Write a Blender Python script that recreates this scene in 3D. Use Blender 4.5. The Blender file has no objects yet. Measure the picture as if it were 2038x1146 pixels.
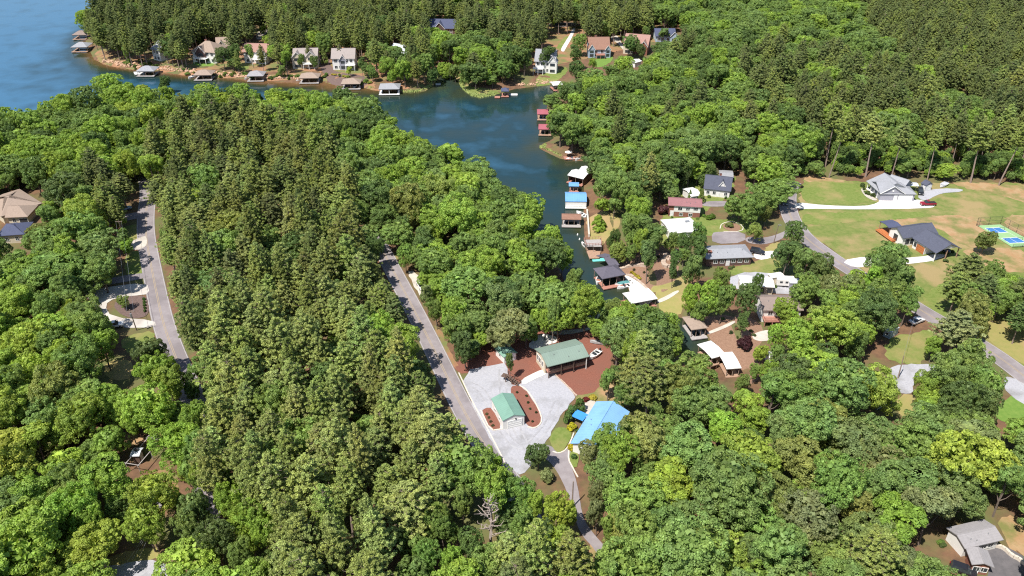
import bpy, bmesh, math, random
import numpy as np
from mathutils import Vector, Matrix

random.seed(7)
rng = np.random.default_rng(7)
scene = bpy.context.scene
C = scene.collection
R = math.radians

# ------------------------------------------------------------------ camera model (photo is 2038 x 1146)
FPX, PITCH, CAMH = 1585.0, R(32.0), 125.0
SP, CP = math.sin(PITCH), math.cos(PITCH)
LAKE_Z = -2.0

def at(px, py, z=0.0):
    u = (px - 1019.0) / FPX
    v = (573.0 - py) / FPX
    dx, dy, dz = u, CP + v * SP, -SP + v * CP
    t = (z - CAMH) / dz
    return Vector((dx * t, dy * t, z))

def proj(x, y, z):
    zz = z - CAMH
    dep = y * CP - zz * SP
    up = y * SP + zz * CP
    return 1019.0 + FPX * x / dep, 573.0 - FPX * up / dep, dep

cam_d = bpy.data.cameras.new('camera')
cam = bpy.data.objects.new('camera', cam_d)
C.objects.link(cam)
cam.location = (0, 0, CAMH)
cam.rotation_euler = (math.pi / 2 - PITCH, 0, 0)
cam_d.sensor_width = 36.0
cam_d.lens = FPX / 2038.0 * 36.0
cam_d.clip_start = 1.0
cam_d.clip_end = 20000
scene.camera = cam

# ------------------------------------------------------------------ tags
def tag(o, label, cat=None, group=None, kind=None):
    o['label'] = label
    if cat: o['category'] = cat
    if group: o['group'] = group
    if kind: o['kind'] = kind
    return o

def link(o, parent=None):
    C.objects.link(o)
    if parent is not None: o.parent = parent
    return o

def empty(name, loc, rz=0.0, label=None, cat=None, group=None):
    o = bpy.data.objects.new(name, None)
    o.empty_display_size = 0.5
    link(o)
    o.location = loc
    o.rotation_euler = (0, 0, rz)
    if label: tag(o, label, cat, group)
    return o

# ------------------------------------------------------------------ materials
MATS = {}
def hexlin(h):
    h = h.lstrip('#')
    c = [int(h[i:i + 2], 16) / 255 for i in (0, 2, 4)]
    return tuple(x / 12.92 if x <= .04045 else ((x + .055) / 1.055) ** 2.4 for x in c)

def mat(name, c1, c2=None, scale=1.0, rough=.8, detail=6, c3=None, scale3=.1, world=True, metal=0.0,
        bump=0.0, bump_scale=None, seams=None, spec=.3, contrast=(.35, .65), c3pos=(.45, .62)):
    """procedural two or three colour noise surface; seams = (axis, spacing, darkness, width)"""
    if name in MATS: return MATS[name]
    m = bpy.data.materials.new(name)
    m.use_nodes = True
    nt = m.node_tree
    N, Lk = nt.nodes, nt.links
    b = N['Principled BSDF']
    b.inputs['Roughness'].default_value = rough
    b.inputs['Metallic'].default_value = metal
    b.inputs['Specular IOR Level'].default_value = spec
    if world:
        g = N.new('ShaderNodeNewGeometry'); co = g.outputs['Position']
    else:
        g = N.new('ShaderNodeTexCoord'); co = g.outputs['Object']
    c2 = c2 or tuple(x * .82 for x in c1)
    nz = N.new('ShaderNodeTexNoise'); nz.inputs['Scale'].default_value = scale
    nz.inputs['Detail'].default_value = detail; nz.inputs['Roughness'].default_value = .65
    Lk.new(co, nz.inputs['Vector'])
    rp = N.new('ShaderNodeValToRGB')
    rp.color_ramp.elements[0].position, rp.color_ramp.elements[1].position = contrast
    rp.color_ramp.elements[0].color = (*c1, 1); rp.color_ramp.elements[1].color = (*c2, 1)
    Lk.new(nz.outputs['Fac'], rp.inputs['Fac'])
    col = rp.outputs['Color']
    if c3:
        n3 = N.new('ShaderNodeTexNoise'); n3.inputs['Scale'].default_value = scale3
        n3.inputs['Detail'].default_value = 5; n3.inputs['Roughness'].default_value = .6
        Lk.new(co, n3.inputs['Vector'])
        r3 = N.new('ShaderNodeMapRange')
        r3.inputs['From Min'].default_value, r3.inputs['From Max'].default_value = c3pos
        Lk.new(n3.outputs['Fac'], r3.inputs['Value'])
        mx = N.new('ShaderNodeMix'); mx.data_type = 'RGBA'
        Lk.new(r3.outputs['Result'], mx.inputs['Factor'])
        Lk.new(col, mx.inputs['A']); mx.inputs['B'].default_value = (*c3, 1)
        col = mx.outputs['Result']
    if seams:
        ax, sp, dk, wd = seams
        tc = N.new('ShaderNodeTexCoord')
        sx = N.new('ShaderNodeSeparateXYZ'); Lk.new(tc.outputs['Object'], sx.inputs[0])
        dv = N.new('ShaderNodeMath'); dv.operation = 'DIVIDE'; dv.inputs[1].default_value = sp
        Lk.new(sx.outputs[ax], dv.inputs[0])
        fr = N.new('ShaderNodeMath'); fr.operation = 'FRACT'; Lk.new(dv.outputs[0], fr.inputs[0])
        lt = N.new('ShaderNodeMath'); lt.operation = 'LESS_THAN'; lt.inputs[1].default_value = wd
        Lk.new(fr.outputs[0], lt.inputs[0])
        mx = N.new('ShaderNodeMix'); mx.data_type = 'RGBA'; mx.blend_type = 'MULTIPLY'
        Lk.new(lt.outputs[0], mx.inputs['Factor'])
        Lk.new(col, mx.inputs['A']); mx.inputs['B'].default_value = (dk, dk, dk, 1)
        col = mx.outputs['Result']
    Lk.new(col, b.inputs['Base Color'])
    if bump:
        nb = N.new('ShaderNodeTexNoise'); nb.inputs['Scale'].default_value = bump_scale or scale * 4
        nb.inputs['Detail'].default_value = 4
        Lk.new(co, nb.inputs['Vector'])
        bp = N.new('ShaderNodeBump'); bp.inputs['Strength'].default_value = bump
        bp.inputs['Distance'].default_value = .1
        Lk.new(nb.outputs['Fac'], bp.inputs['Height']); Lk.new(bp.outputs['Normal'], b.inputs['Normal'])
    MATS[name] = m
    return m

def leaf_mat(name, own=None, lo=.7, hi=1.25, trans=.34):
    """foliage: the tint of each tree comes from its object colour, or from OWN (a list of tints, one at random per tree)"""
    m = bpy.data.materials.new(name)
    m.use_nodes = True
    nt = m.node_tree; N, Lk = nt.nodes, nt.links
    N.remove(N['Principled BSDF'])
    out = N['Material Output']
    oi = N.new('ShaderNodeObjectInfo')
    col = oi.outputs['Color']
    if own:
        rp = N.new('ShaderNodeValToRGB'); rp.color_ramp.interpolation = 'LINEAR'
        els = rp.color_ramp.elements
        for i, c in enumerate(own):
            e = els[i] if i < 2 else els.new(i / (len(own) - 1))
            e.position = i / (len(own) - 1); e.color = (*c, 1)
        at_ = N.new('ShaderNodeAttribute'); at_.attribute_type = 'INSTANCER'; at_.attribute_name = 'tone'
        Lk.new(at_.outputs['Fac'], rp.inputs['Fac'])
        col = rp.outputs['Color']
    geo = N.new('ShaderNodeNewGeometry')
    mr = N.new('ShaderNodeMapRange'); mr.inputs['To Min'].default_value = lo; mr.inputs['To Max'].default_value = hi
    Lk.new(geo.outputs['Random Per Island'], mr.inputs['Value'])
    nz = N.new('ShaderNodeTexNoise'); nz.inputs['Scale'].default_value = .45; nz.inputs['Detail'].default_value = 2
    Lk.new(geo.outputs['Position'], nz.inputs['Vector'])
    mr2 = N.new('ShaderNodeMapRange'); mr2.inputs['From Min'].default_value = .3; mr2.inputs['From Max'].default_value = .7
    mr2.inputs['To Min'].default_value = .75; mr2.inputs['To Max'].default_value = 1.25
    Lk.new(nz.outputs['Fac'], mr2.inputs['Value'])
    mu = N.new('ShaderNodeMath'); mu.operation = 'MULTIPLY'
    Lk.new(mr.outputs[0], mu.inputs[0]); Lk.new(mr2.outputs[0], mu.inputs[1])
    vm = N.new('ShaderNodeVectorMath'); vm.operation = 'SCALE'
    Lk.new(col, vm.inputs[0]); Lk.new(mu.outputs[0], vm.inputs['Scale'])
    n3 = N.new('ShaderNodeTexNoise'); n3.inputs['Scale'].default_value = .28; n3.inputs['Detail'].default_value = 3
    Lk.new(geo.outputs['Position'], n3.inputs['Vector'])
    mr3 = N.new('ShaderNodeMapRange'); mr3.inputs['From Min'].default_value = .35; mr3.inputs['From Max'].default_value = .68
    Lk.new(n3.outputs['Fac'], mr3.inputs['Value'])
    hm = N.new('ShaderNodeMix'); hm.data_type = 'RGBA'; hm.blend_type = 'MULTIPLY'
    Lk.new(mr3.outputs[0], hm.inputs['Factor']); Lk.new(vm.outputs[0], hm.inputs['A']); hm.inputs['B'].default_value = (1.16, 1.05, .88, 1)
    vm = hm; vm_out = hm.outputs['Result']
    d = N.new('ShaderNodeBsdfPrincipled'); d.inputs['Roughness'].default_value = .55
    d.inputs['Specular IOR Level'].default_value = .25
    t = N.new('ShaderNodeBsdfTranslucent')
    tw = N.new('ShaderNodeVectorMath'); tw.operation = 'MULTIPLY'; tw.inputs[1].default_value = (1.25, 1.2, .6)
    Lk.new(vm_out, tw.inputs[0])
    Lk.new(vm_out, d.inputs['Base Color']); Lk.new(tw.outputs[0], t.inputs['Color'])
    ms = N.new('ShaderNodeMixShader'); ms.inputs[0].default_value = trans
    Lk.new(d.outputs[0], ms.inputs[1]); Lk.new(t.outputs[0], ms.inputs[2])
    Lk.new(ms.outputs[0], out.inputs['Surface'])
    MATS[name] = m
    return m

# ------------------------------------------------------------------ mesh helpers
class MB:
    """collects shapes and links them as one mesh object"""
    def __init__(s): s.v, s.f = [], []
    def add(s, vs, fs):
        o = len(s.v); s.v += [tuple(x) for x in vs]; s.f += [tuple(i + o for i in f) for f in fs]
        return s
    def box(s, x0, x1, y0, y1, z0, z1):
        return s.add([(x0, y0, z0), (x1, y0, z0), (x1, y1, z0), (x0, y1, z0), (x0, y0, z1), (x1, y0, z1), (x1, y1, z1), (x0, y1, z1)],
                     [(3, 2, 1, 0), (4, 5, 6, 7), (0, 1, 5, 4), (1, 2, 6, 5), (2, 3, 7, 6), (3, 0, 4, 7)])
    def bar(s, a, b, w, h=None, n=6):
        """round bar between two points, radius w to h"""
        a, b = Vector(a), Vector(b); d = (b - a)
        if d.length < 1e-6: return s
        d.normalize()
        t = d.orthogonal().normalized(); q = d.cross(t)
        h = w if h is None else h
        vs = []
        for c, r in ((a, w), (b, h)):
            for k in range(n):
                an = 2 * math.pi * k / n
                vs.append(c + t * math.cos(an) * r + q * math.sin(an) * r)
        fs = [(k, (k + 1) % n, n + (k + 1) % n, n + k) for k in range(n)] + [tuple(reversed(range(n))), tuple(range(n, 2 * n))]
        return s.add(vs, fs)
    def tube(s, pts, r, n=5):
        for a, b in zip(pts[:-1], pts[1:]): s.bar(a, b, r, r, n)
        return s
    def prism(s, poly, z0, z1):
        n = len(poly)
        return s.add([(p[0], p[1], z0) for p in poly] + [(p[0], p[1], z1) for p in poly],
                     [tuple(reversed(range(n))), tuple(range(n, 2 * n))] + [(i, (i + 1) % n, n + (i + 1) % n, n + i) for i in range(n)])
    def mesh(s, name, m=None, smooth=False):
        me = bpy.data.meshes.new(name)
        me.from_pydata(s.v, [], s.f)
        if m: me.materials.append(m)
        if smooth: me.polygons.foreach_set('use_smooth', [True] * len(me.polygons))
        me.update()
        return me
    def build(s, name, m, parent=None, loc=None, rz=None, bevel=0.0, smooth=False):
        o = bpy.data.objects.new(name, s.mesh(name, m, smooth))
        link(o, parent)
        if loc is not None: o.location = loc
        if rz is not None: o.rotation_euler = (0, 0, rz)
        if bevel:
            md = o.modifiers.new('bevel', 'BEVEL'); md.width = bevel; md.segments = 2; md.limit_method = 'ANGLE'
        return o

def poly_obj(name, me, m, parent=None):
    o = bpy.data.objects.new(name, me)
    if m: me.materials.append(m)
    return link(o, parent)

def chaikin(p, n=2, closed=True):
    p = [Vector(q) for q in p]
    for _ in range(n):
        q = []
        rg = range(len(p)) if closed else range(len(p) - 1)
        if not closed: q.append(p[0])
        for i in rg:
            a, b = p[i], p[(i + 1) % len(p)]
            q += [a * .75 + b * .25, a * .25 + b * .75]
        if not closed: q.append(p[-1])
        p = q
    return p

# ------------------------------------------------------------------ lake outline, terrain height
LAKE_PX = [(-500, -150), (420, -150), (330, -60), (300, -20), (306, 8), (275, 14), (255, 24), (236, 42), (205, 50), (180, 64),
    (174, 80), (182, 98), (192, 118), (215, 128), (245, 134), (280, 139), (330, 143), (375, 149), (430, 153), (480, 155), (540, 160),
    (585, 163), (612, 161), (640, 158), (655, 164), (672, 168), (705, 172), (728, 173), (745, 178), (790, 182), (840, 181), (858, 170),
    (862, 158), (872, 148), (890, 143), (908, 148), (916, 160), (922, 172), (935, 184), (955, 189), (980, 188), (1000, 182),
    (1020, 176), (1050, 172), (1085, 168), (1105, 166), (1118, 175), (1110, 190), (1095, 205), (1092, 225), (1098, 245), (1104, 262),
    (1108, 278), (1085, 287), (1078, 294), (1095, 303), (1118, 314), (1150, 318), (1180, 318), (1190, 330), (1175, 345), (1168, 372),
    (1168, 400), (1169, 440), (1170, 470), (1180, 492), (1200, 508), (1226, 516), (1240, 540), (1252, 562), (1262, 582), (1290, 606),
    (1340, 624), (1385, 634), (1407, 655), (1425, 690), (1452, 712), (1472, 745), (1440, 762), (1400, 750), (1366, 722), (1330, 690),
    (1280, 662), (1240, 650), (1210, 655), (1180, 645), (1140, 640), (1118, 625), (1122, 600), (1115, 560), (1100, 520), (1085, 490), (1050, 470),
    (1010, 430), (960, 385), (900, 350), (840, 345), (815, 330), (790, 300), (740, 262), (680, 240), (600, 228), (520, 225),
    (430, 232), (385, 250), (362, 245), (340, 225), (250, 215), (190, 235), (100, 265), (0, 290), (-200, 340), (-500, 400)]
LAKE = np.array([at(x, y, LAKE_Z)[:2] for x, y in LAKE_PX])

def pip(P, poly):
    P = np.asarray(P, float); x, y = P[:, 0], P[:, 1]
    poly = np.asarray(poly, float)
    inside = np.zeros(len(P), bool)
    j = len(poly) - 1
    for i in range(len(poly)):
        xi, yi = poly[i]; xj, yj = poly[j]
        if yi != yj:
            c = ((yi > y) != (yj > y)) & (x < (xj - xi) * (y - yi) / (yj - yi) + xi)
            inside ^= c
        j = i
    return inside

def seg_dist(P, A, B):
    P = np.asarray(P, float)
    A = np.asarray(A, float); D = np.asarray(B, float) - A
    t = np.clip(((P - A) @ D) / max(D @ D, 1e-9), 0, 1)
    return np.hypot(*(P - (A + t[:, None] * D)).T)

def poly_sd(P, poly):
    """signed distance, positive outside"""
    d = np.full(len(P), 1e9)
    n = len(poly)
    for i in range(n):
        d = np.minimum(d, seg_dist(P, poly[i], poly[(i + 1) % n]))
    return np.where(pip(P, poly), -d, d)

def line_dist(P, line):
    d = np.full(len(P), 1e9)
    for a, b in zip(line[:-1], line[1:]):
        d = np.minimum(d, seg_dist(P, (a[0], a[1]), (b[0], b[1])))
    return d

def height_of_sd(sd):
    s = np.clip((sd + 5) / 12.0, 0, 1)
    return -4.2 + 4.2 * s ** .55

def terrain(P):
    return height_of_sd(poly_sd(np.asarray(P, float), LAKE))

def grid_mesh(name, xs, ys, zf):
    X, Y = np.meshgrid(xs, ys)
    P = np.stack([X.ravel(), Y.ravel()], 1)
    V = np.column_stack([P, zf(P)])
    nx, ny = len(xs), len(ys)
    idx = np.arange(nx * ny).reshape(ny, nx)
    F = np.stack([idx[:-1, :-1], idx[:-1, 1:], idx[1:, 1:], idx[1:, :-1]], -1).reshape(-1, 4)
    me = bpy.data.meshes.new(name)
    me.vertices.add(len(V)); me.vertices.foreach_set('co', V.ravel())
    me.loops.add(F.size); me.loops.foreach_set('vertex_index', F.ravel().astype(np.int32))
    me.polygons.add(len(F)); me.polygons.foreach_set('loop_start', np.arange(0, F.size, 4, dtype=np.int32))
    me.update(calc_edges=True)
    me.polygons.foreach_set('use_smooth', [True] * len(F))
    return me, P

def sheet(name, px, m, off, label, cat, z=0.0, smooth=2, wob=0.0, cell=4.0, kind='structure', world=None):
    """an area laid over the ground, following its height OFF metres above it"""
    pts = world or [at(x, y, z) for x, y in px]
    pts = chaikin(pts, smooth)
    if wob:
        q = []
        rr = random.Random(len(name) * 31 + int(off * 1000) + len(pts))
        for i, a in enumerate(pts):
            b = pts[(i + 1) % len(pts)]
            n = max(1, int((b - a).length / 1.2))
            for k in range(n):
                p = a.lerp(b, k / n)
                q.append(p + Vector((rr.gauss(0, wob), rr.gauss(0, wob), 0)))
        pts = q
    bm = bmesh.new()
    vs = [bm.verts.new((p.x, p.y, 0)) for p in pts]
    f = bm.faces.new(vs)
    if f.normal.z < 0: f.normal_flip()
    bmesh.ops.triangulate(bm, faces=bm.faces[:])
    x0, x1 = min(p.x for p in pts), max(p.x for p in pts)
    y0, y1 = min(p.y for p in pts), max(p.y for p in pts)
    for ax, lo, hi in ((0, x0, x1), (1, y0, y1)):
        k = math.ceil(lo / cell) * cell
        while k < hi:
            co = (k, 0, 0) if ax == 0 else (0, k, 0)
            no = (1, 0, 0) if ax == 0 else (0, 1, 0)
            bmesh.ops.bisect_plane(bm, geom=bm.verts[:] + bm.edges[:] + bm.faces[:], plane_co=co, plane_no=no, dist=1e-4)
            k += cell
    bm.verts.ensure_lookup_table()
    P = np.array([v.co[:2] for v in bm.verts])
    Z = terrain(P) + off
    for v, zz in zip(bm.verts, Z): v.co.z = zz
    bmesh.ops.recalc_face_normals(bm, faces=bm.faces[:])
    for f in bm.faces:
        if f.normal.z < 0: f.normal_flip()
    me = bpy.data.meshes.new(name); bm.to_mesh(me); bm.free()
    o = poly_obj(name, me, m)
    return tag(o, label, cat, kind=kind)

def ribbon(line, w0, w1, off, n_smooth=0, closed=False):
    """strip between offsets w0 and w1 to the left of a ground line"""
    pts = [Vector((p[0], p[1], 0)) for p in line]
    mb = MB()
    n = len(pts); vs = []
    for i, p in enumerate(pts):
        a = pts[max(i - 1, 0)]; b = pts[min(i + 1, n - 1)]
        d = (b - a).normalized(); nr = Vector((-d.y, d.x, 0))
        vs += [p + nr * w0, p + nr * w1]
    Z = terrain(np.array([v[:2] for v in vs])) + off
    mb.add([(v.x, v.y, z) for v, z in zip(vs, Z)], [(2 * i + 1, 2 * i, 2 * i + 2, 2 * i + 3) for i in range(n - 1)])
    return mb

def smooth_line(px, n=3, step=3.0):
    p = chaikin([at(x, y) for x, y in px], n, closed=False)
    out = [p[0]]
    for a, b in zip(p[:-1], p[1:]):
        k = max(1, int((b - a).length / step))
        for i in range(1, k + 1): out.append(a.lerp(b, i / k))
    return out
# ------------------------------------------------------------------ world and light
SUN_EL = R(59.0)
SHADOW = Vector((.68, .73, 0)).normalized()
to_sun = Vector((-SHADOW.x * math.cos(SUN_EL), -SHADOW.y * math.cos(SUN_EL), math.sin(SUN_EL)))
w = bpy.data.worlds.new('World'); scene.world = w; w.use_nodes = True
wn = w.node_tree.nodes
sky = wn.new('ShaderNodeTexSky'); sky.sky_type = 'NISHITA'; sky.sun_disc = False
sky.sun_elevation = SUN_EL
sky.sun_rotation = math.atan2(to_sun.x, to_sun.y)
sky.altitude = 200; sky.air_density = 1.0; sky.dust_density = .6; sky.ozone_density = 1.5
w.node_tree.links.new(sky.outputs[0], wn['Background'].inputs['Color'])
wn['Background'].inputs['Strength'].default_value = .10
sl = bpy.data.lights.new('sun', 'SUN'); so = bpy.data.objects.new('sun', sl); C.objects.link(so)
sl.energy = 4.6; sl.angle = R(.5); sl.color = (1.0, .955, .88)
so.rotation_euler = to_sun.to_track_quat('Z', 'Y').to_euler()
scene.view_settings.view_transform = 'Standard'; scene.view_settings.look = 'None'
scene.view_settings.gamma = 1; scene.view_settings.use_curve_mapping = False
scene.view_settings.exposure = .64
scene.cycles.max_bounces = 8
scene.cycles.diffuse_bounces = 3
scene.cycles.transparent_max_bounces = 8
scene.cycles.use_denoising = False
scene.cycles.filter_width = 1.15

# ------------------------------------------------------------------ ground
xs = np.concatenate([[-6000, -3000, -1500, -900], np.arange(-560, 561, 3.0), [900, 1500, 3000, 6000]])
ys = np.concatenate([[-2500, -800, -200], np.arange(40, 800, 3.0), [1000, 1600, 3000, 7000]])
me, GP = grid_mesh('ground', xs, ys, lambda P: terrain(P))
m_ground = mat('forest_floor', (.115, .066, .04), (.19, .105, .058), .35, .95, 8, c3=(.12, .125, .045), scale3=.06, bump=.5, bump_scale=3, c3pos=(.46, .6))
ground = poly_obj('ground', me, m_ground)
tag(ground, 'rolling brown forest floor of pine straw and clay under the whole neighbourhood', 'ground', kind='structure')

# lake: one sheet of water
m_w = bpy.data.materials.new('lake_water'); m_w.use_nodes = True
nt = m_w.node_tree; N, Lk = nt.nodes, nt.links
b = N['Principled BSDF']
b.inputs['Roughness'].default_value = .04; b.inputs['IOR'].default_value = 1.333
b.inputs['Specular IOR Level'].default_value = .5
geo = N.new('ShaderNodeNewGeometry')
at_ = N.new('ShaderNodeAttribute'); at_.attribute_name = 'silt_reflection'
nz0 = N.new('ShaderNodeTexNoise'); nz0.inputs['Scale'].default_value = .08; nz0.inputs['Detail'].default_value = 4
Lk.new(geo.outputs['Position'], nz0.inputs['Vector'])
ad = N.new('ShaderNodeMath'); ad.operation = 'MULTIPLY_ADD'; ad.inputs[1].default_value = .5; ad.inputs[2].default_value = -.25
Lk.new(nz0.outputs['Fac'], ad.inputs[0])
ad2 = N.new('ShaderNodeMath'); ad2.operation = 'ADD'; ad2.use_clamp = True
Lk.new(at_.outputs['Fac'], ad2.inputs[0]); Lk.new(ad.outputs[0], ad2.inputs[1])
rp = N.new('ShaderNodeValToRGB')
el = rp.color_ramp.elements
el[0].position = .0; el[0].color = (.040, .125, .215, 1)
el[1].position = .3; el[1].color = (.013, .038, .046, 1)
e = el.new(.62); e.color = (.035, .042, .020, 1)
e = el.new(.85); e.color = (.105, .062, .026, 1)
e = el.new(1.0); e.color = (.17, .09, .042, 1)
Lk.new(ad2.outputs[0], rp.inputs['Fac']); Lk.new(rp.outputs[0], b.inputs['Base Color'])
mp = N.new('ShaderNodeMapping'); mp.inputs['Scale'].default_value = (.55, 1.0, 1); mp.inputs['Rotation'].default_value = (0, 0, R(35))
Lk.new(geo.outputs['Position'], mp.inputs['Vector'])
n1 = N.new('ShaderNodeTexNoise'); n1.inputs['Scale'].default_value = .55; n1.inputs['Detail'].default_value = 6; n1.inputs['Roughness'].default_value = .6
n2 = N.new('ShaderNodeTexNoise'); n2.inputs['Scale'].default_value = .012; n2.inputs['Detail'].default_value = 3
Lk.new(mp.outputs[0], n1.inputs['Vector']); Lk.new(geo.outputs['Position'], n2.inputs['Vector'])
bp = N.new('ShaderNodeBump'); bp.inputs['Distance'].default_value = .35
st = N.new('ShaderNodeMapRange'); st.inputs['From Min'].default_value = .35; st.inputs['From Max'].default_value = .65
st.inputs['To Min'].default_value = .03; st.inputs['To Max'].default_value = .22
Lk.new(n2.outputs['Fac'], st.inputs['Value']); Lk.new(st.outputs[0], bp.inputs['Strength'])
Lk.new(n1.outputs['Fac'], bp.inputs['Height']); Lk.new(bp.outputs['Normal'], b.inputs['Normal'])
lx = np.concatenate([[-3000, -1500, -800], np.arange(-520, 141, 4.0)]); ly = np.concatenate([np.arange(170, 700, 4.0), [800, 1200, 2500]])
me, LP = grid_mesh('lake_water', lx, ly, lambda P: np.full(len(P), LAKE_Z))
sd = poly_sd(LP, LAKE)
# shallow: 1 at the bank to 0 in deep open water (silty colour at the banks; over the cove a painted-in dark tree reflection)
near = np.clip(1 - (-sd) / 18.0, 0, 1)
cove = np.clip((LP[:, 0] + 150) / 60.0, 0, 1) * .30
far_bank = np.clip((LP[:, 1] - 330) / 60, 0, 1) * np.clip((-LP[:, 0] - 45) / 50, 0, 1) * np.clip((LP[:, 0] + 290) / 40, 0, 1)
sh = np.clip(cove + (near ** 1.6) * (.36 + .50 * far_bank) + .22 * far_bank * np.clip(1 - (-sd) / 62.0, 0, 1) ** .8, 0, 1)
a_ = me.attributes.new('silt_reflection', 'FLOAT', 'POINT'); a_.data.foreach_set('value', sh.astype(np.float32))
lake = poly_obj('lake_water', me, m_w)
tag(lake, 'blue lake water with a green cove between wooded banks', 'lake', kind='structure')

# ------------------------------------------------------------------ road surfaces and areas
m_asph = mat('asphalt', (.235, .205, .21), (.285, .255, .26), .5, .9, 8, c3=(.20, .175, .18), scale3=.12, bump=.1)
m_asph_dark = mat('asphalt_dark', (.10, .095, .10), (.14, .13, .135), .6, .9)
m_gravel = mat('gravel', (.33, .33, .355), (.41, .405, .43), 2.2, .95, 10, c3=(.25, .245, .25), scale3=.16, bump=.4, bump_scale=6, c3pos=(.5, .72))
m_conc = mat('concrete', (.60, .57, .53), (.71, .68, .64), .4, .85, 8, c3=(.46, .43, .39), scale3=.22, c3pos=(.5, .75), seams=(0, 3.2, .80, .035))
m_conc_mid = mat('drive_concrete', (.48, .44, .40), (.58, .54, .49), .4, .85, 8, c3=(.40, .36, .32), scale3=.2)
m_conc_tan = mat('old_concrete', (.46, .42, .36), (.56, .51, .45), .5, .9, 8, c3=(.40, .36, .31), scale3=.2)
m_mulch = mat('red_mulch', (.175, .066, .045), (.255, .102, .070), 3.0, .95, 10, c3=(.20, .085, .06), scale3=.15, bump=.6, bump_scale=5)
m_mulch_brown = mat('brown_mulch', (.20, .115, .075), (.28, .17, .115), 2.5, .95, 10, bump=.5, bump_scale=5)
m_mulch_grey = mat('dark_mulch', (.11, .075, .065), (.17, .115, .10), 2.5, .95, 10, bump=.5, bump_scale=5)
m_lawn = mat('lawn_grass', (.12, .17, .032), (.18, .215, .056), .9, .95, 10, c3=(.26, .22, .085), scale3=.1, bump=.5, bump_scale=4, c3pos=(.48, .68))
m_green = mat('green_lawn', (.11, .205, .033), (.165, .25, .05), .8, .95, 10, bump=.5, bump_scale=4)
m_field = mat('field_grass', (.115, .16, .034), (.185, .20, .058), .55, .95, 12, c3=(.29, .22, .10), scale3=.06, bump=.5, bump_scale=3, c3pos=(.47, .6))
m_dry = mat('dry_grass', (.29, .245, .09), (.235, .23, .07), .5, .95, 10, c3=(.34, .24, .115), scale3=.08, bump=.4, bump_scale=3)
m_clay = mat('red_clay', (.33, .195, .095), (.37, .255, .14), .35, .95, 12, c3=(.17, .17, .055), scale3=.13, bump=.5, bump_scale=3)
m_straw = mat('pine_straw', (.25, .13, .07), (.34, .18, .10), .8, .95, 10, c3=(.15, .165, .055), scale3=.10, bump=.5, bump_scale=3)
m_yellow = mat('road_yellow', (.36, .28, .19), (.31, .25, .18), 2, .8)
m_white_line = mat('road_white', (.42, .40, .38), (.34, .32, .31), 2, .8)
m_kerb = mat('pale_kerb', (.55, .48, .40), (.62, .55, .47), 1, .9)

ROADS = []
def road(name, px, width, label, lines=True, m=m_asph, edge=(1, 1), off=.06):
    L = smooth_line(px)
    ROADS.append((L, width / 2))
    o = ribbon(L, -width / 2, width / 2, off).build(name, m)
    tag(o, label, 'road', kind='structure')
    if lines:
        mk = MB()
        for a, b in ((-.26, -.10), (.10, .26)):
            q = ribbon(L, a, b, off + .012); mk.add(q.v, q.f)
        o2 = mk.build('road_center_line', m_yellow)
        tag(o2, 'worn double yellow line down the middle of ' + label, 'road marking', kind='structure')
        mk = MB()
        for e, s in zip(edge, (1, -1)):
            if e:
                q = ribbon(L, min(s * (width / 2 - .32), s * (width / 2 - .16)), max(s * (width / 2 - .32), s * (width / 2 - .16)), off + .012); mk.add(q.v, q.f)
        if mk.v:
            o3 = mk.build('road_edge_line', m_white_line)
            tag(o3, 'thin white edge line along ' + label, 'road marking', kind='structure')
    return L

mid_road = road('road', [(735, 455), (760, 495), (786, 545), (818, 605), (850, 668), (884, 738), (918, 808), (948, 862), (985, 915), (1025, 975), (1065, 1060), (1090, 1180), (1100, 1300)],
                5.4, 'grey asphalt road running past the green roofed garage')
left_road = road('road', [(290, 350), (296, 385), (290, 425), (290, 470), (300, 525), (312, 585), (325, 645), (345, 700), (368, 755), (400, 830), (420, 950), (400, 1100)],
                 5.7, 'grey asphalt road past the mulched turnaround bed')
right_road = road('road', [(1578, 362), (1566, 385), (1570, 430), (1600, 472), (1645, 505), (1690, 536), (1737, 564), (1800, 597), (1850, 628), (1900, 656), (1950, 686), (1990, 712), (2038, 748), (2120, 815), (2250, 940)],
                  6.2, 'grey asphalt road curving past the open grass field')

def area(name, px, m, off, label, cat, **k): return sheet(name, px, m, off, label, cat, **k)

# central property
area('mulch_bed', [(930, 668), (985, 660), (1060, 640), (1110, 648), (1185, 652), (1222, 690), (1210, 765), (1192, 790), (1150, 795), (1102, 748), (1086, 744), (1037, 768), (1013, 770), (1008, 728), (915, 745), (900, 725)],
     m_mulch, .03, 'red mulch spread round the two green roofed buildings', 'mulch', wob=.25)
area('driveway', [(913, 740), (993, 724), (1009, 724), (1014, 767), (1038, 765), (1087, 742), (1103, 743), (1148, 788), (1139, 797), (1116, 827), (1092, 869), (1078, 895), (1060, 925), (1040, 948), (1016, 934), (985, 893), (945, 815)],
     m_gravel, .09, 'pale grey gravel yard in front of the green roofed garage', 'driveway', smooth=1, wob=.13)
area('driveway', [(1085, 880), (1120, 905), (1137, 880), (1152, 852), (1168, 862), (1150, 905), (1135, 920), (1148, 960), (1156, 1010), (1165, 1045), (1215, 1100), (1240, 1135), (1215, 1140), (1180, 1090), (1152, 1060), (1140, 1015), (1122, 960), (1092, 915), (1070, 910)],
     m_asph, .12, 'narrow asphalt drive winding down beside the blue roofed house', 'driveway', smooth=2, wob=.04)
area('clay_bank', [(1180, 1075), (1215, 1092), (1260, 1150), (1220, 1160), (1165, 1100)], m_clay, .03, 'orange clay bank at the bottom end of the narrow drive', 'ground', wob=.3)
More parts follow.
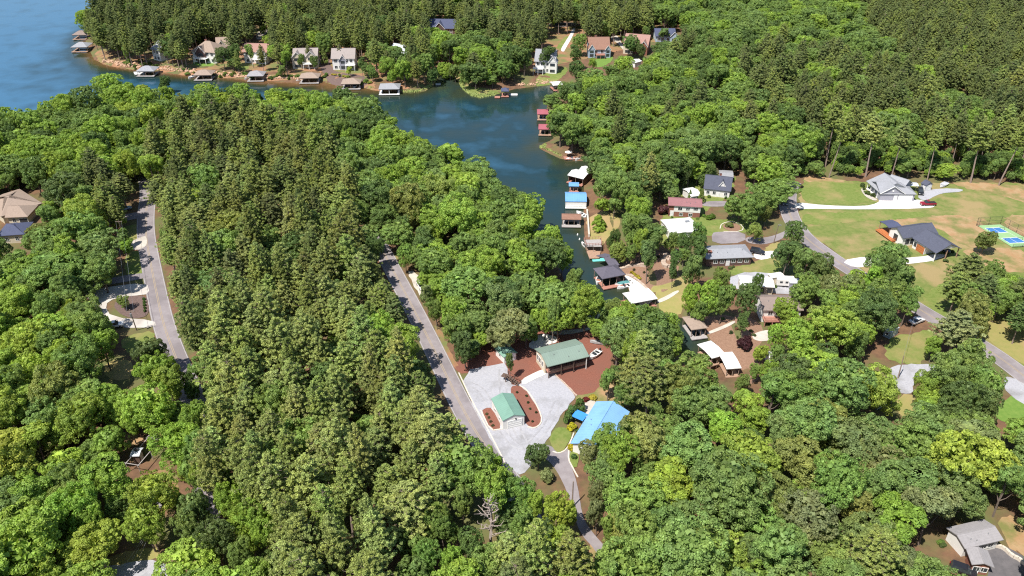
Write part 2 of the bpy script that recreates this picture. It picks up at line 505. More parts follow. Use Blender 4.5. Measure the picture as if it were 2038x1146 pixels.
bed_a = [(1013, 775), (1026, 766), (1040, 771), (1059, 793), (1078, 829), (1077, 844), (1064, 853), (1046, 845), (1030, 815)]
area('mulch_bed', bed_a, m_mulch, .13, 'long red mulch bed between garage and gravel drive', 'mulch', wob=.06)
bed_b = [(958, 818), (968, 812), (978, 812), (1001, 853), (977, 858)]
area('mulch_bed', bed_b, m_mulch, .13, 'small red mulch bed between garage and road', 'mulch', wob=.06, smooth=1)
area('lawn', [(1093, 868), (1108, 849), (1132, 853), (1139, 864), (1125, 895), (1110, 902), (1100, 893)], m_lawn, .14, 'small yellow green lawn beside the blue roofed house', 'lawn', smooth=1, wob=.08)
area('lawn', [(1135, 895), (1150, 890), (1152, 925), (1140, 935), (1133, 915)], m_lawn, .14, 'strip of grass under trees past the blue roofed house', 'lawn', wob=.08)
area('patio', [(1050, 690), (1062, 672), (1080, 664), (1108, 668), (1112, 680), (1076, 690), (1066, 698)], m_conc, .07, 'pale concrete patio behind the larger green roofed house', 'patio', wob=.15)
area('path', [(1095, 659), (1130, 658), (1165, 651), (1180, 644), (1182, 650), (1160, 661), (1128, 666), (1096, 666)], m_conc_tan, .07, 'pale path along the shore behind the green roofed house', 'path')
area('path', [(1035, 757), (1068, 740), (1086, 734), (1092, 743), (1060, 757), (1041, 768)], m_conc, .15, 'pale stone path from gravel yard to the green roofed house', 'path', smooth=1)
area('clay_bank', [(1140, 790), (1185, 778), (1215, 750), (1240, 745), (1258, 790), (1250, 815), (1180, 800), (1150, 800)], m_clay, .05, 'bare orange clay behind the blue roofed house', 'ground', wob=.3)
area('patio', [(1148, 830), (1160, 800), (1188, 795), (1180, 815), (1160, 840)], m_conc_tan, .10, 'cluttered pale terrace beside the blue roofed house', 'patio')
area('roadside_verge', [(905, 735), (880, 690), (862, 650), (870, 645), (885, 672), (912, 730)], m_straw, .04, 'dry grass verge where the mulch meets the road', 'verge', wob=.3)
area('driveway', [(810, 538), (826, 540), (850, 585), (842, 598), (822, 568)], m_conc_tan, .08, 'pale gravel lay-by under trees beside the middle road', 'driveway', wob=.2)
area('clay_bank', [(742, 462), (760, 460), (766, 480), (752, 488)], m_clay, .05, 'orange bank at the upper end of the middle road', 'ground', wob=.2)
area('clay_bank', [(770, 505), (800, 500), (802, 516), (775, 520)], m_clay, .05, 'orange verge beside the shaded end of the middle road', 'ground', wob=.2)

# left side
area('driveway', [(165, 582), (201, 573), (292, 562), (299, 585), (267, 589), (229, 593), (208, 607), (222, 632), (308, 637), (311, 652), (239, 653), (205, 640), (190, 612)], m_conc_mid, .10,
     'pale concrete loop drive round the dark mulch bed', 'driveway', smooth=1)
area('mulch_bed', [(223, 610), (239, 592), (292, 586), (299, 622), (284, 634), (248, 632)], m_mulch_grey, .13, 'dark mulch bed inside the concrete loop drive', 'mulch', wob=.06)
area('driveway', [(150, 568), (210, 555), (293, 541), (297, 553), (220, 566), (170, 576)], m_asph, .08, 'shaded grey drive just above the loop drive', 'driveway')
area('driveway', [(205, 438), (260, 424), (300, 418), (301, 432), (262, 437), (210, 448)], m_asph, .08, 'dark asphalt drive where the pale blue car is parked', 'driveway')
area('driveway', [(255, 483), (285, 470), (292, 470), (293, 492), (262, 500)], m_conc_tan, .08, 'short pale drive at the edge of the side road', 'driveway')
area('lawn', [(235, 455), (283, 442), (288, 470), (250, 482)], m_lawn, .04, 'sunlit lawn between two drives beside the side road', 'lawn', wob=.3)
area('lawn', [(250, 500), (292, 500), (295, 540), (245, 552)], m_lawn, .04, 'shaded lawn along the side road', 'lawn', wob=.3)
area('lawn', [(165, 560), (200, 552), (210, 570), (175, 585)], m_dry, .04, 'dry yellow grass under the round tree', 'lawn', wob=.3)
area('lawn', [(240, 672), (308, 655), (318, 690), (270, 705), (245, 700)], m_lawn, .04, 'lawn corner below the loop drive', 'lawn', wob=.3)
area('lawn', [(200, 722), (262, 712), (270, 752), (218, 760)], m_dry, .04, 'yellow lawn below the loop drive under trees', 'lawn', wob=.3)
area('clay_bank', [(170, 455), (235, 440), (250, 470), (200, 500), (165, 480)], m_straw, .03, 'brown pine straw around the parked pale blue car', 'ground', wob=.3)
area('clay_bank', [(80, 520), (150, 510), (155, 560), (100, 560)], m_clay, .03, 'bare orange yard under trees on the far side', 'ground', wob=.3)
area('driveway', [(180, 1135), (250, 1120), (312, 1112), (335, 1130), (330, 1180), (170, 1180)], m_gravel, .07, 'pale gravel drive end beside the broken trunk', 'driveway', wob=.1)
area('lawn', [(180, 1125), (240, 1100), (315, 1085), (322, 1112), (250, 1125), (190, 1140)], m_dry, .05, 'dry orange verge at the foot of the guyed pole', 'verge', wob=.2)
area('driveway', [(250, 1005), (300, 985), (335, 985), (330, 1012), (270, 1020)], m_asph, .06, 'dappled grey drive in deep tree shade', 'driveway', wob=.2)
area('clay_bank', [(270, 955), (335, 930), (360, 960), (330, 1030), (280, 1010)], m_straw, .03, 'orange bare soil in dappled shade', 'ground', wob=.3)
area('clay_bank', [(250, 800), (290, 785), (292, 820), (262, 830)], m_clay, .03, 'small orange clearing among bright trees', 'ground', wob=.3)
area('clay_bank', [(240, 860), (275, 855), (285, 885), (245, 890)], m_clay, .03, 'bare soil behind the hidden pale roofed shed', 'ground', wob=.3)

# right side lots
area('field', [(1596, 350), (1640, 356), (1720, 362), (1850, 366), (2000, 362), (2120, 370), (2400, 500), (2400, 900), (2250, 900), (2080, 768), (1995, 704), (1895, 642), (1800, 585), (1740, 553), (1650, 494), (1604, 460), (1588, 425)],
     m_field, .02, 'open rough grass field with orange bare patches', 'field', smooth=1, wob=.4)
area('lawn', [(1598, 362), (1640, 360), (1712, 366), (1745, 390), (1732, 403), (1660, 408), (1592, 404)], m_lawn, .05, 'mown green lawn before the large grey house', 'lawn', wob=.3)
area('lawn', [(1592, 424), (1700, 422), (1840, 420), (1840, 434), (1720, 440), (1600, 452)], m_lawn, .05, 'green strip below the long white driveway', 'lawn', wob=.4)
area('clay_bank', [(1760, 438), (1850, 428), (1960, 432), (1990, 470), (1930, 500), (1890, 470), (1870, 450), (1780, 452)], m_clay, .04, 'bare orange earth behind the dark roofed modern house', 'ground', wob=.6)
area('clay_bank', [(1905, 500), (1960, 490), (2060, 500), (2060, 545), (1960, 535)], m_clay, .04, 'bare orange earth below the ball court', 'ground', wob=.5)
area('clay_bank', [(1985, 430), (2060, 425), (2090, 480), (2040, 478)], m_clay, .04, 'bare orange earth beyond the ball court', 'ground', wob=.5)
area('clay_bank', [(1600, 340), (1625, 350), (1700, 362), (1640, 368), (1600, 362)], m_clay, .035, 'orange clay strip at the foot of the tall pines', 'ground', wob=.4)
area('clay_bank', [(1880, 358), (2000, 368), (2080, 372), (2090, 420), (2010, 392), (1930, 378)], m_clay, .035, 'orange clay ground under the pine wood edge', 'ground', wob=.5)
area('clay_bank', [(1640, 500), (1680, 512), (1735, 548), (1720, 552), (1660, 520)], m_dry, .045, 'bare tan verge above the curving road', 'verge', wob=.3)
area('lawn', [(1830, 600), (1870, 560), (1900, 560), (1880, 610), (1890, 640), (1860, 628)], m_lawn, .05, 'grass bank above the curving road', 'lawn', wob=.3)
area('lawn', [(1940, 640), (2010, 615), (2080, 690), (2060, 740), (1985, 695)], m_dry, .05, 'dry orange grass slope above the road', 'lawn', wob=.4)
area('driveway', [(1960, 622), (1990, 600), (2010, 585), (2030, 590), (2010, 612), (1980, 630)], m_conc_tan, .07, 'pale gravel drive end between dark pines', 'driveway', wob=.2)
area('driveway', [(1583, 402), (1640, 409), (1720, 411), (1748, 404), (1750, 396), (1825, 397), (1838, 400), (1858, 404), (1862, 412), (1840, 415), (1720, 417), (1640, 416), (1580, 416)],
     m_conc, .10, 'long white concrete driveway to the large grey house', 'driveway', smooth=1)
area('driveway', [(1826, 386), (1855, 376), (1915, 375), (1916, 382), (1870, 384), (1848, 399), (1830, 398)], m_gravel, .08, 'grey gravel pad beside the large grey house', 'driveway', wob=.1)
area('path', [(1712, 377), (1718, 374), (1732, 390), (1748, 398), (1740, 400), (1722, 392)], m_conc_tan, .12, 'curved walkway round the porch of the large grey house', 'path')
area('driveway', [(1672, 519), (1725, 510), (1740, 516), (1830, 512), (1862, 505), (1890, 508), (1840, 524), (1735, 528), (1702, 534)], m_conc, .09, 'white concrete drive to the dark roofed modern house', 'driveway', smooth=1)
area('lawn', [(1385, 340), (1430, 335), (1470, 345), (1450, 400), (1400, 420), (1400, 440), (1500, 430), (1500, 462), (1400, 470), (1330, 500), (1300, 470), (1340, 380)], m_lawn, .02, 'patchy lawns round the white roofed houses', 'lawn', wob=.5)
area('driveway', [(1416, 464), (1430, 461), (1483, 461), (1484, 483), (1418, 486)], m_asph, .07, 'grey asphalt pad below the round planting bed', 'driveway', smooth=1)
area('driveway', [(1484, 470), (1520, 475), (1560, 462), (1575, 450), (1582, 462), (1530, 488), (1484, 484)], m_asph, .065, 'grey drive joining the asphalt pad to the road', 'driveway')
area('driveway', [(1395, 403), (1425, 399), (1470, 403), (1465, 410), (1400, 412)], m_asph, .065, 'grey drive between brown roof and dormer house', 'driveway')
area('mulch_bed', [(1437, 452), (1440, 446), (1458, 442), (1476, 450), (1472, 460), (1450, 460)], m_mulch_brown, .08, 'round planting bed with kerb beside the asphalt pad', 'mulch')
area('lawn', [(1440, 540), (1510, 515), (1560, 512), (1560, 545), (1480, 552)], m_lawn, .04, 'lawn between long grey roof and flat white roof', 'lawn', wob=.3)
area('driveway', [(1500, 503), (1545, 498), (1552, 506), (1520, 518), (1500, 514)], m_conc, .07, 'white concrete drive beside the long grey roofed house', 'driveway', smooth=1)
area('lawn', [(1500, 515), (1540, 480), (1560, 485), (1555, 500), (1540, 498)], m_dry, .045, 'dry grass at the end of the long grey roofed house', 'lawn', wob=.3)
area('driveway', [(1450, 548), (1500, 540), (1550, 545), (1590, 560), (1600, 585), (1540, 585), (1455, 575)], m_gravel, .055, 'grey gravel around the flat white roofed house', 'driveway', wob=.2)
area('mulch_bed', [(1228, 520), (1265, 508), (1330, 500), (1350, 515), (1350, 560), (1335, 580), (1292, 575), (1262, 545), (1240, 535)], m_mulch_brown, .05, 'brown mulch slope around the lone tall tree', 'mulch', wob=.3)
area('lawn', [(1290, 572), (1330, 565), (1362, 545), (1380, 560), (1360, 620), (1315, 612), (1310, 590)], m_dry, .06, 'dry grass slope below the brown mulch', 'lawn', wob=.3)
area('patio', [(1243, 538), (1254, 544), (1275, 560), (1290, 573), (1303, 590), (1290, 598), (1268, 600), (1250, 584), (1256, 577), (1252, 562), (1247, 550)], m_conc, .30, 'white concrete patio by the dark roofed boathouse', 'patio', smooth=1)
area('path', [(1307, 592), (1330, 586), (1350, 577), (1352, 582), (1332, 592), (1310, 597)], m_conc_tan, .12, 'curving grey walkway above the white dock roof', 'path')
area('lawn', [(1168, 425), (1200, 418), (1236, 432), (1235, 450), (1212, 470), (1196, 488), (1176, 478), (1172, 450)], m_dry, .06, 'dry lawn point with a small conical tree', 'lawn', wob=.2)
area('mulch_bed', [(1385, 622), (1440, 628), (1490, 628), (1530, 660), (1500, 690), (1520, 745), (1490, 770), (1476, 745), (1455, 712), (1430, 685), (1410, 655)], m_mulch_brown, .05, 'red brown mulch slope between the two white docks', 'mulch', wob=.3)
area('path', [(1408, 651), (1440, 645), (1462, 638), (1464, 643), (1442, 651), (1410, 656)], m_conc_tan, .12, 'plank walkway up from the tan boathouse', 'path')
area('patio', [(1495, 665), (1530, 655), (1545, 665), (1530, 680), (1500, 678)], m_conc_tan, .09, 'tan patio below the brown roofed white house', 'patio')
area('lawn', [(1755, 680), (1800, 668), (1848, 655), (1862, 665), (1848, 690), (1845, 722), (1772, 726)], m_lawn, .05, 'mown lawn triangle with the leaning pole', 'lawn', smooth=1, wob=.3)
area('driveway', [(1770, 727), (1860, 722), (1880, 740), (1840, 748), (1815, 760), (1818, 785), (1780, 782), (1776, 745)], m_gravel, .07, 'grey gravel drive at the foot of the leaning pole', 'driveway', wob=.15)
area('lawn', [(1782, 785), (1830, 785), (1850, 815), (1820, 838), (1785, 835)], m_dry, .04, 'dry grass patch below the gravel drive', 'lawn', wob=.3)
area('driveway', [(1998, 745), (2035, 760), (2080, 800), (2060, 820), (1998, 780)], m_gravel, .065, 'grey gravel lay-by beside the curving road', 'driveway', wob=.15)
area('lawn', [(1985, 790), (2060, 785), (2100, 840), (1980, 850)], m_green, .04, 'green lawn past the gravel lay-by', 'lawn', wob=.3)
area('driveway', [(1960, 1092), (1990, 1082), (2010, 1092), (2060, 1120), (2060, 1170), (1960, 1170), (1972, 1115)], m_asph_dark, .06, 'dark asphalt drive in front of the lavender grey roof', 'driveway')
area('clay_bank', [(1985, 1040), (2010, 1020), (2060, 1060), (2060, 1120), (2010, 1090), (1998, 1070)], m_clay, .04, 'bare orange yard beside the lavender grey roof', 'ground', wob=.3)

# far shore
area('marsh_bank', [(842, 176), (856, 156), (870, 142), (888, 132), (912, 138), (924, 156), (940, 172), (985, 176), (1012, 172), (1015, 180), (985, 192), (950, 193), (930, 188), (912, 160), (892, 148), (872, 160), (866, 182)], m_field, .05, 'green marsh bank round the mouth of the back creek', 'ground', wob=.4)
area('clay_bank', [(186, 100), (196, 122), (245, 132), (290, 138), (420, 150), (560, 160), (600, 160), (650, 162), (740, 176), (800, 174), (1000, 150), (1200, 110), (1350, 70), (1300, 40), (1100, 50), (850, 60), (700, 85), (560, 95), (420, 100), (300, 112), (205, 95)],
     m_straw, .03, 'red brown pine straw and bare clay under the far shore houses', 'ground', wob=.5, cell=5)
area('lawn', [(384, 121), (425, 123), (425, 133), (383, 131)], m_green, .07, 'bright green lawn before the tan roofed lake house', 'lawn', wob=.2)
area('lawn', [(458, 128), (490, 124), (500, 138), (470, 140)], m_lawn, .06, 'small lakeside lawn beside the second far house', 'lawn', wob=.2)
area('lawn', [(510, 122), (530, 120), (532, 130), (508, 132)], m_lawn, .06, 'small lawn before the half hidden white lake house', 'lawn', wob=.2)
area('lawn', [(1068, 150), (1110, 140), (1128, 130), (1130, 148), (1095, 162), (1065, 166)], m_lawn, .06, 'lakeside lawn before the steep grey roofed house', 'lawn', wob=.2)
area('lawn', [(1185, 116), (1215, 108), (1222, 118), (1205, 132), (1178, 135)], m_green, .06, 'bright green lawn before the brown roofed house', 'lawn', wob=.2)
area('lawn', [(1104, 96), (1125, 72), (1135, 72), (1120, 98)], m_lawn, .06, 'lawn strip beside the steep concrete drive', 'lawn', wob=.2)
area('driveway', [(1115, 100), (1122, 88), (1136, 66), (1140, 55), (1146, 55), (1140, 72), (1126, 96), (1122, 104)], m_conc, .09, 'steep pale concrete drive up through the far trees', 'driveway')
area('driveway', [(1214, 72), (1230, 70), (1236, 84), (1246, 100), (1242, 102), (1230, 86), (1218, 80)], m_conc_tan, .09, 'curved pale drive to the pink tan roofed house', 'driveway')
area('driveway', [(508, 70), (520, 58), (530, 56), (534, 62), (524, 76), (512, 80)], m_conc_tan, .09, 'pale drive between the far pines', 'driveway')
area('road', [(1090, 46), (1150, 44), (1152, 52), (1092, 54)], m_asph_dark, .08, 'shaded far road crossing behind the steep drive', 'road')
area('mulch_bed', [(640, 100), (656, 100), (658, 135), (678, 146), (728, 150), (735, 170), (700, 168), (668, 165), (650, 155), (632, 128)], m_mulch_grey, .05, 'purple brown mulch beside the twin gabled lake house', 'mulch', wob=.3)

# wheel tracks worn into the gravel yard
m_track = mat('gravel_track', (.27, .265, .28), (.35, .345, .36), 1.4, .95, 10, c3=(.38, .375, .39), scale3=.35)
for k, px in enumerate(([(935, 765), (960, 775), (985, 830), (1015, 880), (1045, 895), (1090, 850), (1110, 800)], [(1000, 735), (1000, 790), (1040, 880), (1060, 905)])):
    L = smooth_line(px)
    for o_ in (-.8, .8):
        tag(ribbon(L, o_ - .22, o_ + .22, .104 + .004 * k).build('wheel_track', m_track), ('long curving' if k == 0 else 'shorter') + ' faint wheel track worn into the pale gravel yard', 'wheel track', 'wheel tracks in the gravel yard ' + str(k), 'structure')
# ------------------------------------------------------------------ building materials
def shingle(n, hexc, f=.8):
    c = tuple(x * f for x in hexlin(hexc))
    return mat(n, c, tuple(x * .78 for x in c), 1.6, .9, 8, world=False, c3=tuple(x * .9 for x in c), scale3=.25, bump=.3, bump_scale=6, seams=(1, .45, .9, .12))
def metal(n, hexc, f=.85, sp=.6):
    c = tuple(x * f for x in hexlin(hexc))
    return mat(n, c, tuple(x * .93 for x in c), .35, .45, 5, world=False, seams=(0, sp, .82, .09), spec=.4, c3=tuple(x * .74 for x in c), scale3=.28, c3pos=(.5, .78))
r_teal = metal('roof_teal', '#88B09E', .74)
r_sage = metal('roof_sage', '#98AC9E', .68)
r_blue = metal('roof_blue', '#88B8E8', .88)
r_blue2 = metal('roof_dock_blue', '#74A8DC', .88)
r_red = metal('roof_dock_red', '#BE6E78', .66)
r_white = metal('roof_white', '#F6F4F0', .80)
r_paper = metal('roof_pale', '#DADFE4', .75)
r_slate = shingle('roof_slate', '#6A6672', .85)
r_dark = shingle('roof_charcoal', '#5C5F6E', .85)
r_navy = shingle('roof_navy', '#5A607A', .8)
r_grey = shingle('roof_grey', '#A9AAAF', .80)
r_lav = shingle('roof_lavender', '#ABA7A9', .80)
r_mauve = shingle('roof_mauve', '#B3A7A1', .76)
r_tan = shingle('roof_tan', '#B7A292', .72)
r_taupe = shingle('roof_taupe', '#A08F87', .75)
r_brown = shingle('roof_brown', '#A57E6C', .75)
r_redbr = shingle('roof_red_brown', '#A9787A', .75)
r_pink = shingle('roof_pinkish', '#B99184', .75)
def siding(n, hexc, f=.9):
    c = tuple(x * f for x in hexlin(hexc))
    return mat(n, c, tuple(x * .93 for x in c), .6, .8, 6, world=False, seams=(2, .22, .86, .14))
w_white = siding('siding_white', '#F2EFEA', .85)
w_cream = siding('siding_cream', '#DCCFB8', .85)
w_grey = siding('siding_grey', '#A6A5AF', .85)
w_bluegrey = siding('siding_blue_grey', '#AFC0CE', .85)
w_brick = mat('brick', (.30, .13, .09), (.22, .095, .07), 4, .9, 8, world=False, seams=(2, .16, .8, .15))
w_darkbrick = mat('dark_brick', (.15, .09, .08), (.11, .07, .06), 4, .9, 8, world=False, seams=(2, .16, .8, .15))
w_stone = mat('stone_wall_face', (.42, .37, .32), (.28, .25, .22), 3, .9, 8, world=False)
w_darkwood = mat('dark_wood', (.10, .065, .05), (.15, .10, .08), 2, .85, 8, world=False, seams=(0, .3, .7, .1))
w_wood = mat('deck_wood', (.40, .26, .18), (.32, .20, .14), 2, .8, 8, world=False, seams=(0, .3, .75, .12))
w_redwood = mat('red_deck', (.42, .20, .15), (.34, .16, .12), 2, .8, 8, world=False, seams=(0, .3, .75, .12))
w_orange = mat('cedar', (.48, .17, .06), (.40, .13, .045), 2, .7, 8, world=False, seams=(2, .3, .8, .08))
w_greydeck = mat('grey_deck', (.40, .37, .35), (.32, .29, .28), 2, .85, 8, world=False, seams=(0, .3, .75, .12))
m_trim = mat('white_trim', (.76, .75, .73), (.70, .69, .67), 2, .6, world=False)
m_darktrim = mat('dark_trim', (.05, .05, .055), (.035, .035, .04), 2, .6, world=False)
m_glass = mat('window_glass', (.025, .03, .035), (.05, .06, .07), .6, .08, 3, world=False, spec=.6)
m_shadow_in = mat('dark_interior', (.03, .027, .025), (.05, .045, .04), 1, .95, world=False)
m_pole = mat('pole_wood', (.19, .14, .11), (.26, .20, .16), 3, .9, world=False)
m_steel = mat('grey_steel', (.42, .44, .46), (.35, .36, .38), 2, .4, world=False, metal=.6)
m_black = mat('black_rubber', (.02, .02, .022), (.03, .03, .03), 3, .85, world=False)

FOOT, LAND = [], []

# ------------------------------------------------------------------ buildings
WIN_CACHE = {}
def rect_ring(w, h, t, y0, y1):
    mb = MB()
    mb.box(-w / 2 - t, w / 2 + t, y0, y1, h / 2, h / 2 + t); mb.box(-w / 2 - t, w / 2 + t, y0, y1, -h / 2 - t, -h / 2)
    mb.box(-w / 2 - t, -w / 2, y0, y1, -h / 2, h / 2); mb.box(w / 2, w / 2 + t, y0, y1, -h / 2, h / 2)
    return mb

class Vol:
    pass

class House:
    def __init__(s, name, label, cat='house', base=0.0, group=None, land=None):
        s.name, s.label, s.cat, s.base, s.group, s.root, s.land = name, label, cat, base, group, None, land
    def vol(s, A, B, C=None, w=None, he=3.0, rise=1.5, hip=(0, 0), over=.45, inset=None, wall=None, roof=None, zoff=0.0, thick=.18, foot=True, roofname='roof', flat=False):
        z = s.base + zoff + he
        a, b = at(*A, z), at(*B, z)
        u = (b - a); u.z = 0; L = u.length; u.normalize()
        n = Vector((-u.y, u.x, 0))
        if C is not None: w = (at(*C, z) - a).dot(n)
        sg = 1 if w > 0 else -1
        if sg < 0:      # keep y pointing away from the A-B eave: swap ends
            a, b = b, a; u = -u; n = -n; w = -w; hip = (hip[1], hip[0])
            if inset: inset = (inset[1], inset[0], inset[2], inset[3])
        c = (a + b) / 2 + n * (w / 2)
        if s.root is None:
            s.root = empty(s.name, (c.x, c.y, s.base), 0, s.label, s.cat, s.group)
            s.o = Vector((c.x, c.y, s.base))
            if s.land: LAND.append((c.x, c.y, s.land))
        v = Vol(); v.rz = math.atan2(u.y, u.x); v.loc = Vector((c.x, c.y, s.base + zoff)) - s.o
        v.L, v.w, v.he, v.rise = L, w, he, rise
        ins = inset or (over, over, over, over)
        v.x0, v.x1, v.y0, v.y1 = -L / 2 + ins[0], L / 2 - ins[1], -w / 2 + ins[2], w / 2 - ins[3]
        slope = rise / (w / 2)
        hy = lambda y: he + slope * (w / 2 - abs(y)) - thick * .8
        v.hy = hy
        if wall:
            mb = MB(); prof = []
            gab0, gab1 = hip[0] == 0, hip[1] == 0
            zf = -.6
            def ring(x, gab):
                pk = hy(0) if gab else min(hy(v.y0), hy(v.y1))
                return [(x, v.y0, zf), (x, v.y1, zf), (x, v.y1, hy(v.y1)), (x, 0, pk), (x, v.y0, hy(v.y0))]
            mb.add(ring(v.x0, gab0) + ring(v.x1, gab1), [(4, 3, 2, 1, 0), (5, 6, 7, 8, 9), (0, 1, 6, 5), (1, 2, 7, 6), (2, 3, 8, 7), (3, 4, 9, 8), (4, 0, 5, 9)])
            v.wall = mb.build('wall', wall, s.root, v.loc, v.rz)
        if roof:
            h0, h1 = hip[0] * w / 2, hip[1] * w / 2
            top = [(-L / 2, -w / 2, he), (L / 2, -w / 2, he), (L / 2, w / 2, he), (-L / 2, w / 2, he), (-L / 2 + h0, 0, he + rise), (L / 2 - h1, 0, he + rise)]
            t = thick
            bot = [(x, y, z_ - t) for x, y, z_ in top]
            fs = [(0, 1, 5, 4), (2, 3, 4, 5), (1, 2, 5), (3, 0, 4)] if True else []
            if hip[1] == 0: fs[2] = None
            if hip[0] == 0: fs[3] = None
            F = []
            for f in fs:
                if f is None: continue
                F.append(f); F.append(tuple(i + 6 for i in reversed(f)))
            rim = [(0, 1), (2, 3)]
            rim += [(1, 2)] if hip[1] else [(1, 5), (5, 2)]
            rim += [(3, 0)] if hip[0] else [(3, 4), (4, 0)]
            F += [(b_, a_, a_ + 6, b_ + 6) for a_, b_ in rim]
            mb = MB(); mb.add(top + bot, F)
            v.roof = mb.build(roofname, roof, s.root, v.loc, v.rz)
            # pale fascia board under the eaves is the eave edge itself; ridge cap
            if not flat:
                rc = MB(); rc.bar((-L / 2 + h0 + .05, 0, he + rise + .02), (L / 2 - h1 - .05, 0, he + rise + .02), .10, .10, 6)
                rc.build('ridge_cap', roof, v.roof)
        if foot:
            q = []
            for x, y in ((-L / 2, -w / 2), (L / 2, -w / 2), (L / 2, w / 2), (-L / 2, w / 2)):
                p = c + u * x + n * y; q.append((p.x, p.y))
            FOOT.append(np.array(q))
        s.last = v
        return v
    # a point of volume v in the root frame
    def P(s, v, x, y, z):
        cz, sz = math.cos(v.rz), math.sin(v.rz)
        return Vector((v.loc.x + x * cz - y * sz, v.loc.y + x * sz + y * cz, v.loc.z + z))
    def part(s, v, name, mb, m, parent=None, bevel=0):
        if parent is None: return mb.build(name, m, s.root, v.loc, v.rz, bevel)
        return mb.build(name, m, parent, bevel=bevel)
    def on(s, v, side, t, z):
        if side == 'y-': return s.P(v, v.x0 + t * (v.x1 - v.x0), v.y0, z), v.rz
        if side == 'y+': return s.P(v, v.x1 - t * (v.x1 - v.x0), v.y1, z), v.rz + math.pi
        if side == 'x+': return s.P(v, v.x1, v.y0 + t * (v.y1 - v.y0), z), v.rz + math.pi / 2
        return s.P(v, v.x0, v.y1 - t * (v.y1 - v.y0), z), v.rz - math.pi / 2
    def win(s, v, side, ts, z, w=1.0, h=1.2, frame=None):
        frame = frame or m_trim
        key = (w, h, frame.name)
        for t in ts:
            if key not in WIN_CACHE:
                fr = rect_ring(w, h, .10, -.09, .03); fr.box(-.03, .03, -.07, .02, -h / 2, h / 2)
                pn = MB().box(-w / 2, w / 2, -.04, .02, -h / 2, h / 2)
                WIN_CACHE[key] = (fr.mesh('window', frame), pn.mesh('pane', m_glass))
            f, p = WIN_CACHE[key]
            o = bpy.data.objects.new('window', f); link(o, s.root)
            loc, rz = s.on(v, side, t, z); o.location = loc; o.rotation_euler = (0, 0, rz)
            q = bpy.data.objects.new('pane', p); link(q, o)
    def door(s, v, side, t, w=1.0, h=2.1, m=None, z=0.05, name='door', handle=True):
        mb = MB().box(-w / 2, w / 2, -.07, .02, 0, h)
        if name == 'garage_door':
            for k in range(1, 4): mb.box(-w / 2 + .1, w / 2 - .1, -.095, -.07, h * k / 4 - .28, h * k / 4 - .06)
        else:
            mb.box(-w / 2 + .15, w / 2 - .15, -.09, -.07, .2, h * .45); mb.box(-w / 2 + .15, w / 2 - .15, -.09, -.07, h * .55, h - .2)
        loc, rz = s.on(v, side, t, z)
        o = mb.build(name, m or m_trim, s.root, loc, rz)
        fr = MB(); t_ = .12
        fr.box(-w / 2 - t_, -w / 2, -.1, .02, 0, h + t_); fr.box(w / 2, w / 2 + t_, -.1, .02, 0, h + t_); fr.box(-w / 2, w / 2, -.1, .02, h, h + t_)
        fr.build('frame', m_trim, o)
        if handle: MB().box(w / 2 - .18, w / 2 - .10, -.15, -.07, 1.0, 1.1).build('handle', m_steel, o)
        return o
    def chimney(s, v, x, y, top=1.4, size=.9, m=None):
        z0 = v.he; z1 = v.he + v.rise + top - .3
        mb = MB().box(x - size / 2, x + size / 2, y - size / 2 * .8, y + size / 2 * .8, z0, z1)
        mb.box(x - size / 2 - .08, x + size / 2 + .08, y - size * .4 - .08, y + size * .4 + .08, z1, z1 + .15)
        o = mb.build('chimney', m or w_brick, v.roof)
        MB().box(x - .2, x + .2, y - .2, y + .2, z1 + .15, z1 + .4).build('flue', m_darktrim, o)
    def vents(s, v, n=3):
        r_ = random.Random(int(v.L * 100))
        for k in range(n):
            x = v.L * (r_.random() - .5) * .7; y = -v.w * .5 * r_.uniform(.25, .7)
            z = v.he + v.rise * (1 - abs(y) / (v.w / 2))
            MB().bar((x, y, z - .1), (x, y, z + .35), .09, .09, 6).build('vent_pipe', m_steel, v.roof)
    def deck(s, v, x0, x1, y0, y1, z, m=None, rail=True, railm=None, posts=True):
        m = m or w_wood; railm = railm or m_trim
        o = s.part(v, 'deck', MB().box(x0, x1, y0, y1, z - .2, z), m)
        if posts:
            for x in (x0 + .15, (x0 + x1) / 2, x1 - .15):
                MB().box(x - .1, x + .1, y0 + .05, y0 + .25, -.5, z - .2).build('post', railm, o)
        if rail:
            mb = MB()
            mb.box(x0, x1, y0, y0 + .07, z + .95, z + 1.03); mb.box(x0, x0 + .07, y0, y1, z + .95, z + 1.03); mb.box(x1 - .07, x1, y0, y1, z + .95, z + 1.03)
            k = x0
            while k < x1: mb.box(k, k + .05, y0 + .01, y0 + .06, z, z + .95); k += .35
            mb.build('railing', railm, o)
        return o
    def gable(s, v, x, width, depth, he, rise, wall=None, roof=None, over=.35):
        """cross gable toward the A-B eave of volume v"""
        y0 = v.y0 - depth; y1 = 0
        hy = lambda xx: he + rise * (1 - abs(xx) / (width / 2))
        h = width / 2
        mb = MB()
        f_ = .15
        mb.add([(x - h + over, y0, -.6), (x + h - over, y0, -.6), (x + h - over, y0, hy(h - over) - f_), (x, y0, he + rise - f_), (x - h + over, y0, hy(h - over) - f_),
                (x - h + over, y1, -.6), (x + h - over, y1, -.6), (x + h - over, y1, hy(h - over) - f_), (x, y1, he + rise - f_), (x - h + over, y1, hy(h - over) - f_)],
               [(0, 1, 2, 3, 4), (9, 8, 7, 6, 5), (1, 6, 7, 2), (0, 4, 9, 5), (2, 7, 8, 3), (3, 8, 9, 4)])
        s.part(v, 'gable_wall', mb, wall or v.wall.data.materials[0])
        mb = MB(); yy0 = y0 - over; t = .18
        top = [(x - h, yy0, he), (x, yy0, he + rise), (x + h, yy0, he), (x - h, y1, he), (x, y1, he + rise), (x + h, y1, he)]
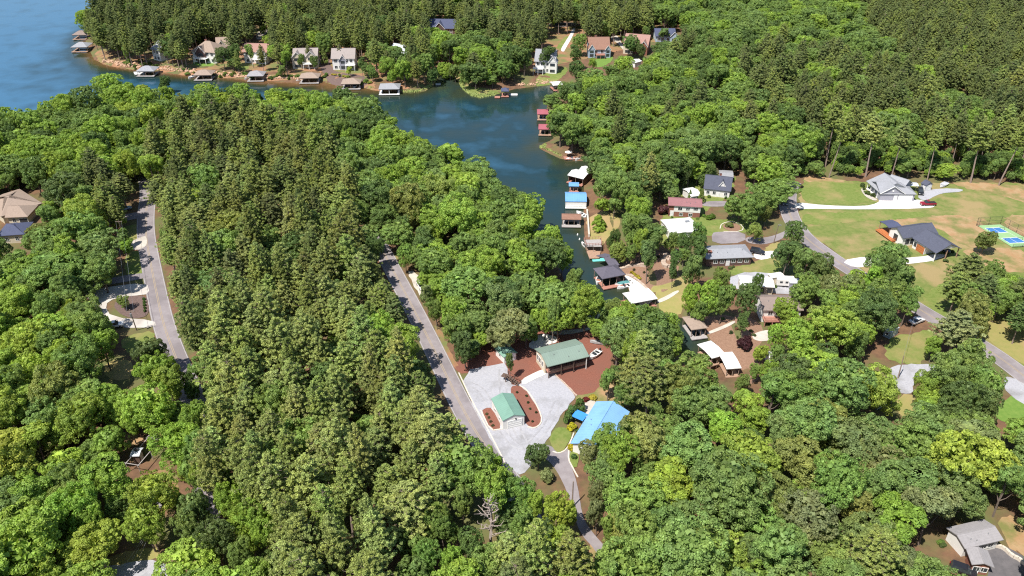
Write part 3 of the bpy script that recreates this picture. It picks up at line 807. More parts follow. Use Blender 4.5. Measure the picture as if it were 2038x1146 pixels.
        mb.add(top + [(a, b, c - t) for a, b, c in top], [(0, 1, 4, 3), (1, 2, 5, 4), (9, 10, 7, 6), (10, 11, 8, 7), (0, 6, 7, 1), (1, 7, 8, 2), (0, 3, 9, 6), (2, 8, 11, 5)])
        o = s.part(v, 'gable_roof', mb, roof or v.roof.data.materials[0])
        br = MB()
        for a, b in ((top[0], top[1]), (top[1], top[2])):
            br.bar((a[0], a[1] - .03, a[2] - .1), (b[0], b[1] - .03, b[2] - .1), .12, .12, 4)
        br.build('barge_board', m_trim, o)
        return y0

HOUSES = {}
# -- the green roofed group in the middle
h = House('garage', 'white garage with teal green metal roof standing between two red mulch beds', 'garage', land='the teal roofed garage on the gravel yard')
v = h.vol((977.4, 792.8), (1000.4, 837.3), C=(1045.5, 826.8), he=3.0, rise=1.0, wall=w_white, roof=r_teal, over=.16)
h.door(v, 'x+', .55, 3.3, 2.15, name='garage_door'); h.win(v, 'y-', (.3, .7), 1.4, .8, .8)
h.part(v, 'lamp', MB().box(v.x1, v.x1 + .2, .35, .6, 2.45, 2.75), m_darktrim)
h = House('house', 'house with sage green metal roof and deep shaded porch above red mulch', land='the sage green roofed house')
v = h.vol((1089.4, 730), (1173.2, 709), C=(1062.5, 694.1), he=4.0, rise=1.3, wall=w_cream, roof=r_sage, inset=(.4, .5, 2.4, .4))
h.win(v, 'x-', (.2, .45, .75), 2.2, .9, 1.6); h.win(v, 'y-', (.12, .3, .5, .7, .88), 2.5, 1.3, 1.5, m_darktrim)
yf = -v.w / 2 + .45
h.part(v, 'porch_shade_panel', MB().box(v.x0 + .3, v.x1, v.y0 - .05, v.y0 + .05, -.4, 3.9), w_darkwood)  # dark panel over the cream wall, stands in for the porch's deep shade
dk = h.part(v, 'porch_floor', MB().box(v.x0 + .2, v.x1, yf, v.y0, 1.25, 1.45), w_redwood)
mb = MB(); mb.box(v.x0 + .2, v.x1, yf - .08, yf, 2.3, 2.42); mb.box(v.x0 + .2, v.x1, yf - .08, yf, 1.6, 1.7)
k = v.x0 + .3
while k < v.x1: mb.box(k, k + .08, yf - .07, yf - .01, 1.45, 2.35); k += .22
mb.build('railing', w_darkwood, dk)
h.part(v, 'lower_shade_panel', MB().box(v.x0 + .3, v.x1 - .2, yf + .25, yf + .4, -.3, 1.25), m_darktrim)  # dark sheet in place of the shade below the porch floor
h.part(v, 'door', MB().box(.5, 1.4, v.y0 - .08, v.y0 + .02, 1.45, 3.5), m_darktrim)
for t in (0, .33, .66, 1):
    x = v.x0 + .15 + t * (v.x1 - v.x0 - .3)
    h.part(v, 'porch_post', MB().box(x - .09, x + .09, yf - .3, yf - .12, -.6, v.he - .05), m_trim if t == 1 else w_darkwood)  # shade put into the post colour: dark posts, only the sunlit end one white
h.vents(v, 3)
h = House('shed', 'small white shed with teal roof half hidden under a leaning tree', 'shed', land='the small teal roofed shed')
v = h.vol((984, 692.6), (1002.8, 711.5), C=(1031.9, 703.6), he=2.3, rise=.9, wall=w_white, roof=r_teal, over=.25)
h.door(v, 'x+', .75, .9, 1.9); h.win(v, 'x+', (.3,), 1.4, .8, .7); h.win(v, 'y-', (.5,), 1.4, .7, .7)
h = House('house', 'long house with bright blue metal roof partly under big trees', land='the bright blue roof')
v = h.vol((1186.6, 798.7), (1135, 881.8), C=(1253, 820.3), he=2.9, rise=1.7, wall=w_white, roof=r_blue, over=.5)
h.win(v, 'y-', (.2, .4, .6, .8), 1.5, 1.1, 1.2); h.win(v, 'x+', (.3, .7), 1.5, 1.1, 1.2); h.win(v, 'x-', (.3, .7), 1.5, 1.1, 1.2); h.door(v, 'y-', .5)
h.vents(v, 2)
t = empty('canopy', at(1153, 842), R(-35), 'small bright blue awning beside the blue roofed house', 'canopy')
MB().add([(-1.5, -1.2, 2.3), (1.5, -1.2, 2.3), (1.5, 1.2, 2.6), (-1.5, 1.2, 2.6), (-1.5, -1.2, 2.22), (1.5, -1.2, 2.22), (1.5, 1.2, 2.52), (-1.5, 1.2, 2.52)],
         [(0, 1, 2, 3), (7, 6, 5, 4), (0, 4, 5, 1), (1, 5, 6, 2), (2, 6, 7, 3), (3, 7, 4, 0)]).build('cover', mat('awning_blue', (.05, .26, .70), (.045, .23, .62), 1, .6, world=False), t)
for x in (-1.4, 1.4):
    for y in (-1.1, 1.1): MB().bar((x, y, 0), (x, y, 2.3 + (.12 if y > 0 else 0)), .05).build('post', m_steel, t)

# -- right hand lots
h = House('house', 'house with flat white roof at the end of the asphalt pad', land='the flat white roof by the asphalt pad')
v = h.vol((1334, 464.6), (1395, 459.5), C=(1328.6, 435.8), he=3.0, rise=.5, wall=w_white, roof=r_white, over=.4)
h.win(v, 'y-', (.2, .4, .75), 1.5, 1.2, 1.2); h.door(v, 'y-', .58); h.win(v, 'x-', (.3, .7), 1.5)
h.part(v, 'roof_unit', MB().box(2.0, 3.4, .6, 1.4, 3.3, 3.9), m_steel)
h = House('house', 'two storey house with red brown roof and brick lower floor', land='the red brown roofed house')
v = h.vol((1329.9, 408.3), (1398, 412.2), C=(1326, 391.3), he=4.4, rise=1.3, wall=w_brick, roof=r_redbr, over=.5)
h.part(v, 'upper_siding', MB().box(v.x0 + 1.6, v.x1 + .03, v.y0 - .04, v.y0 + .1, 1.9, 4.35), w_white)
h.win(v, 'y-', (.35, .6), 3.1, 1.3, 1.1); h.win(v, 'y-', (.85,), 3.3, 1.2, .7, m_darktrim); h.win(v, 'y-', (.4, .7), 1.0, 1.1, 1.0); h.door(v, 'y-', .1)
h.vents(v, 3)
h = House('house', 'white cottage with dark slate roof and one steep front dormer', land='the white dormer cottage')
v = h.vol((1400, 375), (1455, 381), w=9, he=2.9, rise=3.6, wall=w_white, roof=r_dark, over=.4)
h.gable(v, 1.6, 2.6, -.9, 4.0, 2.0, w_white, r_dark, .2)
h.win(v, 'y-', (.15, .4, .85), 1.5, 1.0, 1.2); h.door(v, 'y-', .55); h.win(v, 'x-', (.3, .7), 1.5)
v2 = h.vol((1376, 391), (1397, 388), w=7, he=2.6, rise=.7, wall=w_white, roof=r_white, over=.3); h.win(v2, 'y-', (.3, .7), 1.4)
h.chimney(v, .5, 1.0, .6, .7)
h = House('shed', 'grey roofed shed behind the dormer cottage by a cream flowering tree', 'shed')
v = h.vol((1432, 351), (1460, 353), C=(1434, 338), he=2.6, rise=.5, wall=w_grey, roof=r_grey, over=.3); h.door(v, 'y-', .3); h.win(v, 'y-', (.7,), 1.4)
h = House('house', 'long dark brick house with pale grey hipped roof and brick chimney', land='the long grey roofed brick house')
v = h.vol((1405, 515.5), (1500.6, 511.5), C=(1405, 489), he=3.0, rise=1.2, hip=(0, .7), wall=w_darkbrick, roof=r_grey, over=.5)
h.chimney(v, -v.L * .38, -v.w * .16, .2, 1.3); h.win(v, 'y-', (.2, .35, .6, .75, .9), 1.6, 1.2, 1.1); h.door(v, 'y-', .48); h.door(v, 'x+', .5, 2.6, 2.1, name='garage_door'); h.vents(v, 4)
h = House('house', 'low house with broad flat white roof above grey gravel', land='the broad flat white roof')
v = h.vol((1474, 568), (1542.5, 571.7), C=(1464, 547), he=3.0, rise=.5, wall=w_cream, roof=r_white, over=.4)
h.win(v, 'y-', (.2, .45, .65, .9), 1.5, 1.2, 1.2, m_darktrim); h.door(v, 'y-', .55); h.win(v, 'x-', (.4,), 1.4)
v2 = h.vol((1536, 553), (1562, 549), w=2.5, he=2.7, rise=.15, wall=w_cream, roof=r_white, over=.2, foot=False)
h = House('house', 'white house with long taupe roof behind a bright green tree', land='the taupe roofed white house')
v = h.vol((1517, 617.6), (1600, 617.6), C=(1509, 586), he=4.2, rise=1.9, wall=w_white, roof=r_taupe, over=.5)
h.win(v, 'y-', (.2, .4, .6, .8), 3.0, 1.2, 1.2); h.win(v, 'y-', (.3, .5, .9), 1.0, 1.1, 1.2); h.door(v, 'y-', .72, m=w_darkwood)
h.deck(v, v.x0, v.x0 + 4.5, v.y0 - 2.6, v.y0, 1.9, w_redwood, True, w_redwood); h.vents(v, 3)
h = House('shed', 'grey roofed shed glimpsed between tall trees behind the white dock roofs', 'shed')
v = h.vol((1606, 703), (1631, 701), w=6, he=2.6, rise=1.2, wall=w_darkwood, roof=r_taupe, over=.3); h.door(v, 'y-', .5); h.win(v, 'y-', (.2, .8), 1.4, .8, .8)
h = House('shed', 'tiny white shed among shrubs behind the lower white dock roof', 'shed')
v = h.vol((1531, 712), (1544, 711), w=2.6, he=2.2, rise=.6, wall=w_white, roof=r_white, over=.15); h.door(v, 'y-', .5, .8, 1.8)
h = House('house', 'large grey house with pale grey gables and white double garage door', land='the large grey gabled house')
v = h.vol((1724, 360), (1748, 381), w=12.5, he=3.0, rise=3.0, wall=w_white, roof=r_grey, over=.5, inset=(.5, .5, 2.4, .5))
for t_ in (.05, .35, .65, .95):
    x = v.x0 + t_ * (v.x1 - v.x0); h.part(v, 'porch_post', MB().box(x - .12, x + .12, -v.w / 2 + .4, -v.w / 2 + .65, 0, 2.9), m_trim)
h.part(v, 'porch_floor', MB().box(v.x0, v.x1, -v.w / 2 + .3, v.y0, .05, .35), m_conc)
h.win(v, 'y-', (.2, .8), 1.7, 1.2, 1.5); h.door(v, 'y-', .5, m=w_darkwood)
g = h.vol((1752, 385.6), (1825, 386.5), w=11, he=2.9, rise=2.2, hip=(0, .9), wall=w_grey, roof=r_grey, over=.4)
h.gable(g, -g.L * .5 + 4.5, 9.0, .02, 2.95, 2.9, w_grey, r_grey, .35)
h.door(g, 'y-', .74, 4.8, 2.3, name='garage_door'); h.door(g, 'y-', .45, .95, 2.1)
h.part(g, 'gable_vent', MB().bar((-g.L * .5 + 4.5, g.y0 - .12, 3.9), (-g.L * .5 + 4.5, g.y0 - .01, 3.9), .35, .35, 12), m_trim)
h.win(g, 'x+', (.5,), 1.5)
b2 = h.vol((1760, 365), (1797, 377), w=8, he=3.2, rise=2.4, wall=w_grey, roof=r_grey, over=.4, foot=False)
h.gable(v, -1.5, 2.6, -3.0, 4.1, 1.1, w_white, r_grey, .2)
p = h.vol((1811, 369), (1829, 370), C=(1809, 362), he=2.5, rise=.3, wall=None, roof=r_paper, over=.2, foot=False, flat=True)
for x in (-1, 1): h.part(p, 'post', MB().box(x * (p.L / 2 - .2) - .08, x * (p.L / 2 - .2) + .08, -.1, .1, 0, 2.5), m_trim)
h = House('shed', 'white shed with dark gabled roof and roll door by the tall pines', 'shed', land='the dark roofed shed by the pines')
v = h.vol((1832.5, 364), (1843.5, 369.4), C=(1862, 368.4), he=2.5, rise=1.1, wall=w_grey, roof=r_dark, over=.2)
h.door(v, 'x+', .5, 2.3, 2.1, name='garage_door'); h.door(v, 'y-', .7, .9, 2)
h = House('house', 'modern white house with dark charcoal roof, cedar door and open carport', land='the charcoal roofed modern house')
v = h.vol((1815.6, 473), (1863.8, 504), C=(1905, 489), he=3.4, rise=2.4, wall=w_white, roof=r_dark, over=.5, inset=(.5, 5.2, .5, .5))
h.door(v, 'y-', .68, 3.4, 2.5, m=w_orange, name='garage_door'); h.win(v, 'y-', (.2, .32), 1.7, .9, 1.3, m_darktrim)
h.part(v, 'gable_panel', MB().add([(v.L / 2 - .5, -v.w * .36, 4.05), (v.L / 2 - .5, v.w * .36, 4.05), (v.L / 2 - .5, 0, 5.45), (v.L / 2 - .35, -v.w * .36, 4.05), (v.L / 2 - .35, v.w * .36, 4.05), (v.L / 2 - .35, 0, 5.45)],
       [(2, 1, 0), (3, 4, 5), (0, 1, 4, 3), (1, 2, 5, 4), (2, 0, 3, 5)]), w_white)
for y in (-v.w / 2 + .5, 0, v.w / 2 - .5): h.part(v, 'carport_post', MB().box(v.L / 2 - .8, v.L / 2 - .55, y - .12, y + .12, 0, 3.4), m_trim if y < 0 else w_wood)
v2 = h.vol((1798, 474.5), (1868, 464.5), C=(1776, 451.5), he=3.3, rise=2.0, wall=w_white, roof=r_dark, over=.5)
h.win(v2, 'y-', (.15, .3), 1.6, 1.2, 1.6, m_darktrim); h.win(v2, 'x-', (.5,), 1.8, 1.6, 1.8, m_darktrim); h.vents(v2, 2)
p = h.vol((1772, 455), (1797, 451.5), w=5.5, he=3.4, rise=.4, wall=None, roof=r_navy, over=.2, foot=False, flat=True)
for x, y in ((-1, -1), (-1, 1), (1, -1)): h.part(p, 'porch_post', MB().box(x * (p.L / 2 - .3) - .1, x * (p.L / 2 - .3) + .1, y * (p.w / 2 - .3) - .1, y * (p.w / 2 - .3) + .1, 0, 3.4), w_wood)
h.deck(p, -p.L / 2 - 1.2, p.L / 2 - .6, -p.w / 2 - 3.4, p.w / 2 - .4, .7, w_orange, True, w_orange)
h = House('shed', 'pale little shed in tree shade beside the curving road', 'shed', land='the pale shed in roadside shade')
v = h.vol((1759, 655), (1774, 662.5), C=(1786, 649), he=2.2, rise=.5, wall=w_bluegrey, roof=r_paper, over=.15); h.door(v, 'x+', .5, .9, 1.9); h.win(v, 'y-', (.5,), 1.3, .7, .7)
h = House('barn', 'pale blue metal barn nearly hidden behind trees by the gravel drive', 'barn')
v = h.vol((1752, 797), (1783, 781), w=7, he=3.2, rise=1.2, wall=w_bluegrey, roof=r_paper, over=.2); h.door(v, 'x+', .5, 3, 2.6, name='garage_door')
h = House('house', 'house with low lavender grey L-shaped roof beside a dark drive', land='the lavender grey roof')
v = h.vol((1921, 1092), (1998, 1074), C=(1900, 1046), he=3.0, rise=.9, wall=w_white, roof=r_lav, over=.5)
h.win(v, 'y-', (.6, .8), 1.5, 1.1, 1.1); h.win(v, 'x+', (.3, .7), 1.5); h.vents(v, 3)
v2 = h.vol((1922, 1090), (1934.5, 1123.5), C=(1973, 1113), he=2.9, rise=.75, wall=w_brick, roof=r_lav, over=.5)
h.win(v2, 'x+', (.3, .7), 1.4, 1.3, 1.1); h.door(v2, 'y+', .5, m=w_darkwood)

# -- left side
h = House('house', 'brown hip roofed house among dense trees past the parked blue car', land='the brown hip roofed house')
v = h.vol((2, 431), (84, 404), C=(-14, 392), he=3.2, rise=2.6, hip=(.8, .9), wall=w_cream, roof=r_tan, over=.6)
h.win(v, 'y-', (.2, .5, .8), 1.6); h.win(v, 'x+', (.4,), 1.6)
v2 = h.vol((9, 433), (55, 431), w=9, he=3.1, rise=2.2, hip=(0, .9), wall=w_cream, roof=r_tan, over=.6); h.door(v2, 'y-', .78, 2.6, 2.2, name='garage_door', m=m_darktrim); h.win(v2, 'y-', (.3,), 1.6)
h = House('house', 'house with slate grey hip roof just below the brown hip roofed house')
v = h.vol((-8, 470), (48, 466), w=9, he=3.2, rise=1.8, hip=(1, 1), wall=w_cream, roof=r_navy, over=.5); h.win(v, 'y-', (.3, .7), 1.6)
h = House('shed', 'shed with pale blue roof deep in tree shade with a round dish', 'shed', land='the pale roofed shed in deep shade')
v = h.vol((258, 908), (277, 907.5), C=(247, 891.5), he=2.7, rise=.35, wall=w_darkwood, roof=r_paper, over=.3, flat=True); h.door(v, 'x+', .5)
dsh = MB(); 
for k in range(12):
    a, b_ = k * math.pi / 6, (k + 1) * math.pi / 6
    dsh.add([(0, 0, 3.15), (.5 * math.cos(a), .5 * math.sin(a), 3.4), (.5 * math.cos(b_), .5 * math.sin(b_), 3.4), (0, 0, 3.1)], [(0, 1, 2), (3, 2, 1)])
dsh.bar((0, 0, 2.9), (0, 0, 3.15), .06)
h.part(v, 'dish', dsh, m_black)
t = empty('pergola', at(292, 912), R(-12), 'weathered open timber frame in deep shade beside the pale roofed shed', 'pergola')
for x in (-1.4, 1.6):
    for y in (-4.5, 0, 4.0): MB().bar((x, y, 0), (x, y, 2.4), .08).build('post', w_greydeck, t)
for x in (-1.4, 1.6): MB().box(x - .08, x + .08, -4.7, 4.3, 2.4, 2.55).build('beam', w_greydeck, t)
for y in (-4.5, 3.4, 3.8, 4.2): MB().box(-1.7, 1.9, y - .06, y + .06, 2.55, 2.67).build('rafter', w_greydeck, t)

# -- the opposite shore, from west to east
def far_house(label, A, B, w, he, rise, wall, roof, gables=(), hip=(0, 0), wins=(.15, .35, .65, .85), rows=None, deck=None, land=None, chim=None, C=None):
    h = House('house', label, land=land)
    v = h.vol(A, B, C=C, w=w, he=he, rise=rise, hip=hip, wall=wall, roof=roof, over=.6)
    for z in rows or ((1.5, he - 1.3) if he > 4.5 else (1.5,)): h.win(v, 'y-', wins, z, 1.4, 1.5)
    h.win(v, 'x+', (.3, .7), 1.6); h.win(v, 'x-', (.3, .7), 1.6)
    for (x, gw, gd, ghe, gr, gwall) in gables:
        y = h.gable(v, x, gw, gd, ghe, gr, gwall or wall, roof)
        for zz in ((1.4, ghe - 1.0) if ghe > 4 else (1.4,)):
            h.part(v, 'gable_window', rect_ring(gw * .45, 1.5, .1, y - .1, y + .02).__class__().box(x - gw * .25, x + gw * .25, y - .06, y + .02, zz - .75, zz + .75), m_glass)
    if deck: h.deck(v, *deck)
    if chim: h.chimney(v, *chim)
    return h, v
far_house('white house with grey roof half behind a big dark tree near the point', (298, 97), (316, 101), 12, 6.0, 3.0, w_white, r_grey, land='the white house near the point', wins=(.3, .7))
far_house('big lake house with tan roof, dark front gable and green lawn', (379, 101.6), (428, 105), 13, 6.0, 4.2, w_white, r_tan, gables=[(-1.5, 6.0, .8, 5.6, 3.4, w_darkbrick)], hip=(.9, .9),
          deck=(-5, 2.5, -9.2, -6, 3.0, m_trim, True), land='the tan roofed lake house', chim=(-1.8, 1.2, .6, 1.0))
far_house('tan gabled wing house just behind the big tan roofed lake house', (430, 92), (459, 90), 10, 4.5, 3.6, w_cream, r_tan, gables=[(-1.0, 4.5, .6, 4.4, 3.0, None)], wins=(.2, .8))
far_house('white lake house with pink tan roof behind a thin dark tree', (481, 103), (531, 104), 11, 6.2, 3.2, w_white, r_pink, gables=[(3.5, 5.5, 1.2, 6, 2.6, None)], deck=(-1, 6.5, -8.5, -5.2, 3.0, m_trim, True), land='the half hidden white lake house')
far_house('lake house with two pale grey gables among young trees', (581, 113), (632, 112), 11, 6.2, 3.0, w_cream, r_mauve, gables=[(-4.2, 6, 1.0, 5.8, 3.0, None), (3.0, 6, .8, 6.0, 3.0, None)], deck=(-1, 5, -8.5, -5.6, 3.0, m_trim, True), land='the twin grey gabled lake house')
far_house('white lake house with grey pink roof beside purple brown mulch', (658, 117), (706.5, 116.5), 11, 6.0, 4.0, w_white, r_mauve, gables=[(-.3, 4.2, .5, 5.2, 2.6, w_grey)], deck=(1.2, 6.2, -8.2, -5.2, 3.2, m_trim, True), land='the grey pink roofed lake house', chim=(-2.5, 2.5, .9, 1.0))
far_house('house with pale roof mostly hidden by lakeside trees', (772, 102), (812, 108), 12, 4.5, 3.0, w_white, r_paper, gables=[(-3, 5, .6, 4.2, 2.4, None)], land='the tree hidden pale roofed house')
far_house('dark navy roofed house with front gable high in the pines', (852, 56), (907, 57), 13, 4.8, 4.0, w_darkwood, r_navy, gables=[(-1.5, 7, 1.0, 4.6, 3.8, None)], land='the navy roofed house in the pines')
far_house('steep grey roofed house with white pillared porch near the cove head', (1063, 122), (1106, 124), 11, 6.0, 5.0, w_white, r_grey, gables=[(4.0, 5, .6, 5.6, 3.4, None)], deck=(-5.8, -.5, -8.5, -5.2, 3.0, m_trim, True), land='the steep grey roofed house')
far_house('pale blue house with big brown roof and three front gables', (1171.5, 98.5), (1215, 98), 12, 4.6, 5.2, w_bluegrey, r_brown, gables=[(-4.2, 4.2, .6, 4.4, 3.0, w_bluegrey), (4.7, 3.6, .6, 4.4, 2.4, w_bluegrey)], land='the big brown roofed house',
          deck=(-2, 3, -8.6, -5.6, 2.2, w_redwood, True, w_redwood), chim=(-1.5, 1.5, .7, .9))
far_house('pink tan roofed house behind a round dark tree', (1240, 88), (1290, 92), 14, 5.0, 4.4, w_brick, r_pink, gables=[(-4, 6, 1.0, 4.8, 3.6, w_cream), (4.6, 5, 1.4, 4.8, 3.0, None)], land='the pink tan roofed house')
far_house('grey blue roofed house at the upper edge of the green woods', (1304, 72), (1346, 72), 11, 3.4, 3.2, w_bluegrey, r_navy, gables=[(5, 5, .8, 3.4, 2.6, None)], land='the grey blue roofed house')
h = House('shed', 'small white roofed shed half under trees below the pink tan house', 'shed')
v = h.vol((1264, 125), (1278, 121), w=5, he=2.6, rise=.6, wall=w_white, roof=r_white, over=.2); h.door(v, 'y-', .5)
h = House('house', 'pale house glimpsed through trees behind the grassy point')
v = h.vol((978, 120), (993, 122), w=9, he=4.5, rise=2.5, wall=w_white, roof=r_paper, over=.4); h.win(v, 'y-', (.5,), 2)

# ------------------------------------------------------------------ boathouses and docks
def boathouse(label, A, B, C=None, w=None, he=3.0, rise=1.0, hip=(0, 0), roof=None, deckm=None, walls=None, front=1.2, fz=.6, name='boathouse', over=.5, land=None, frontdeck=True, posts=3, side=None):
    h = House(name, label, 'boathouse', base=LAKE_Z, land=land)
    v = h.vol(A, B, C=C, w=w, he=he, rise=rise, hip=hip, roof=roof, wall=None, over=over)
    deckm = deckm or w_wood
    mb = MB(); x0, x1, y0, y1 = -v.L / 2 + .3, v.L / 2 - .3, -v.w / 2 + .3, v.w / 2 - .3
    d = 1.1
    mb.box(x0, x0 + d, y0, y1, fz - .25, fz); mb.box(x1 - d, x1, y0, y1, fz - .25, fz)
    mb.box(x0 + d, x1 - d, y1 - d, y1, fz - .25, fz)
    if frontdeck: mb.box(x0 - .2, x1 + .2, y0 - front, y0, fz - .25, fz)
    h.part(v, 'deck', mb, deckm)
    for i in range(posts):
        x = x0 + .1 + (x1 - x0 - .2) * i / (posts - 1)
        for y in (y0 + .1, y1 - .1):
            h.part(v, 'post', MB().bar((x, y, -2.2), (x, y, he - .1), .11, .11, 6), m_pole if deckm is not m_trim else m_trim)
    mb = MB()
    mb.box(x0, x1, y0, y0 + .15, he - .45, he - .18); mb.box(x0, x1, y1 - .15, y1, he - .45, he - .18)
    h.part(v, 'beam', mb, m_pole)
    if walls:
        mb = MB()
        mb.box(x0 + .05, x1 - .05, y1 - .12, y1 - .02, fz, he - .2); mb.box(x0 + .02, x0 + .12, y0 + .3, y1 - .2, fz, he - .2); mb.box(x1 - .12, x1 - .02, y0 + .3, y1 - .2, fz, he - .2)
        h.part(v, 'wall', mb, walls)
    if side: h.part(v, 'swim_deck', MB().box(side[0], side[1], side[2], side[3], fz - .25, fz - .02), side[4])
    return h, v
FARG = None
boathouse('dark brown roofed boathouse farther out off the wooded point', (142.5, 69.5), (171, 69), w=8, rise=1.6, hip=(.8, .8), roof=r_taupe, land='the boathouses off the wooded point')
boathouse('pale green grey roofed boathouse nearer the tip of the wooded point', (140, 94), (173, 93.5), w=9, rise=1.8, hip=(.8, .8), roof=r_grey)
boathouse('grey hip roofed boathouse with white boat before the point', (270, 141.5), (306, 141.5), w=8, rise=1.7, hip=(.9, .9), roof=r_grey, deckm=w_greydeck)
boathouse('tan grey hip roofed boathouse before the tan roofed lake house', (384, 149.5), (421, 149), w=8, rise=1.7, hip=(.9, .9), roof=r_tan, deckm=w_greydeck)
boathouse('mauve grey roofed boathouse half behind lakeside treetops', (490, 151.5), (524, 151), w=8, rise=1.7, hip=(.9, .9), roof=r_lav, deckm=w_greydeck)
boathouse('tan roofed boathouse with pale finger dock before the twin gabled house', (594, 155.5), (634, 155), w=8, rise=1.7, hip=(.9, .9), roof=r_tan, deckm=w_greydeck)
boathouse('tan roofed boathouse with small red deck beside the purple mulch', (678, 167), (717, 166.5), w=8, rise=1.7, hip=(.9, .9), roof=r_tan, deckm=w_greydeck, side=(-7.5, -4.6, -7, -3.5, w_redwood))
boathouse('wide silver grey roofed boathouse with white walkway at the marsh edge', (753, 177.5), (795, 177), w=9, rise=1.5, hip=(.7, .7), roof=r_grey, deckm=m_trim)
boathouse('small blue grey roofed boathouse with red deck beside the grassy point', (997, 181.5), (1013, 181.5), w=5, rise=1.0, hip=(.6, .6), roof=r_navy, deckm=w_redwood, side=(-5, -2.4, -5, -2.2, w_redwood))
boathouse('white roofed dock at the head of the cove under trees', (1101, 170), (1121, 168), w=6, rise=.6, roof=r_white, deckm=w_redwood)
boathouse('upper of the two red roofed docks at the wooded bank', (1069, 227), (1093, 227), w=6.5, rise=1.1, roof=r_red, deckm=w_wood, land='the red roofed docks')
boathouse('lower of the two red roofed docks with white rails', (1071.5, 257), (1098, 257.5), w=6.5, rise=1.1, roof=r_red, deckm=w_wood)
boathouse('white stepped roof boathouse with dark sides at the wooded bank', (1129.3, 348), (1161, 356), C=(1139.5, 334.3), rise=.8, he=3.2, roof=r_white, walls=w_darkwood, deckm=w_redwood, land='the white roofed boathouse on the east bank')
boathouse('white roofed shed joined behind the stepped white boathouse', (1150, 340), (1170, 345), w=6, rise=.8, he=4.0, roof=r_white, walls=w_darkwood, deckm=w_redwood, front=.6)
boathouse('small blue canopied dock between white and blue boathouses', (1132, 370), (1152.5, 370.5), C=(1132.5, 362), rise=.3, he=2.7, roof=r_blue2, deckm=w_redwood, front=2.2)
h, v = boathouse('large blue roofed boathouse with white front wall', (1125, 400.4), (1168, 401), C=(1127, 381.5), rise=1.3, he=2.8, roof=r_blue2, deckm=m_trim, land='the large blue roofed boathouse')
h.part(v, 'front_wall', MB().box(-v.L / 2 + .1, v.L / 2 - .1, -v.w / 2 + .15, -v.w / 2 + .3, .75, 2.55), w_white)
boathouse('brown roofed open boathouse with grey deck beside the dry lawn', (1117.8, 436.2), (1157, 437), C=(1118.5, 424.5), rise=.9, he=2.8, roof=r_brown, deckm=w_greydeck, front=1.6, land='the brown roofed open boathouse', posts=4)
h, v = boathouse('large slate L-roofed boathouse beside the white patio', (1198.7, 555), (1245.8, 545.8), C=(1182, 533.5), rise=1.7, he=3.6, hip=(.9, .9), roof=r_slate, deckm=w_redwood, front=1.5, land='the slate roofed boathouse', posts=4)
h.vol((1215, 532), (1233, 527), w=8.2, he=3.6, rise=1.4, hip=(0, 0), roof=r_slate, over=.4)
h, v = boathouse('flat white roofed dock beside the white patio with red ramp', (1256, 604), (1309, 594), C=(1238.5, 583), rise=.3, he=2.9, roof=r_white, deckm=w_redwood, land='the white dock roof by the patio', front=.5)
h.part(v, 'ramp', MB().box(-v.L / 2 - 2.6, -v.L / 2 + .2, -v.w * .05, v.w * .42, .45, .62), w_redwood)
boathouse('tan roofed boathouse with dark open front by the mulch slope', (1376, 656.5), (1409, 652), C=(1352.6, 631), rise=1.3, he=3.2, hip=(.6, .6), roof=r_tan, deckm=w_greydeck, front=1.3, land='the tan roofed boathouse', posts=4)
boathouse('upper of the two white metal dock roofs by the mulch slope', (1417, 713), (1445, 705), C=(1398.5, 682), rise=.3, he=3.0, roof=r_white, deckm=w_wood, front=.5, land='the two white dock roofs')
boathouse('lower of the two white metal dock roofs by the mulch slope', (1446, 734), (1476, 732), C=(1430, 701.5), rise=.3, he=3.2, roof=r_white, deckm=w_wood, front=.5)

def platform(name, label, cat, pts, z, m, thick=.25, posts=True, rail=None):
    P = [at(x, y, LAKE_Z + z) for x, y in pts]
    c = sum(P, Vector()) / len(P)
    t = empty(name, (c.x, c.y, LAKE_Z), 0, label, cat)
    poly = [(p.x - c.x, p.y - c.y) for p in P]
    MB().prism(poly, z - thick, z).build('deck', m, t)
    if posts:
        for x, y in poly: MB().bar((x * .93, y * .93, -2), (x * .93, y * .93, z + (.5 if rail else .1)), .1).build('post', m_pole, t)
    if rail:
        for i in range(len(poly)):
            a, b = poly[i], poly[(i + 1) % len(poly)]
            mb = MB(); mb.bar((*a, z + 1), (*b, z + 1), .06); mb.bar((*a, z + .5), (*b, z + .5), .04)
            n = max(2, int(math.hypot(a[0] - b[0], a[1] - b[1]) / .9))
            for k in range(n): 
                q = (a[0] + (b[0] - a[0]) * k / n, a[1] + (b[1] - a[1]) * k / n); mb.bar((*q, z), (*q, z + 1), .045)
            mb.build('railing', rail, t)
    FOOT.append(np.array([(p.x, p.y) for p in P]))
    return t
platform('dock', 'raised wooden dock with rails below the dry lawn point', 'dock', [(1162, 477), (1196, 476), (1197, 489), (1167, 490)], 2.6, w_greydeck, rail=w_redwood)
t = platform('dock', 'low brown wooden dock beneath the raised railed dock', 'dock', [(1165, 492), (1197, 491), (1193, 513), (1173, 514)], .7, w_wood)
t = empty('canopy', at(1188, 499, LAKE_Z + .7), 0, 'grey cloth canopy on the low brown wooden dock', 'canopy')
MB().box(-1.3, 1.3, -1.0, 1.0, 2.0, 2.12).build('cover', w_greydeck, t)
for x in (-1.2, 1.2):
    for y in (-.9, .9): MB().bar((x, y, 0), (x, y, 2), .05).build('post', m_steel, t)
c = at(1191, 517.5, LAKE_Z)
t = MB().prism([(-2.0, -.9), (2.0, -.9), (2.0, .9), (-2.0, .9)], .0, .18).build('floating_mat', mat('mat_teal', (.16, .58, .52), (.14, .5, .46), 1, .7, world=False), None, c, R(6), bevel=.06)
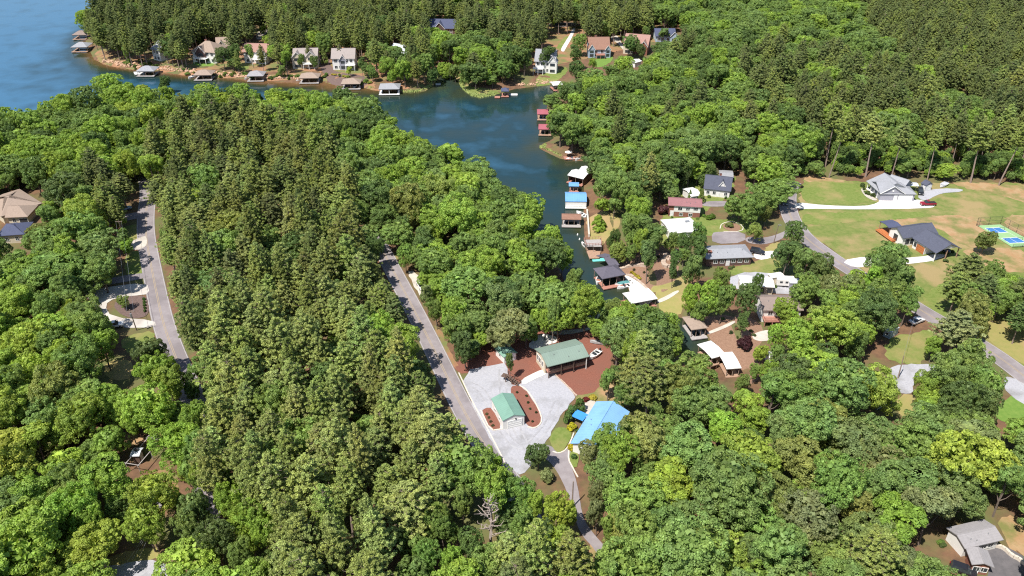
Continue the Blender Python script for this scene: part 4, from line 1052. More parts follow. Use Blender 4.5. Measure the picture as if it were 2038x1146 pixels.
tag(t, 'turquoise floating mat on the water before the slate boathouse', 'floating mat')
t = platform('dock', 'little dock with white umbrella at the marshy bank', 'dock', [(1121, 311), (1150, 311), (1148, 316), (1124, 317)], .6, w_redwood)
t = empty('umbrella', at(1131, 312, LAKE_Z + .6), 0, 'white parasol standing on the little marsh dock', 'umbrella')
mb = MB()
for k in range(8):
    a, b = k * math.pi / 4, (k + 1) * math.pi / 4
    mb.add([(0, 0, 2.6), (1.5 * math.cos(a), 1.5 * math.sin(a), 2.1), (1.5 * math.cos(b), 1.5 * math.sin(b), 2.1), (0, 0, 2.5)], [(0, 1, 2), (3, 2, 1)])
mb.build('canopy', m_trim, t); MB().bar((0, 0, 0), (0, 0, 2.55), .04).build('pole', m_steel, t)
platform('dock', 'white finger dock beside the small blue grey boathouse', 'dock', [(1014, 186), (1030, 186), (1030, 189), (1014, 189)], .5, m_trim)
platform('dock', 'pale finger dock by the grey hip roofed boathouse near the point', 'dock', [(266, 144), (276, 143), (280, 147), (268, 148)], .5, m_trim)

# seawall and low stone walls
def wall_line(name, label, px, z0, h, th, m, cat='wall', base=0.0, wob=0.0):
    L = smooth_line(px, 1, 2.0) if base == 0 else [at(x, y, base) for x, y in px]
    L = [Vector((p.x, p.y, 0)) for p in L]
    Z = terrain(np.array([(p.x, p.y) for p in L]))
    mb = MB(); r_ = random.Random(len(label))
    for i, (a, b) in enumerate(zip(L[:-1], L[1:])):
        d = (b - a).normalized(); n = Vector((-d.y, d.x, 0)) * th / 2
        za, zb = (Z[i], Z[i + 1]) if base == 0 else (base, base)
        hh = h * (1 + r_.uniform(-wob, wob))
        q = [a - n, b - n, b + n, a + n]
        mb.add([(p.x, p.y, (za if k in (0, 3) else zb) - z0) for k, p in enumerate(q)] + [(p.x, p.y, (za if k in (0, 3) else zb) + hh) for k, p in enumerate(q)],
               [(3, 2, 1, 0), (4, 5, 6, 7), (0, 1, 5, 4), (1, 2, 6, 5), (2, 3, 7, 6), (3, 0, 4, 7)])
    o = mb.build(name, m); return tag(o, label, cat)
m_rock = mat('pale_rock', (.52, .42, .34), (.36, .27, .21), 1.2, .95, 8, bump=.6, bump_scale=3)
wall_line('seawall', 'straight pale seawall along the dry lawn point', [(1168, 424), (1170, 445), (1172, 474)], .5, 1.6, .5, m_kerb, base=LAKE_Z)
wall_line('stone_wall', 'rough pale stone wall across the brown mulch slope', [(1232, 527), (1250, 525), (1270, 526), (1286, 530)], .3, .7, .9, m_rock, wob=.4)
wall_line('stone_wall', 'curved pale rock wall beside the white patio', [(1246, 539), (1258, 544), (1270, 553), (1280, 563), (1290, 573)], .3, .6, .7, m_rock, wob=.4)
wall_line('stone_wall', 'pale boulder steps down to the long brick house garden', [(1326, 512), (1318, 522), (1325, 534), (1340, 530), (1352, 515), (1362, 505)], .3, .7, 1.4, m_rock, wob=.5)
wall_line('stone_edging', 'pale stone edging along the long red mulch bed', [(1034, 768), (1047, 775), (1062, 795), (1078, 828), (1077, 844), (1064, 853), (1050, 850)], .1, .22, .3, m_kerb, 'edging')
wall_line('stone_edging', 'pale stone edging round the small red mulch bed by the road', [(957, 817), (976, 858), (1000, 854)], .1, .22, .3, m_kerb, 'edging')
wall_line('kerb', 'pale kerb between middle road and gravel yard', [(913, 742), (940, 800), (975, 862), (1012, 935)], .1, .14, .3, m_kerb, 'kerb')
wall_line('kerb', 'pale curved kerb between small lawn and narrow drive', [(1142, 862), (1137, 876), (1127, 896), (1112, 903), (1100, 899)], .1, .2, .3, m_kerb, 'kerb')
wall_line('kerb', 'pale kerb on the wooded edge of the narrow drive', [(1132, 895), (1131, 915), (1140, 932), (1150, 950)], .1, .2, .3, m_kerb, 'kerb')
wall_line('stone_edging', 'stone edging between gravel yard and red mulch slope', [(1102, 744), (1120, 760), (1137, 777), (1148, 789)], .1, .25, .35, m_rock, 'edging', wob=.5)
wall_line('retaining_wall', 'tan stepped retaining wall beside the dark drive', [(1980, 1088), (1996, 1092), (2012, 1108), (2030, 1116), (2050, 1140)], .2, .8, .5, m_kerb)
wall_line('kerb', 'round stone kerb of the planting bed by the asphalt pad', [(1433, 455), (1436, 445), (1458, 440), (1480, 450), (1477, 461), (1440, 461)], .1, .18, .3, m_kerb, 'kerb')

# ------------------------------------------------------------------ vehicles
def paint(n, c): return mat('paint_' + n, c, tuple(x * .95 for x in c), 1, .25, 2, world=False, spec=.6)
WHEEL = None
def vehicle(label, cat, front, rear, m, pickup=False, van=False, name=None, length=None):
    global WHEEL
    a, b = at(*front), at(*rear)
    c = (a + b) / 2; d = a - b
    L = length or (5.4 if pickup else 4.7); W = 1.9
    z = terrain(np.array([(c.x, c.y)]))[0] + .1
    t = empty(name or ('pickup_truck' if pickup else 'car'), (c.x, c.y, z), math.atan2(d.y, d.x), label, cat)
    def loft(prof, w0, w1, yoff=0):
        n = len(prof)
        vs = [(x, -w, zz) for (x, zz), w in zip(prof, w0)] + [(x, w, zz) for (x, zz), w in zip(prof, w0)]
        return MB().add(vs, [tuple(range(n)), tuple(reversed(range(n, 2 * n)))] + [((i + 1) % n, i, n + i, n + (i + 1) % n) for i in range(n)])
    h = L / 2
    if pickup: pr = [(-h, .45), (-h, .95), (-h + .1, 1.05), (-.35, 1.05), (1.0, 1.08), (h - .15, 1.0), (h, .8), (h, .42)]
    else: pr = [(-h, .45), (-h + .05, .9), (-h + .5, 1.02), (.9, 1.0), (h - .25, .85), (h, .65), (h, .4)]
    loft(pr, [W / 2] * len(pr), 0).build('body', m, t, bevel=.07)
    if pickup: cp = [(-.45, 1.02), (-.3, 1.75), (.65, 1.78), (1.35, 1.05)]
    elif van: cp = [(-h + .1, .98), (-h + .3, 1.68), (.6, 1.7), (1.3, .98)]
    else: cp = [(-h + .7, 1.0), (-h + 1.35, 1.45), (.35, 1.47), (1.15, .98)]
    loft(cp, [W / 2 - .08, W / 2 - .24, W / 2 - .24, W / 2 - .08], 0).build('windows', m_glass, t, bevel=.04)
    x0, x1 = cp[1][0] + .08, cp[2][0] - .05
    MB().box(x0, x1, -W / 2 + .22, W / 2 - .22, cp[1][1] - .02, cp[1][1] + .05).build('roof', m, t, bevel=.02)
    if pickup: MB().box(-h + .12, -.5, -W / 2 + .14, W / 2 - .14, 1.0, 1.07).build('bed', m_black, t)
    if WHEEL is None:
        WHEEL = (MB().bar((0, -.12, 0), (0, .12, 0), .34, .34, 14).mesh('tyre', m_black), MB().bar((0, -.13, 0), (0, .13, 0), .2, .2, 10).mesh('rim', m_steel))
    for sx in (-h + .85, h - .9):
        for sy in (-W / 2 + .1, W / 2 - .1):
            o = bpy.data.objects.new('wheel', WHEEL[0]); link(o, t); o.location = (sx, sy, .34)
            q = bpy.data.objects.new('rim', WHEEL[1]); link(q, o)
    for sy in (-.62, .62):
        MB().box(h - .05, h + .03, sy - .2, sy + .2, .62, .78).build('headlight', m_trim, t)
        MB().box(-h - .03, -h + .05, sy - .2, sy + .2, .7, .86).build('taillight', mat('tail_red', (.4, .02, .02), None, 1, .3, world=False), t)
    return t
vehicle('dark red pickup truck at the end of the white driveway', 'pickup', (1834, 408.5), (1858, 408), paint('red', (.26, .012, .03)), pickup=True)
vehicle('black car parked against the side of the large grey house', 'car', (1833, 390), (1829, 379), paint('black', (.02, .022, .027)), van=True)
vehicle('dark grey car driving down the curving road', 'car', (1562, 411), (1560, 399), paint('grey', (.06, .065, .075)), van=True)
vehicle('dark car beside the long grey roofed brick house', 'car', (1512, 505), (1501, 503), paint('navy', (.018, .02, .03)), van=True)
vehicle('pale blue car parked on the shaded asphalt drive', 'car', (258, 416), (239, 421), paint('pale_blue', (.36, .48, .58)))
vehicle('white pickup truck nose out from trees below the loop drive', 'pickup', (236, 650), (218, 653), paint('white', (.75, .75, .75)), pickup=True)
vehicle('black car in shade before the lavender grey roofed house', 'car', (1922, 1142), (1908, 1137), paint('black2', (.02, .02, .025)), van=True)
vehicle('white car under trees at the middle road lay-by', 'car', (842, 578), (835, 566), paint('white2', (.72, .72, .72)))
vehicle('white car in roadside shade beside the curving road', 'car', (1828, 640), (1818, 644), paint('white3', (.72, .72, .72)))
vehicle('dark car under the open carport of the modern house', 'car', (1884, 504), (1874, 493), paint('charcoal', (.03, .03, .035)), van=True)
vehicle('white car parked between pines behind the brown roofed house', 'car', (1182, 62), (1192, 66), paint('white4', (.72, .72, .72)), van=True)

# camper by the broad flat white roof
a = at(1561, 568)
t = empty('camper_trailer', a, R(-5), 'white camper trailer beside the broad flat white roof', 'camper')
MB().box(-2.6, 2.6, -1.2, 1.2, .5, 2.7).build('body', w_white, t, bevel=.18)
MB().box(-2.4, 2.4, -1.05, 1.05, 2.7, 2.78).build('roof', r_white, t)
for x in (-1.4, .2, 1.6): MB().box(x - .4, x + .4, -1.24, -1.19, 1.5, 2.1).build('window', m_glass, t)
MB().box(.7, 1.2, -1.25, -1.19, .6, 2.3).build('door', m_trim, t)
for x in (-.5, .5): MB().bar((x, -1.15, .35), (x, 1.15, .35), .34, .34, 12).build('wheel', m_black, t)
MB().bar((2.6, 0, .6), (3.6, 0, .5), .07).build('hitch', m_steel, t)
a = at(1578, 572)
t = empty('utility_shed', a, R(-3), 'small grey flat roofed hut beside the white camper trailer', 'hut')
MB().box(-1.4, 1.4, -1.2, 1.2, 0, 2.2).build('wall', w_grey, t); MB().box(-1.6, 1.6, -1.4, 1.4, 2.2, 2.34).build('roof', r_paper, t); MB().box(-.4, .4, -1.26, -1.2, .1, 1.9).build('door', m_trim, t)

# ------------------------------------------------------------------ boats
def boat(label, front, rear, L=6.0, W=2.2, hull=None, inside=None, z=LAKE_Z, cover=None, name='boat', windshield=True):
    a, b = at(*front, z), at(*rear, z)
    d = a - b; c = (a + b) / 2
    t = empty(name, (c.x, c.y, z), math.atan2(d.y, d.x), label, 'boat')
    sec = [(-.5, .92, .62), (-.2, 1.0, .64), (.12, .95, .68), (.34, .62, .76), (.46, .25, .84), (.5, .03, .88)]
    vs, fs = [], []
    for x, wf, zz in sec:
        hw = W / 2 * wf
        vs += [(x * L, -hw, zz), (x * L, -hw * .82, .02), (x * L, 0, -.22 * (1 if x < .4 else .2)), (x * L, hw * .82, .02), (x * L, hw, zz), (x * L, hw * .8, zz + .02), (x * L, hw * .72, .36), (x * L, -hw * .72, .36), (x * L, -hw * .8, zz + .02)]
    for i in range(len(sec) - 1):
        for k in range(9):
            p, q = i * 9 + k, i * 9 + (k + 1) % 9
            fs.append((p, p + 9, q + 9, q))
    fs.append(tuple(range(9))); fs.append(tuple(reversed(range(45, 54))))
    MB().add(vs, fs).build('hull', hull or m_trim, t)
    MB().add([(.2 * L, -W * .30, .55), (.2 * L, W * .30, .55), (.44 * L, .15, .8), (.44 * L, -.15, .8)], [(0, 1, 2, 3)]).build('foredeck', hull or m_trim, t)
    if cover: MB().add([(-.47 * L, -W * .4, .7), (.15 * L, -W * .42, .78), (.36 * L, 0, .9), (.15 * L, W * .42, .78), (-.47 * L, W * .4, .7), (-.1 * L, 0, 1.15)], [(0, 1, 5), (1, 2, 5), (2, 3, 5), (3, 4, 5), (4, 0, 5)]).build('cover', cover, t)
    else:
        for x in (-.32, -.05): MB().box(x * L, x * L + .5, -W * .3, W * .3, .36, .62).build('seat', inside or m_black, t, bevel=.05)
        if windshield: MB().add([(.06 * L, -W * .36, .66), (.06 * L, W * .36, .66), (.0, W * .3, 1.1), (0, -W * .3, 1.1), (.06 * L + .03, -W * .36, .66), (.06 * L + .03, W * .36, .66), (.03, W * .3, 1.1), (.03, -W * .3, 1.1)],
                               [(0, 1, 2, 3), (7, 6, 5, 4), (3, 2, 6, 7)]).build('windshield', m_glass, t)
    MB().box(-.5 * L - .35, -.5 * L, -.2, .2, .2, 1.0).build('outboard_motor', m_black, t, bevel=.06)
    return t
m_bt = mat('boat_cover_teal', (.10, .27, .27), (.08, .22, .23), 2, .8, world=False)
m_navy = mat('boat_cover_navy', (.03, .05, .11), (.025, .04, .09), 2, .8, world=False)
boat('white boat with teal cover moored beside the slate boathouse', (1229, 568), (1247, 564), 5.0, 2.1, cover=m_bt)
boat('white boat with dark seats on the ramp by the white patio', (1234, 573.5), (1251, 569.5), 5.0, 2.1)
boat('white boat nosing out under the edge of the slate roofed boathouse', (1190, 563), (1196, 553), 5.5, 2.2)
boat('white boat moored behind the brown roofed open boathouse', (1151, 425), (1163, 431), 5.0, 2.0)
boat('white jet ski tied at the low brown wooden dock', (1159, 486), (1164, 491), 2.8, 1.1, windshield=False, name='jet_ski')
boat('white boat moored at the little marsh dock', (1134, 317.5), (1144, 316.5), 5.5, 2.1)
boat('small white rowboat off the end of the little marsh dock', (1148, 318.5), (1153, 316.5), 3.2, 1.4, windshield=False)
boat('white speedboat leaving the grey hip roofed boathouse near the point', (268, 146), (287, 147.5), 6.5, 2.3)
boat('white pontoon nose beside the tan grey hip roofed boathouse', (378, 155.5), (392, 151), 6.5, 2.4)
boat('white boat at the mauve grey roofed boathouse behind treetops', (489, 158), (500, 153), 6, 2.3)
boat('white boat beside the tan roofed boathouse with finger dock', (593, 161.5), (608, 158), 6.5, 2.4)
boat('dark covered boat under the tan roofed boathouse with red deck', (705, 175), (708, 168), 6, 2.3, cover=m_navy)
boat('tiny white paddleboat drifting at the mouth of the back creek', (868, 169), (876, 168), 2.6, 1.2, windshield=False)
boat('covered white boat on the gravel pad beside the dark roofed shed', (1873, 371.5), (1882, 366.5), 5.0, 2.1, z=.25, cover=mat('boat_cover_silver', (.5, .5, .55), (.42, .42, .46), 2, .6, world=False))
boat('white fishing boat on the red mulch beside the sage green house', (1178, 712), (1189, 703), 4.6, 1.9, z=.3)
boat('grey canoe stored on mulch behind the sage green roofed house', (1182, 682), (1200, 684), 4.5, 1.0, z=.25, hull=mat('hull_grey', (.45, .45, .45), None, 2, .5, world=False), windshield=False, name='canoe')

for q in ((1149.5, 467.5), (1153.5, 476.5)):
    o = MB().bar((0, 0, -.2), (0, 0, .5), .32, .18, 10).build('buoy', m_trim, None, at(*q, LAKE_Z)); tag(o, 'white mooring buoy floating off the dry lawn point', 'buoy', 'white buoys off the dry lawn')

# ------------------------------------------------------------------ ball court and its fence
FLc, FRc, NLc, NRc = at(1945.4, 449.3), at(1990.6, 447), at(2012.9, 491.5), at(2068, 488.5)
def bl(s, t, z=0.0):
    p = FLc * ((1 - s) * (1 - t)) + FRc * (s * (1 - t)) + NLc * ((1 - s) * t) + NRc * (s * t)
    return Vector((p.x, p.y, z))
cc = bl(.5, .5)
court = empty('ball_court', cc, 0, 'green ball court with two blue playing areas on bare orange ground', 'ball court')
def quad(name, s0, s1, t0, t1, z, m, parent=court):
    mb = MB().add([bl(s0, t0, z) - cc, bl(s1, t0, z) - cc, bl(s1, t1, z) - cc, bl(s0, t1, z) - cc], [(0, 1, 2, 3)])
    o = mb.build(name, m, parent)
    if o.data.polygons[0].normal.z < 0: o.data.flip_normals()
    return o
m_cg = mat('court_green', (.26, .42, .20), (.23, .38, .18), .5, .85); m_cb = mat('court_blue', (.06, .19, .45), (.05, .17, .40), .5, .8)
quad('slab', 0, 1, 0, 1, .12, m_cg)
for (t0, t1) in ((.14, .37), (.62, .85)):
    quad('line_marking', .12, .74, t0 - .01, t1 + .01, .135, m_trim)
    quad('playing_area', .135, .415, t0 + .005, t1 - .005, .15, m_cb); quad('playing_area', .43, .725, t0 + .005, t1 - .005, .15, m_cb)
    n = MB(); a, b = bl(.10, (t0 + t1) / 2) - cc, bl(.76, (t0 + t1) / 2) - cc
    n.bar((a.x, a.y, .1), (a.x, a.y, 1.05), .05); n.bar((b.x, b.y, .1), (b.x, b.y, 1.05), .05); n.bar((a.x, a.y, 1.0), (b.x, b.y, 1.0), .04)
    n.build('net', m_darktrim, court)
quad('line_marking', .735, .745, .1, .9, .136, m_trim)
def fence(label, pts, hgt, step, m, name='court_fence'):
    c = pts[0]; t = empty(name, c, 0, label, 'fence')
    for a, b in zip(pts[:-1], pts[1:]):
        n = max(1, int((b - a).length / step))
        for k in range(n + 1):
            p = a.lerp(b, k / n) - c; MB().bar((p.x, p.y, 0), (p.x, p.y, hgt), .05).build('post', m, t)
        mb = MB(); A, B = a - c, b - c
        for z in (.1, hgt * .5, hgt): mb.bar((A.x, A.y, z), (B.x, B.y, z), .03)
        k = 0; nn = max(2, int((b - a).length / .35))
        for k in range(nn):
            p = A.lerp(B, k / nn); q = A.lerp(B, min(1, (k + 3) / nn)); mb.bar((p.x, p.y, .1), (q.x, q.y, hgt), .008, .008, 3); mb.bar((q.x, q.y, .1), (p.x, p.y, hgt), .008, .008, 3)
        mb.build('fence_mesh', m, t)
fence('black wire fence round two sides of the green ball court', [bl(-.03, .05), bl(-.03, -.02), bl(1.03, -.02), bl(1.03, 1.02)], 3.0, 3.0, m_darktrim)
fence('dark wire fence along the near edge of the green ball court', [bl(.0, 1.03), bl(1.03, 1.03)], 1.2, 3.0, m_darktrim)

# ------------------------------------------------------------------ utility poles, cables
def pole(label, base, top, hgt, arm=True, trafo=True, lamp=False):
    c = at(*base); q = at(*top, hgt); lx, ly = q.x - c.x, q.y - c.y
    k = min(1.0, 1.2 / max(.01, math.hypot(lx, ly))); lx, ly = lx * k, ly * k
    t = empty('utility_pole', c, 0, label, 'utility pole')
    MB().bar((0, 0, -.3), (lx, ly, hgt), .17, .11, 8).build('shaft', m_pole, t)
    if arm: MB().box(lx - 1.1, lx + 1.1, ly - .06, ly + .06, hgt - .7, hgt - .55).build('crossarm', m_pole, t)
    if arm:
        for x in (-1, 0, 1): MB().bar((lx + x, ly, hgt - .55), (lx + x, ly, hgt - .3), .05, .04, 6).build('insulator', m_steel, t)
    if trafo: MB().bar((lx + .1, ly - .38, hgt - 2.2), (lx + .1, ly - .38, hgt - 1.1), .27, .27, 10).build('transformer', m_steel, t)
    if lamp: MB().box(lx - .1, lx + .9, ly - .12, ly + .12, hgt - .3, hgt - .15).build('lamp_head', m_steel, t)
    return c + Vector((lx, ly, hgt - .4))
p1 = pole('leaning utility pole with grey transformer beside the loop drive', (272, 657), (258, 617), 7.5)
p2 = pole('guyed utility pole with pale transformer in deep shade by the gravel end', (317, 1097), (296, 1042), 6.5)
p3 = pole('bare leaning pole at the gravel drive beside the lawn triangle', (1787, 753), (1799, 708), 6.5, arm=False, trafo=False)
p4 = pole('grey street pole with lamp beside the upper end of the curving road', (1539.6, 484), (1550, 447), 7.5, arm=False, trafo=False, lamp=True)
p5 = pole('slim pole at the shaded bend before the curving road', (1820, 632), (1825, 607), 5.5, arm=False, trafo=False)
p6 = pole('dark utility pole beside the narrow winding drive', (1138.5, 1011), (1141, 958), 7.0, arm=False, trafo=False)
p7 = pole('wooden pole in trees above the parked pale blue car', (247, 478), (240, 452), 8.0, trafo=False)
def cable(label, a, b, sag=.8, group=None):
    pts = [a.lerp(b, k / 10) - Vector((0, 0, sag * 4 * (k / 10) * (1 - k / 10))) for k in range(11)]
    o = MB().tube(pts, .025, 4).build('cable', m_steel)
    tag(o, label, 'cable', group)
for dx in (-.9, .9): cable('thin power cable from the loop drive pole up toward the parked blue car', p1 + Vector((dx, 0, 0)), p7 + Vector((dx, 0, 0)), group='cables at the loop drive')
cable('thin cable down to the lawn triangle pole', p3, p5)
for k, q in enumerate(((252, 1120), (262, 1115), (278, 1108))):
    cable('taut guy wire down from the guyed pole', p2 - Vector((0, 0, .5 + .3 * k)), at(*q, .05), .0, group='guy wires of the guyed pole')
t = MB().tube([at(212, 1131) + Vector((0, 0, -.2)), at(209, 1125) + Vector((-.05, 0, 1.8)), at(208, 1122) + Vector((-.2, .1, 3.6))], .28, 8).build('tree_stump', m_bark_pale if 'm_bark_pale' in globals() else m_rock)
tag(t, 'tall pale broken tree trunk beside the gravel end', 'tree stump')

# ------------------------------------------------------------------ dead tree
c = at(977, 1096)
t = empty('dead_tree', c, 0, 'bare dead tree with pale leafless branches among green crowns', 'dead tree')
m_dead = mat('dead_wood', (.40, .33, .29), (.29, .24, .21), 2, .9, world=False)
r_ = random.Random(5)
tr = [Vector((r_.gauss(0, .12) * k * .4, r_.gauss(0, .12) * k * .4, 2.1 * k)) for k in range(8)]
mb = MB()
for k in range(7): mb.bar(tr[k], tr[k + 1], .36 - .04 * k, .36 - .04 * (k + 1), 6)
mb.build('trunk', m_dead, t)
for k in range(22):
    s_ = 5.0 + 9.2 * k / 22 + r_.uniform(-.3, .3); i = min(6, int(s_ / 2.1)); a = tr[i].lerp(tr[i + 1], s_ / 2.1 - i)
    an = k * 2.4 + r_.uniform(-.4, .4); ln = r_.uniform(2.0, 4.0) * (1.15 - .045 * k)
    d = Vector((math.cos(an), math.sin(an), r_.uniform(.1, .6)))
    m1 = a + d * ln * .5; m2 = m1 + (d + Vector((r_.gauss(0, .3), r_.gauss(0, .3), .25))) * ln * .5
    mb = MB(); mb.bar(a, m1, .14, .10, 5); mb.bar(m1, m2, .10, .045, 4)
    for _ in range(3):
        f = m1.lerp(m2, r_.random()); e = f + Vector((r_.gauss(0, .6), r_.gauss(0, .6), r_.uniform(0, .6))) ; mb.bar(f, e, .06, .03, 4)
    mb.build('branch', m_dead, t)
LAND.append((c.x, c.y, 'the bare dead tree'))

# wooden steps and gate by the gravel yard
c = at(1022, 762)
t = empty('wooden_stair', c, R(-28), 'dark brown wooden stair frame between gravel yard and sage green house', 'stair')
for k in range(6): MB().box(-1.8 + k * .55, -1.3 + k * .55, -.7, .7, 1.5 - k * .25 - .06, 1.5 - k * .25).build('tread', w_darkwood, t)
for y in (-.75, .75):
    MB().bar((-1.8, y, 2.5), (1.6, y, 1.0), .06).build('handrail', w_darkwood, t)
    for x, z in ((-1.8, 2.6), (-.1, 1.85), (1.6, 1.1)): MB().box(x - .08, x + .08, y - .08, y + .08, -.1, z).build('post', w_darkwood, t)
MB().box(-3.2, -1.8, -.75, .75, 1.4, 1.5).build('landing', w_darkwood, t)

# reeds along the shore, rocks of the bank
def scatter_rocks(label, line, n, spread, s0, s1, m, z=LAKE_Z, name='rubble'):
    L = [at(x, y, z) for x, y in line]; g = random.Random(n); mb = MB()
    seg = [(a, b, (b - a).length) for a, b in zip(L[:-1], L[1:])]; tot = sum(s[2] for s in seg)
    ps = []
    for _ in range(n):
        q = g.uniform(0, tot)
        for a, b, l in seg:
            if q <= l: break
            q -= l
        p = a.lerp(b, q / l); ps.append((p.x + g.gauss(0, spread), p.y + abs(g.gauss(0, spread * 1.6)), g.uniform(s0, s1)))
    Z = terrain(np.array([(p[0], p[1]) for p in ps]))
    for (x, y, s), zz in zip(ps, Z):
        bm = bmesh.new(); bmesh.ops.create_icosphere(bm, subdivisions=1, radius=s)
        vs = [(v.co.x * g.uniform(.8, 1.3) + x, v.co.y * g.uniform(.7, 1.1) + y, v.co.z * g.uniform(.5, .9) + max(zz, LAKE_Z) + s * .2) for v in bm.verts]
        mb.add(vs, [tuple(v.index for v in f.verts) for f in bm.faces]); bm.free()
    o = mb.build(name, m); return tag(o, label, 'rubble', kind='stuff')
m_riprap = mat('riprap', (.52, .32, .20), (.36, .24, .17), .9, .95, 8)
scatter_rocks('orange and grey boulders heaped along the opposite lake bank', [(205, 124), (240, 133), (290, 139), (330, 142), (430, 152), (540, 159), (600, 161)], 420, .9, .35, .95, m_riprap)
scatter_rocks('pale boulders on the slope below the long brick house', [(1322, 515), (1345, 522), (1362, 512), (1368, 500)], 60, 1.0, .3, .8, m_rock, 0.0)
scatter_rocks('pale boulders along the bank of the upper cove', [(1030, 173), (1060, 171), (1095, 167)], 70, .7, .3, .7, m_riprap)
m_reed = mat('reeds', (.20, .26, .07), (.28, .31, .10), .8, .9)
def reeds(label, px, n):
    poly = np.array([at(x, y, LAKE_Z)[:2] for x, y in px]); g = np.random.default_rng(n)
    lo, hi = poly.min(0), poly.max(0); P = g.uniform(lo, hi, (n * 4, 2)); P = P[pip(P, poly)][:n]
    mb = MB()
    for x, y in P:
        a = g.uniform(0, 3.14); hh = g.uniform(.35, .9); w_ = g.uniform(.25, .5); dx, dy = math.cos(a) * w_, math.sin(a) * w_
        mb.add([(x - dx, y - dy, LAKE_Z - .05), (x + dx, y + dy, LAKE_Z - .05), (x + dx * 1.3, y + dy * 1.3 + .3, LAKE_Z + hh), (x - dx * .7, y - dy * .7 + .3, LAKE_Z + hh * .9)], [(0, 1, 2, 3)])
    o = mb.build('reeds', m_reed); tag(o, label, 'reeds', kind='stuff')
reeds('pale green reeds round the grassy point in the cove', [(915, 160), (924, 158), (935, 172), (960, 178), (986, 180), (984, 190), (955, 195), (935, 190), (922, 178)], 1500)
reeds('pale green reeds beside the wide silver grey roofed boathouse', [(795, 175), (830, 168), (862, 165), (858, 174), (830, 184), (800, 184)], 900)
reeds('pale reeds in front of the purple mulch bank', [(730, 170), (752, 170), (752, 178), (735, 176)], 250)
reeds('pale green reeds at the marshy dock bank', [(1074, 294), (1085, 288), (1105, 295), (1125, 308), (1118, 314), (1095, 303)], 800)
reeds('pale reeds at the mouth of the back creek', [(862, 150), (876, 140), (895, 138), (897, 145), (878, 150), (866, 158)], 400)

# ------------------------------------------------------------------ bushes set in beds (built with the trees below)
BUSH = [  # px, py, radius m, height m, tint, label, group
    (1138.5, 853.5, 1.2, 1.4, (.46, .42, .03), 'bright yellow bush at the corner of the small lawn', None),
    (1137, 893, 1.0, 1.2, (.40, .36, .03), 'yellow bush under trees across the narrow drive', None),
    (1483, 690, 2.6, 3.2, (.06, .022, .028), 'dark purple leaved bush on the mulch slope by the white dock roofs', None),
    (1322, 426, 2.6, 3.0, (.10, .035, .04), 'dark purple tree before the red brown roofed house', None),
]
for q in ((287, 597), (287.5, 603), (288, 609), (288.5, 615), (289, 621)): BUSH.append((*q, .55, .8, (.09, .16, .04), 'small green bush in the row on the dark mulch bed', 'bush row in the loop drive bed'))
for q in ((1029, 782), (1048, 789), (1051, 802), (1055, 815), (1067, 822), (1060, 840)): BUSH.append((*q, .4, .5, (.05, .07, .03), 'tiny dark plant on the long red mulch bed', 'tiny plants on the long red mulch bed'))
for q in ((969, 825), (973, 832), (977, 840), (981, 848)): BUSH.append((*q, .4, .5, (.10, .10, .05), 'tiny plant on the small mulch bed beside the road', 'tiny plants on the small red mulch bed'))
for q in ((1258, 537), (1263, 542), (1269, 546), (1273, 551)): BUSH.append((*q, .7, .7, (.40, .34, .04), 'yellow flowering clump above the white patio', 'yellow clumps above the white patio'))
for q in ((1282, 541), (1288, 548), (1310, 512), (1262, 533)): BUSH.append((*q, .5, .6, (.06, .07, .03), 'small dark bush on the brown mulch slope', 'dark bushes on the brown mulch slope'))
for q in ((256, 121), (280, 122), (298, 127), (311, 130)): BUSH.append((*q, 1.7, 1.3, (.09, .14, .03), 'rounded bush on the bank before the white house near the point', 'bank bushes near the point'))
for q in ((662, 148), (667, 149), (684, 152), (688, 153)): BUSH.append((*q, 1.0, .8, (.36, .34, .06), 'yellow clump on the purple brown mulch by the lake', 'yellow clumps by the lake'))
for q in ((1716, 371), (1727, 387), (1737, 391)): BUSH.append((*q, 1.1, 1.3, (.09, .13, .04), 'clipped bush at the porch of the large grey house', 'porch bushes of the grey house'))
for q in ((1410, 436), (1417, 433)): BUSH.append((*q, 1.3, 1.3, (.09, .17, .03), 'low green bush on the lawn before the red brown roofed house', 'lawn bushes before the red brown roof'))
BUSH.append((1452, 452, 1.4, 1.6, (.16, .18, .06), 'pale bush in the round planting bed by the asphalt pad', None))
BUSH.append((1180, 794, 1.2, 1.0, (.36, .34, .06), 'yellow bush on bare clay behind the blue roof', None))
BUSH.append((1166, 797, 1.0, .8, (.16, .03, .03), 'low red bush on bare clay behind the blue roof', None))

# low bushes along house walls
r_ = random.Random(77)
for (x, y, ph) in LAND:
    q = proj(x, y, 0)
    if q[1] < 270 or 'dead tree' in ph or 'boathouse' in ph or 'dock' in ph or 'garage' in ph or 'sage' in ph or 'shed' in ph: continue
    fp = min(FOOT, key=lambda f: math.hypot(f[:, 0].mean() - x, f[:, 1].mean() - y))
    for k in range(5):
        e = r_.randrange(4); a, b = Vector(fp[e]), Vector(fp[(e + 1) % 4]); t_ = r_.uniform(.1, .9)
        p = a.lerp(b, t_); d = (p - Vector((x, y))).normalized(); p = p + d * r_.uniform(.6, 1.6)
        if p.y > y + 3: continue
        u = proj(p.x, p.y, 0)
        BUSH.append((u[0], u[1], r_.uniform(.5, 1.0), r_.uniform(.5, 1.1), r_.choice([(.10, .18, .045), (.14, .24, .05), (.08, .12, .04)]), 'low green bush by the wall of ' + ph, 'wall bushes of ' + ph))

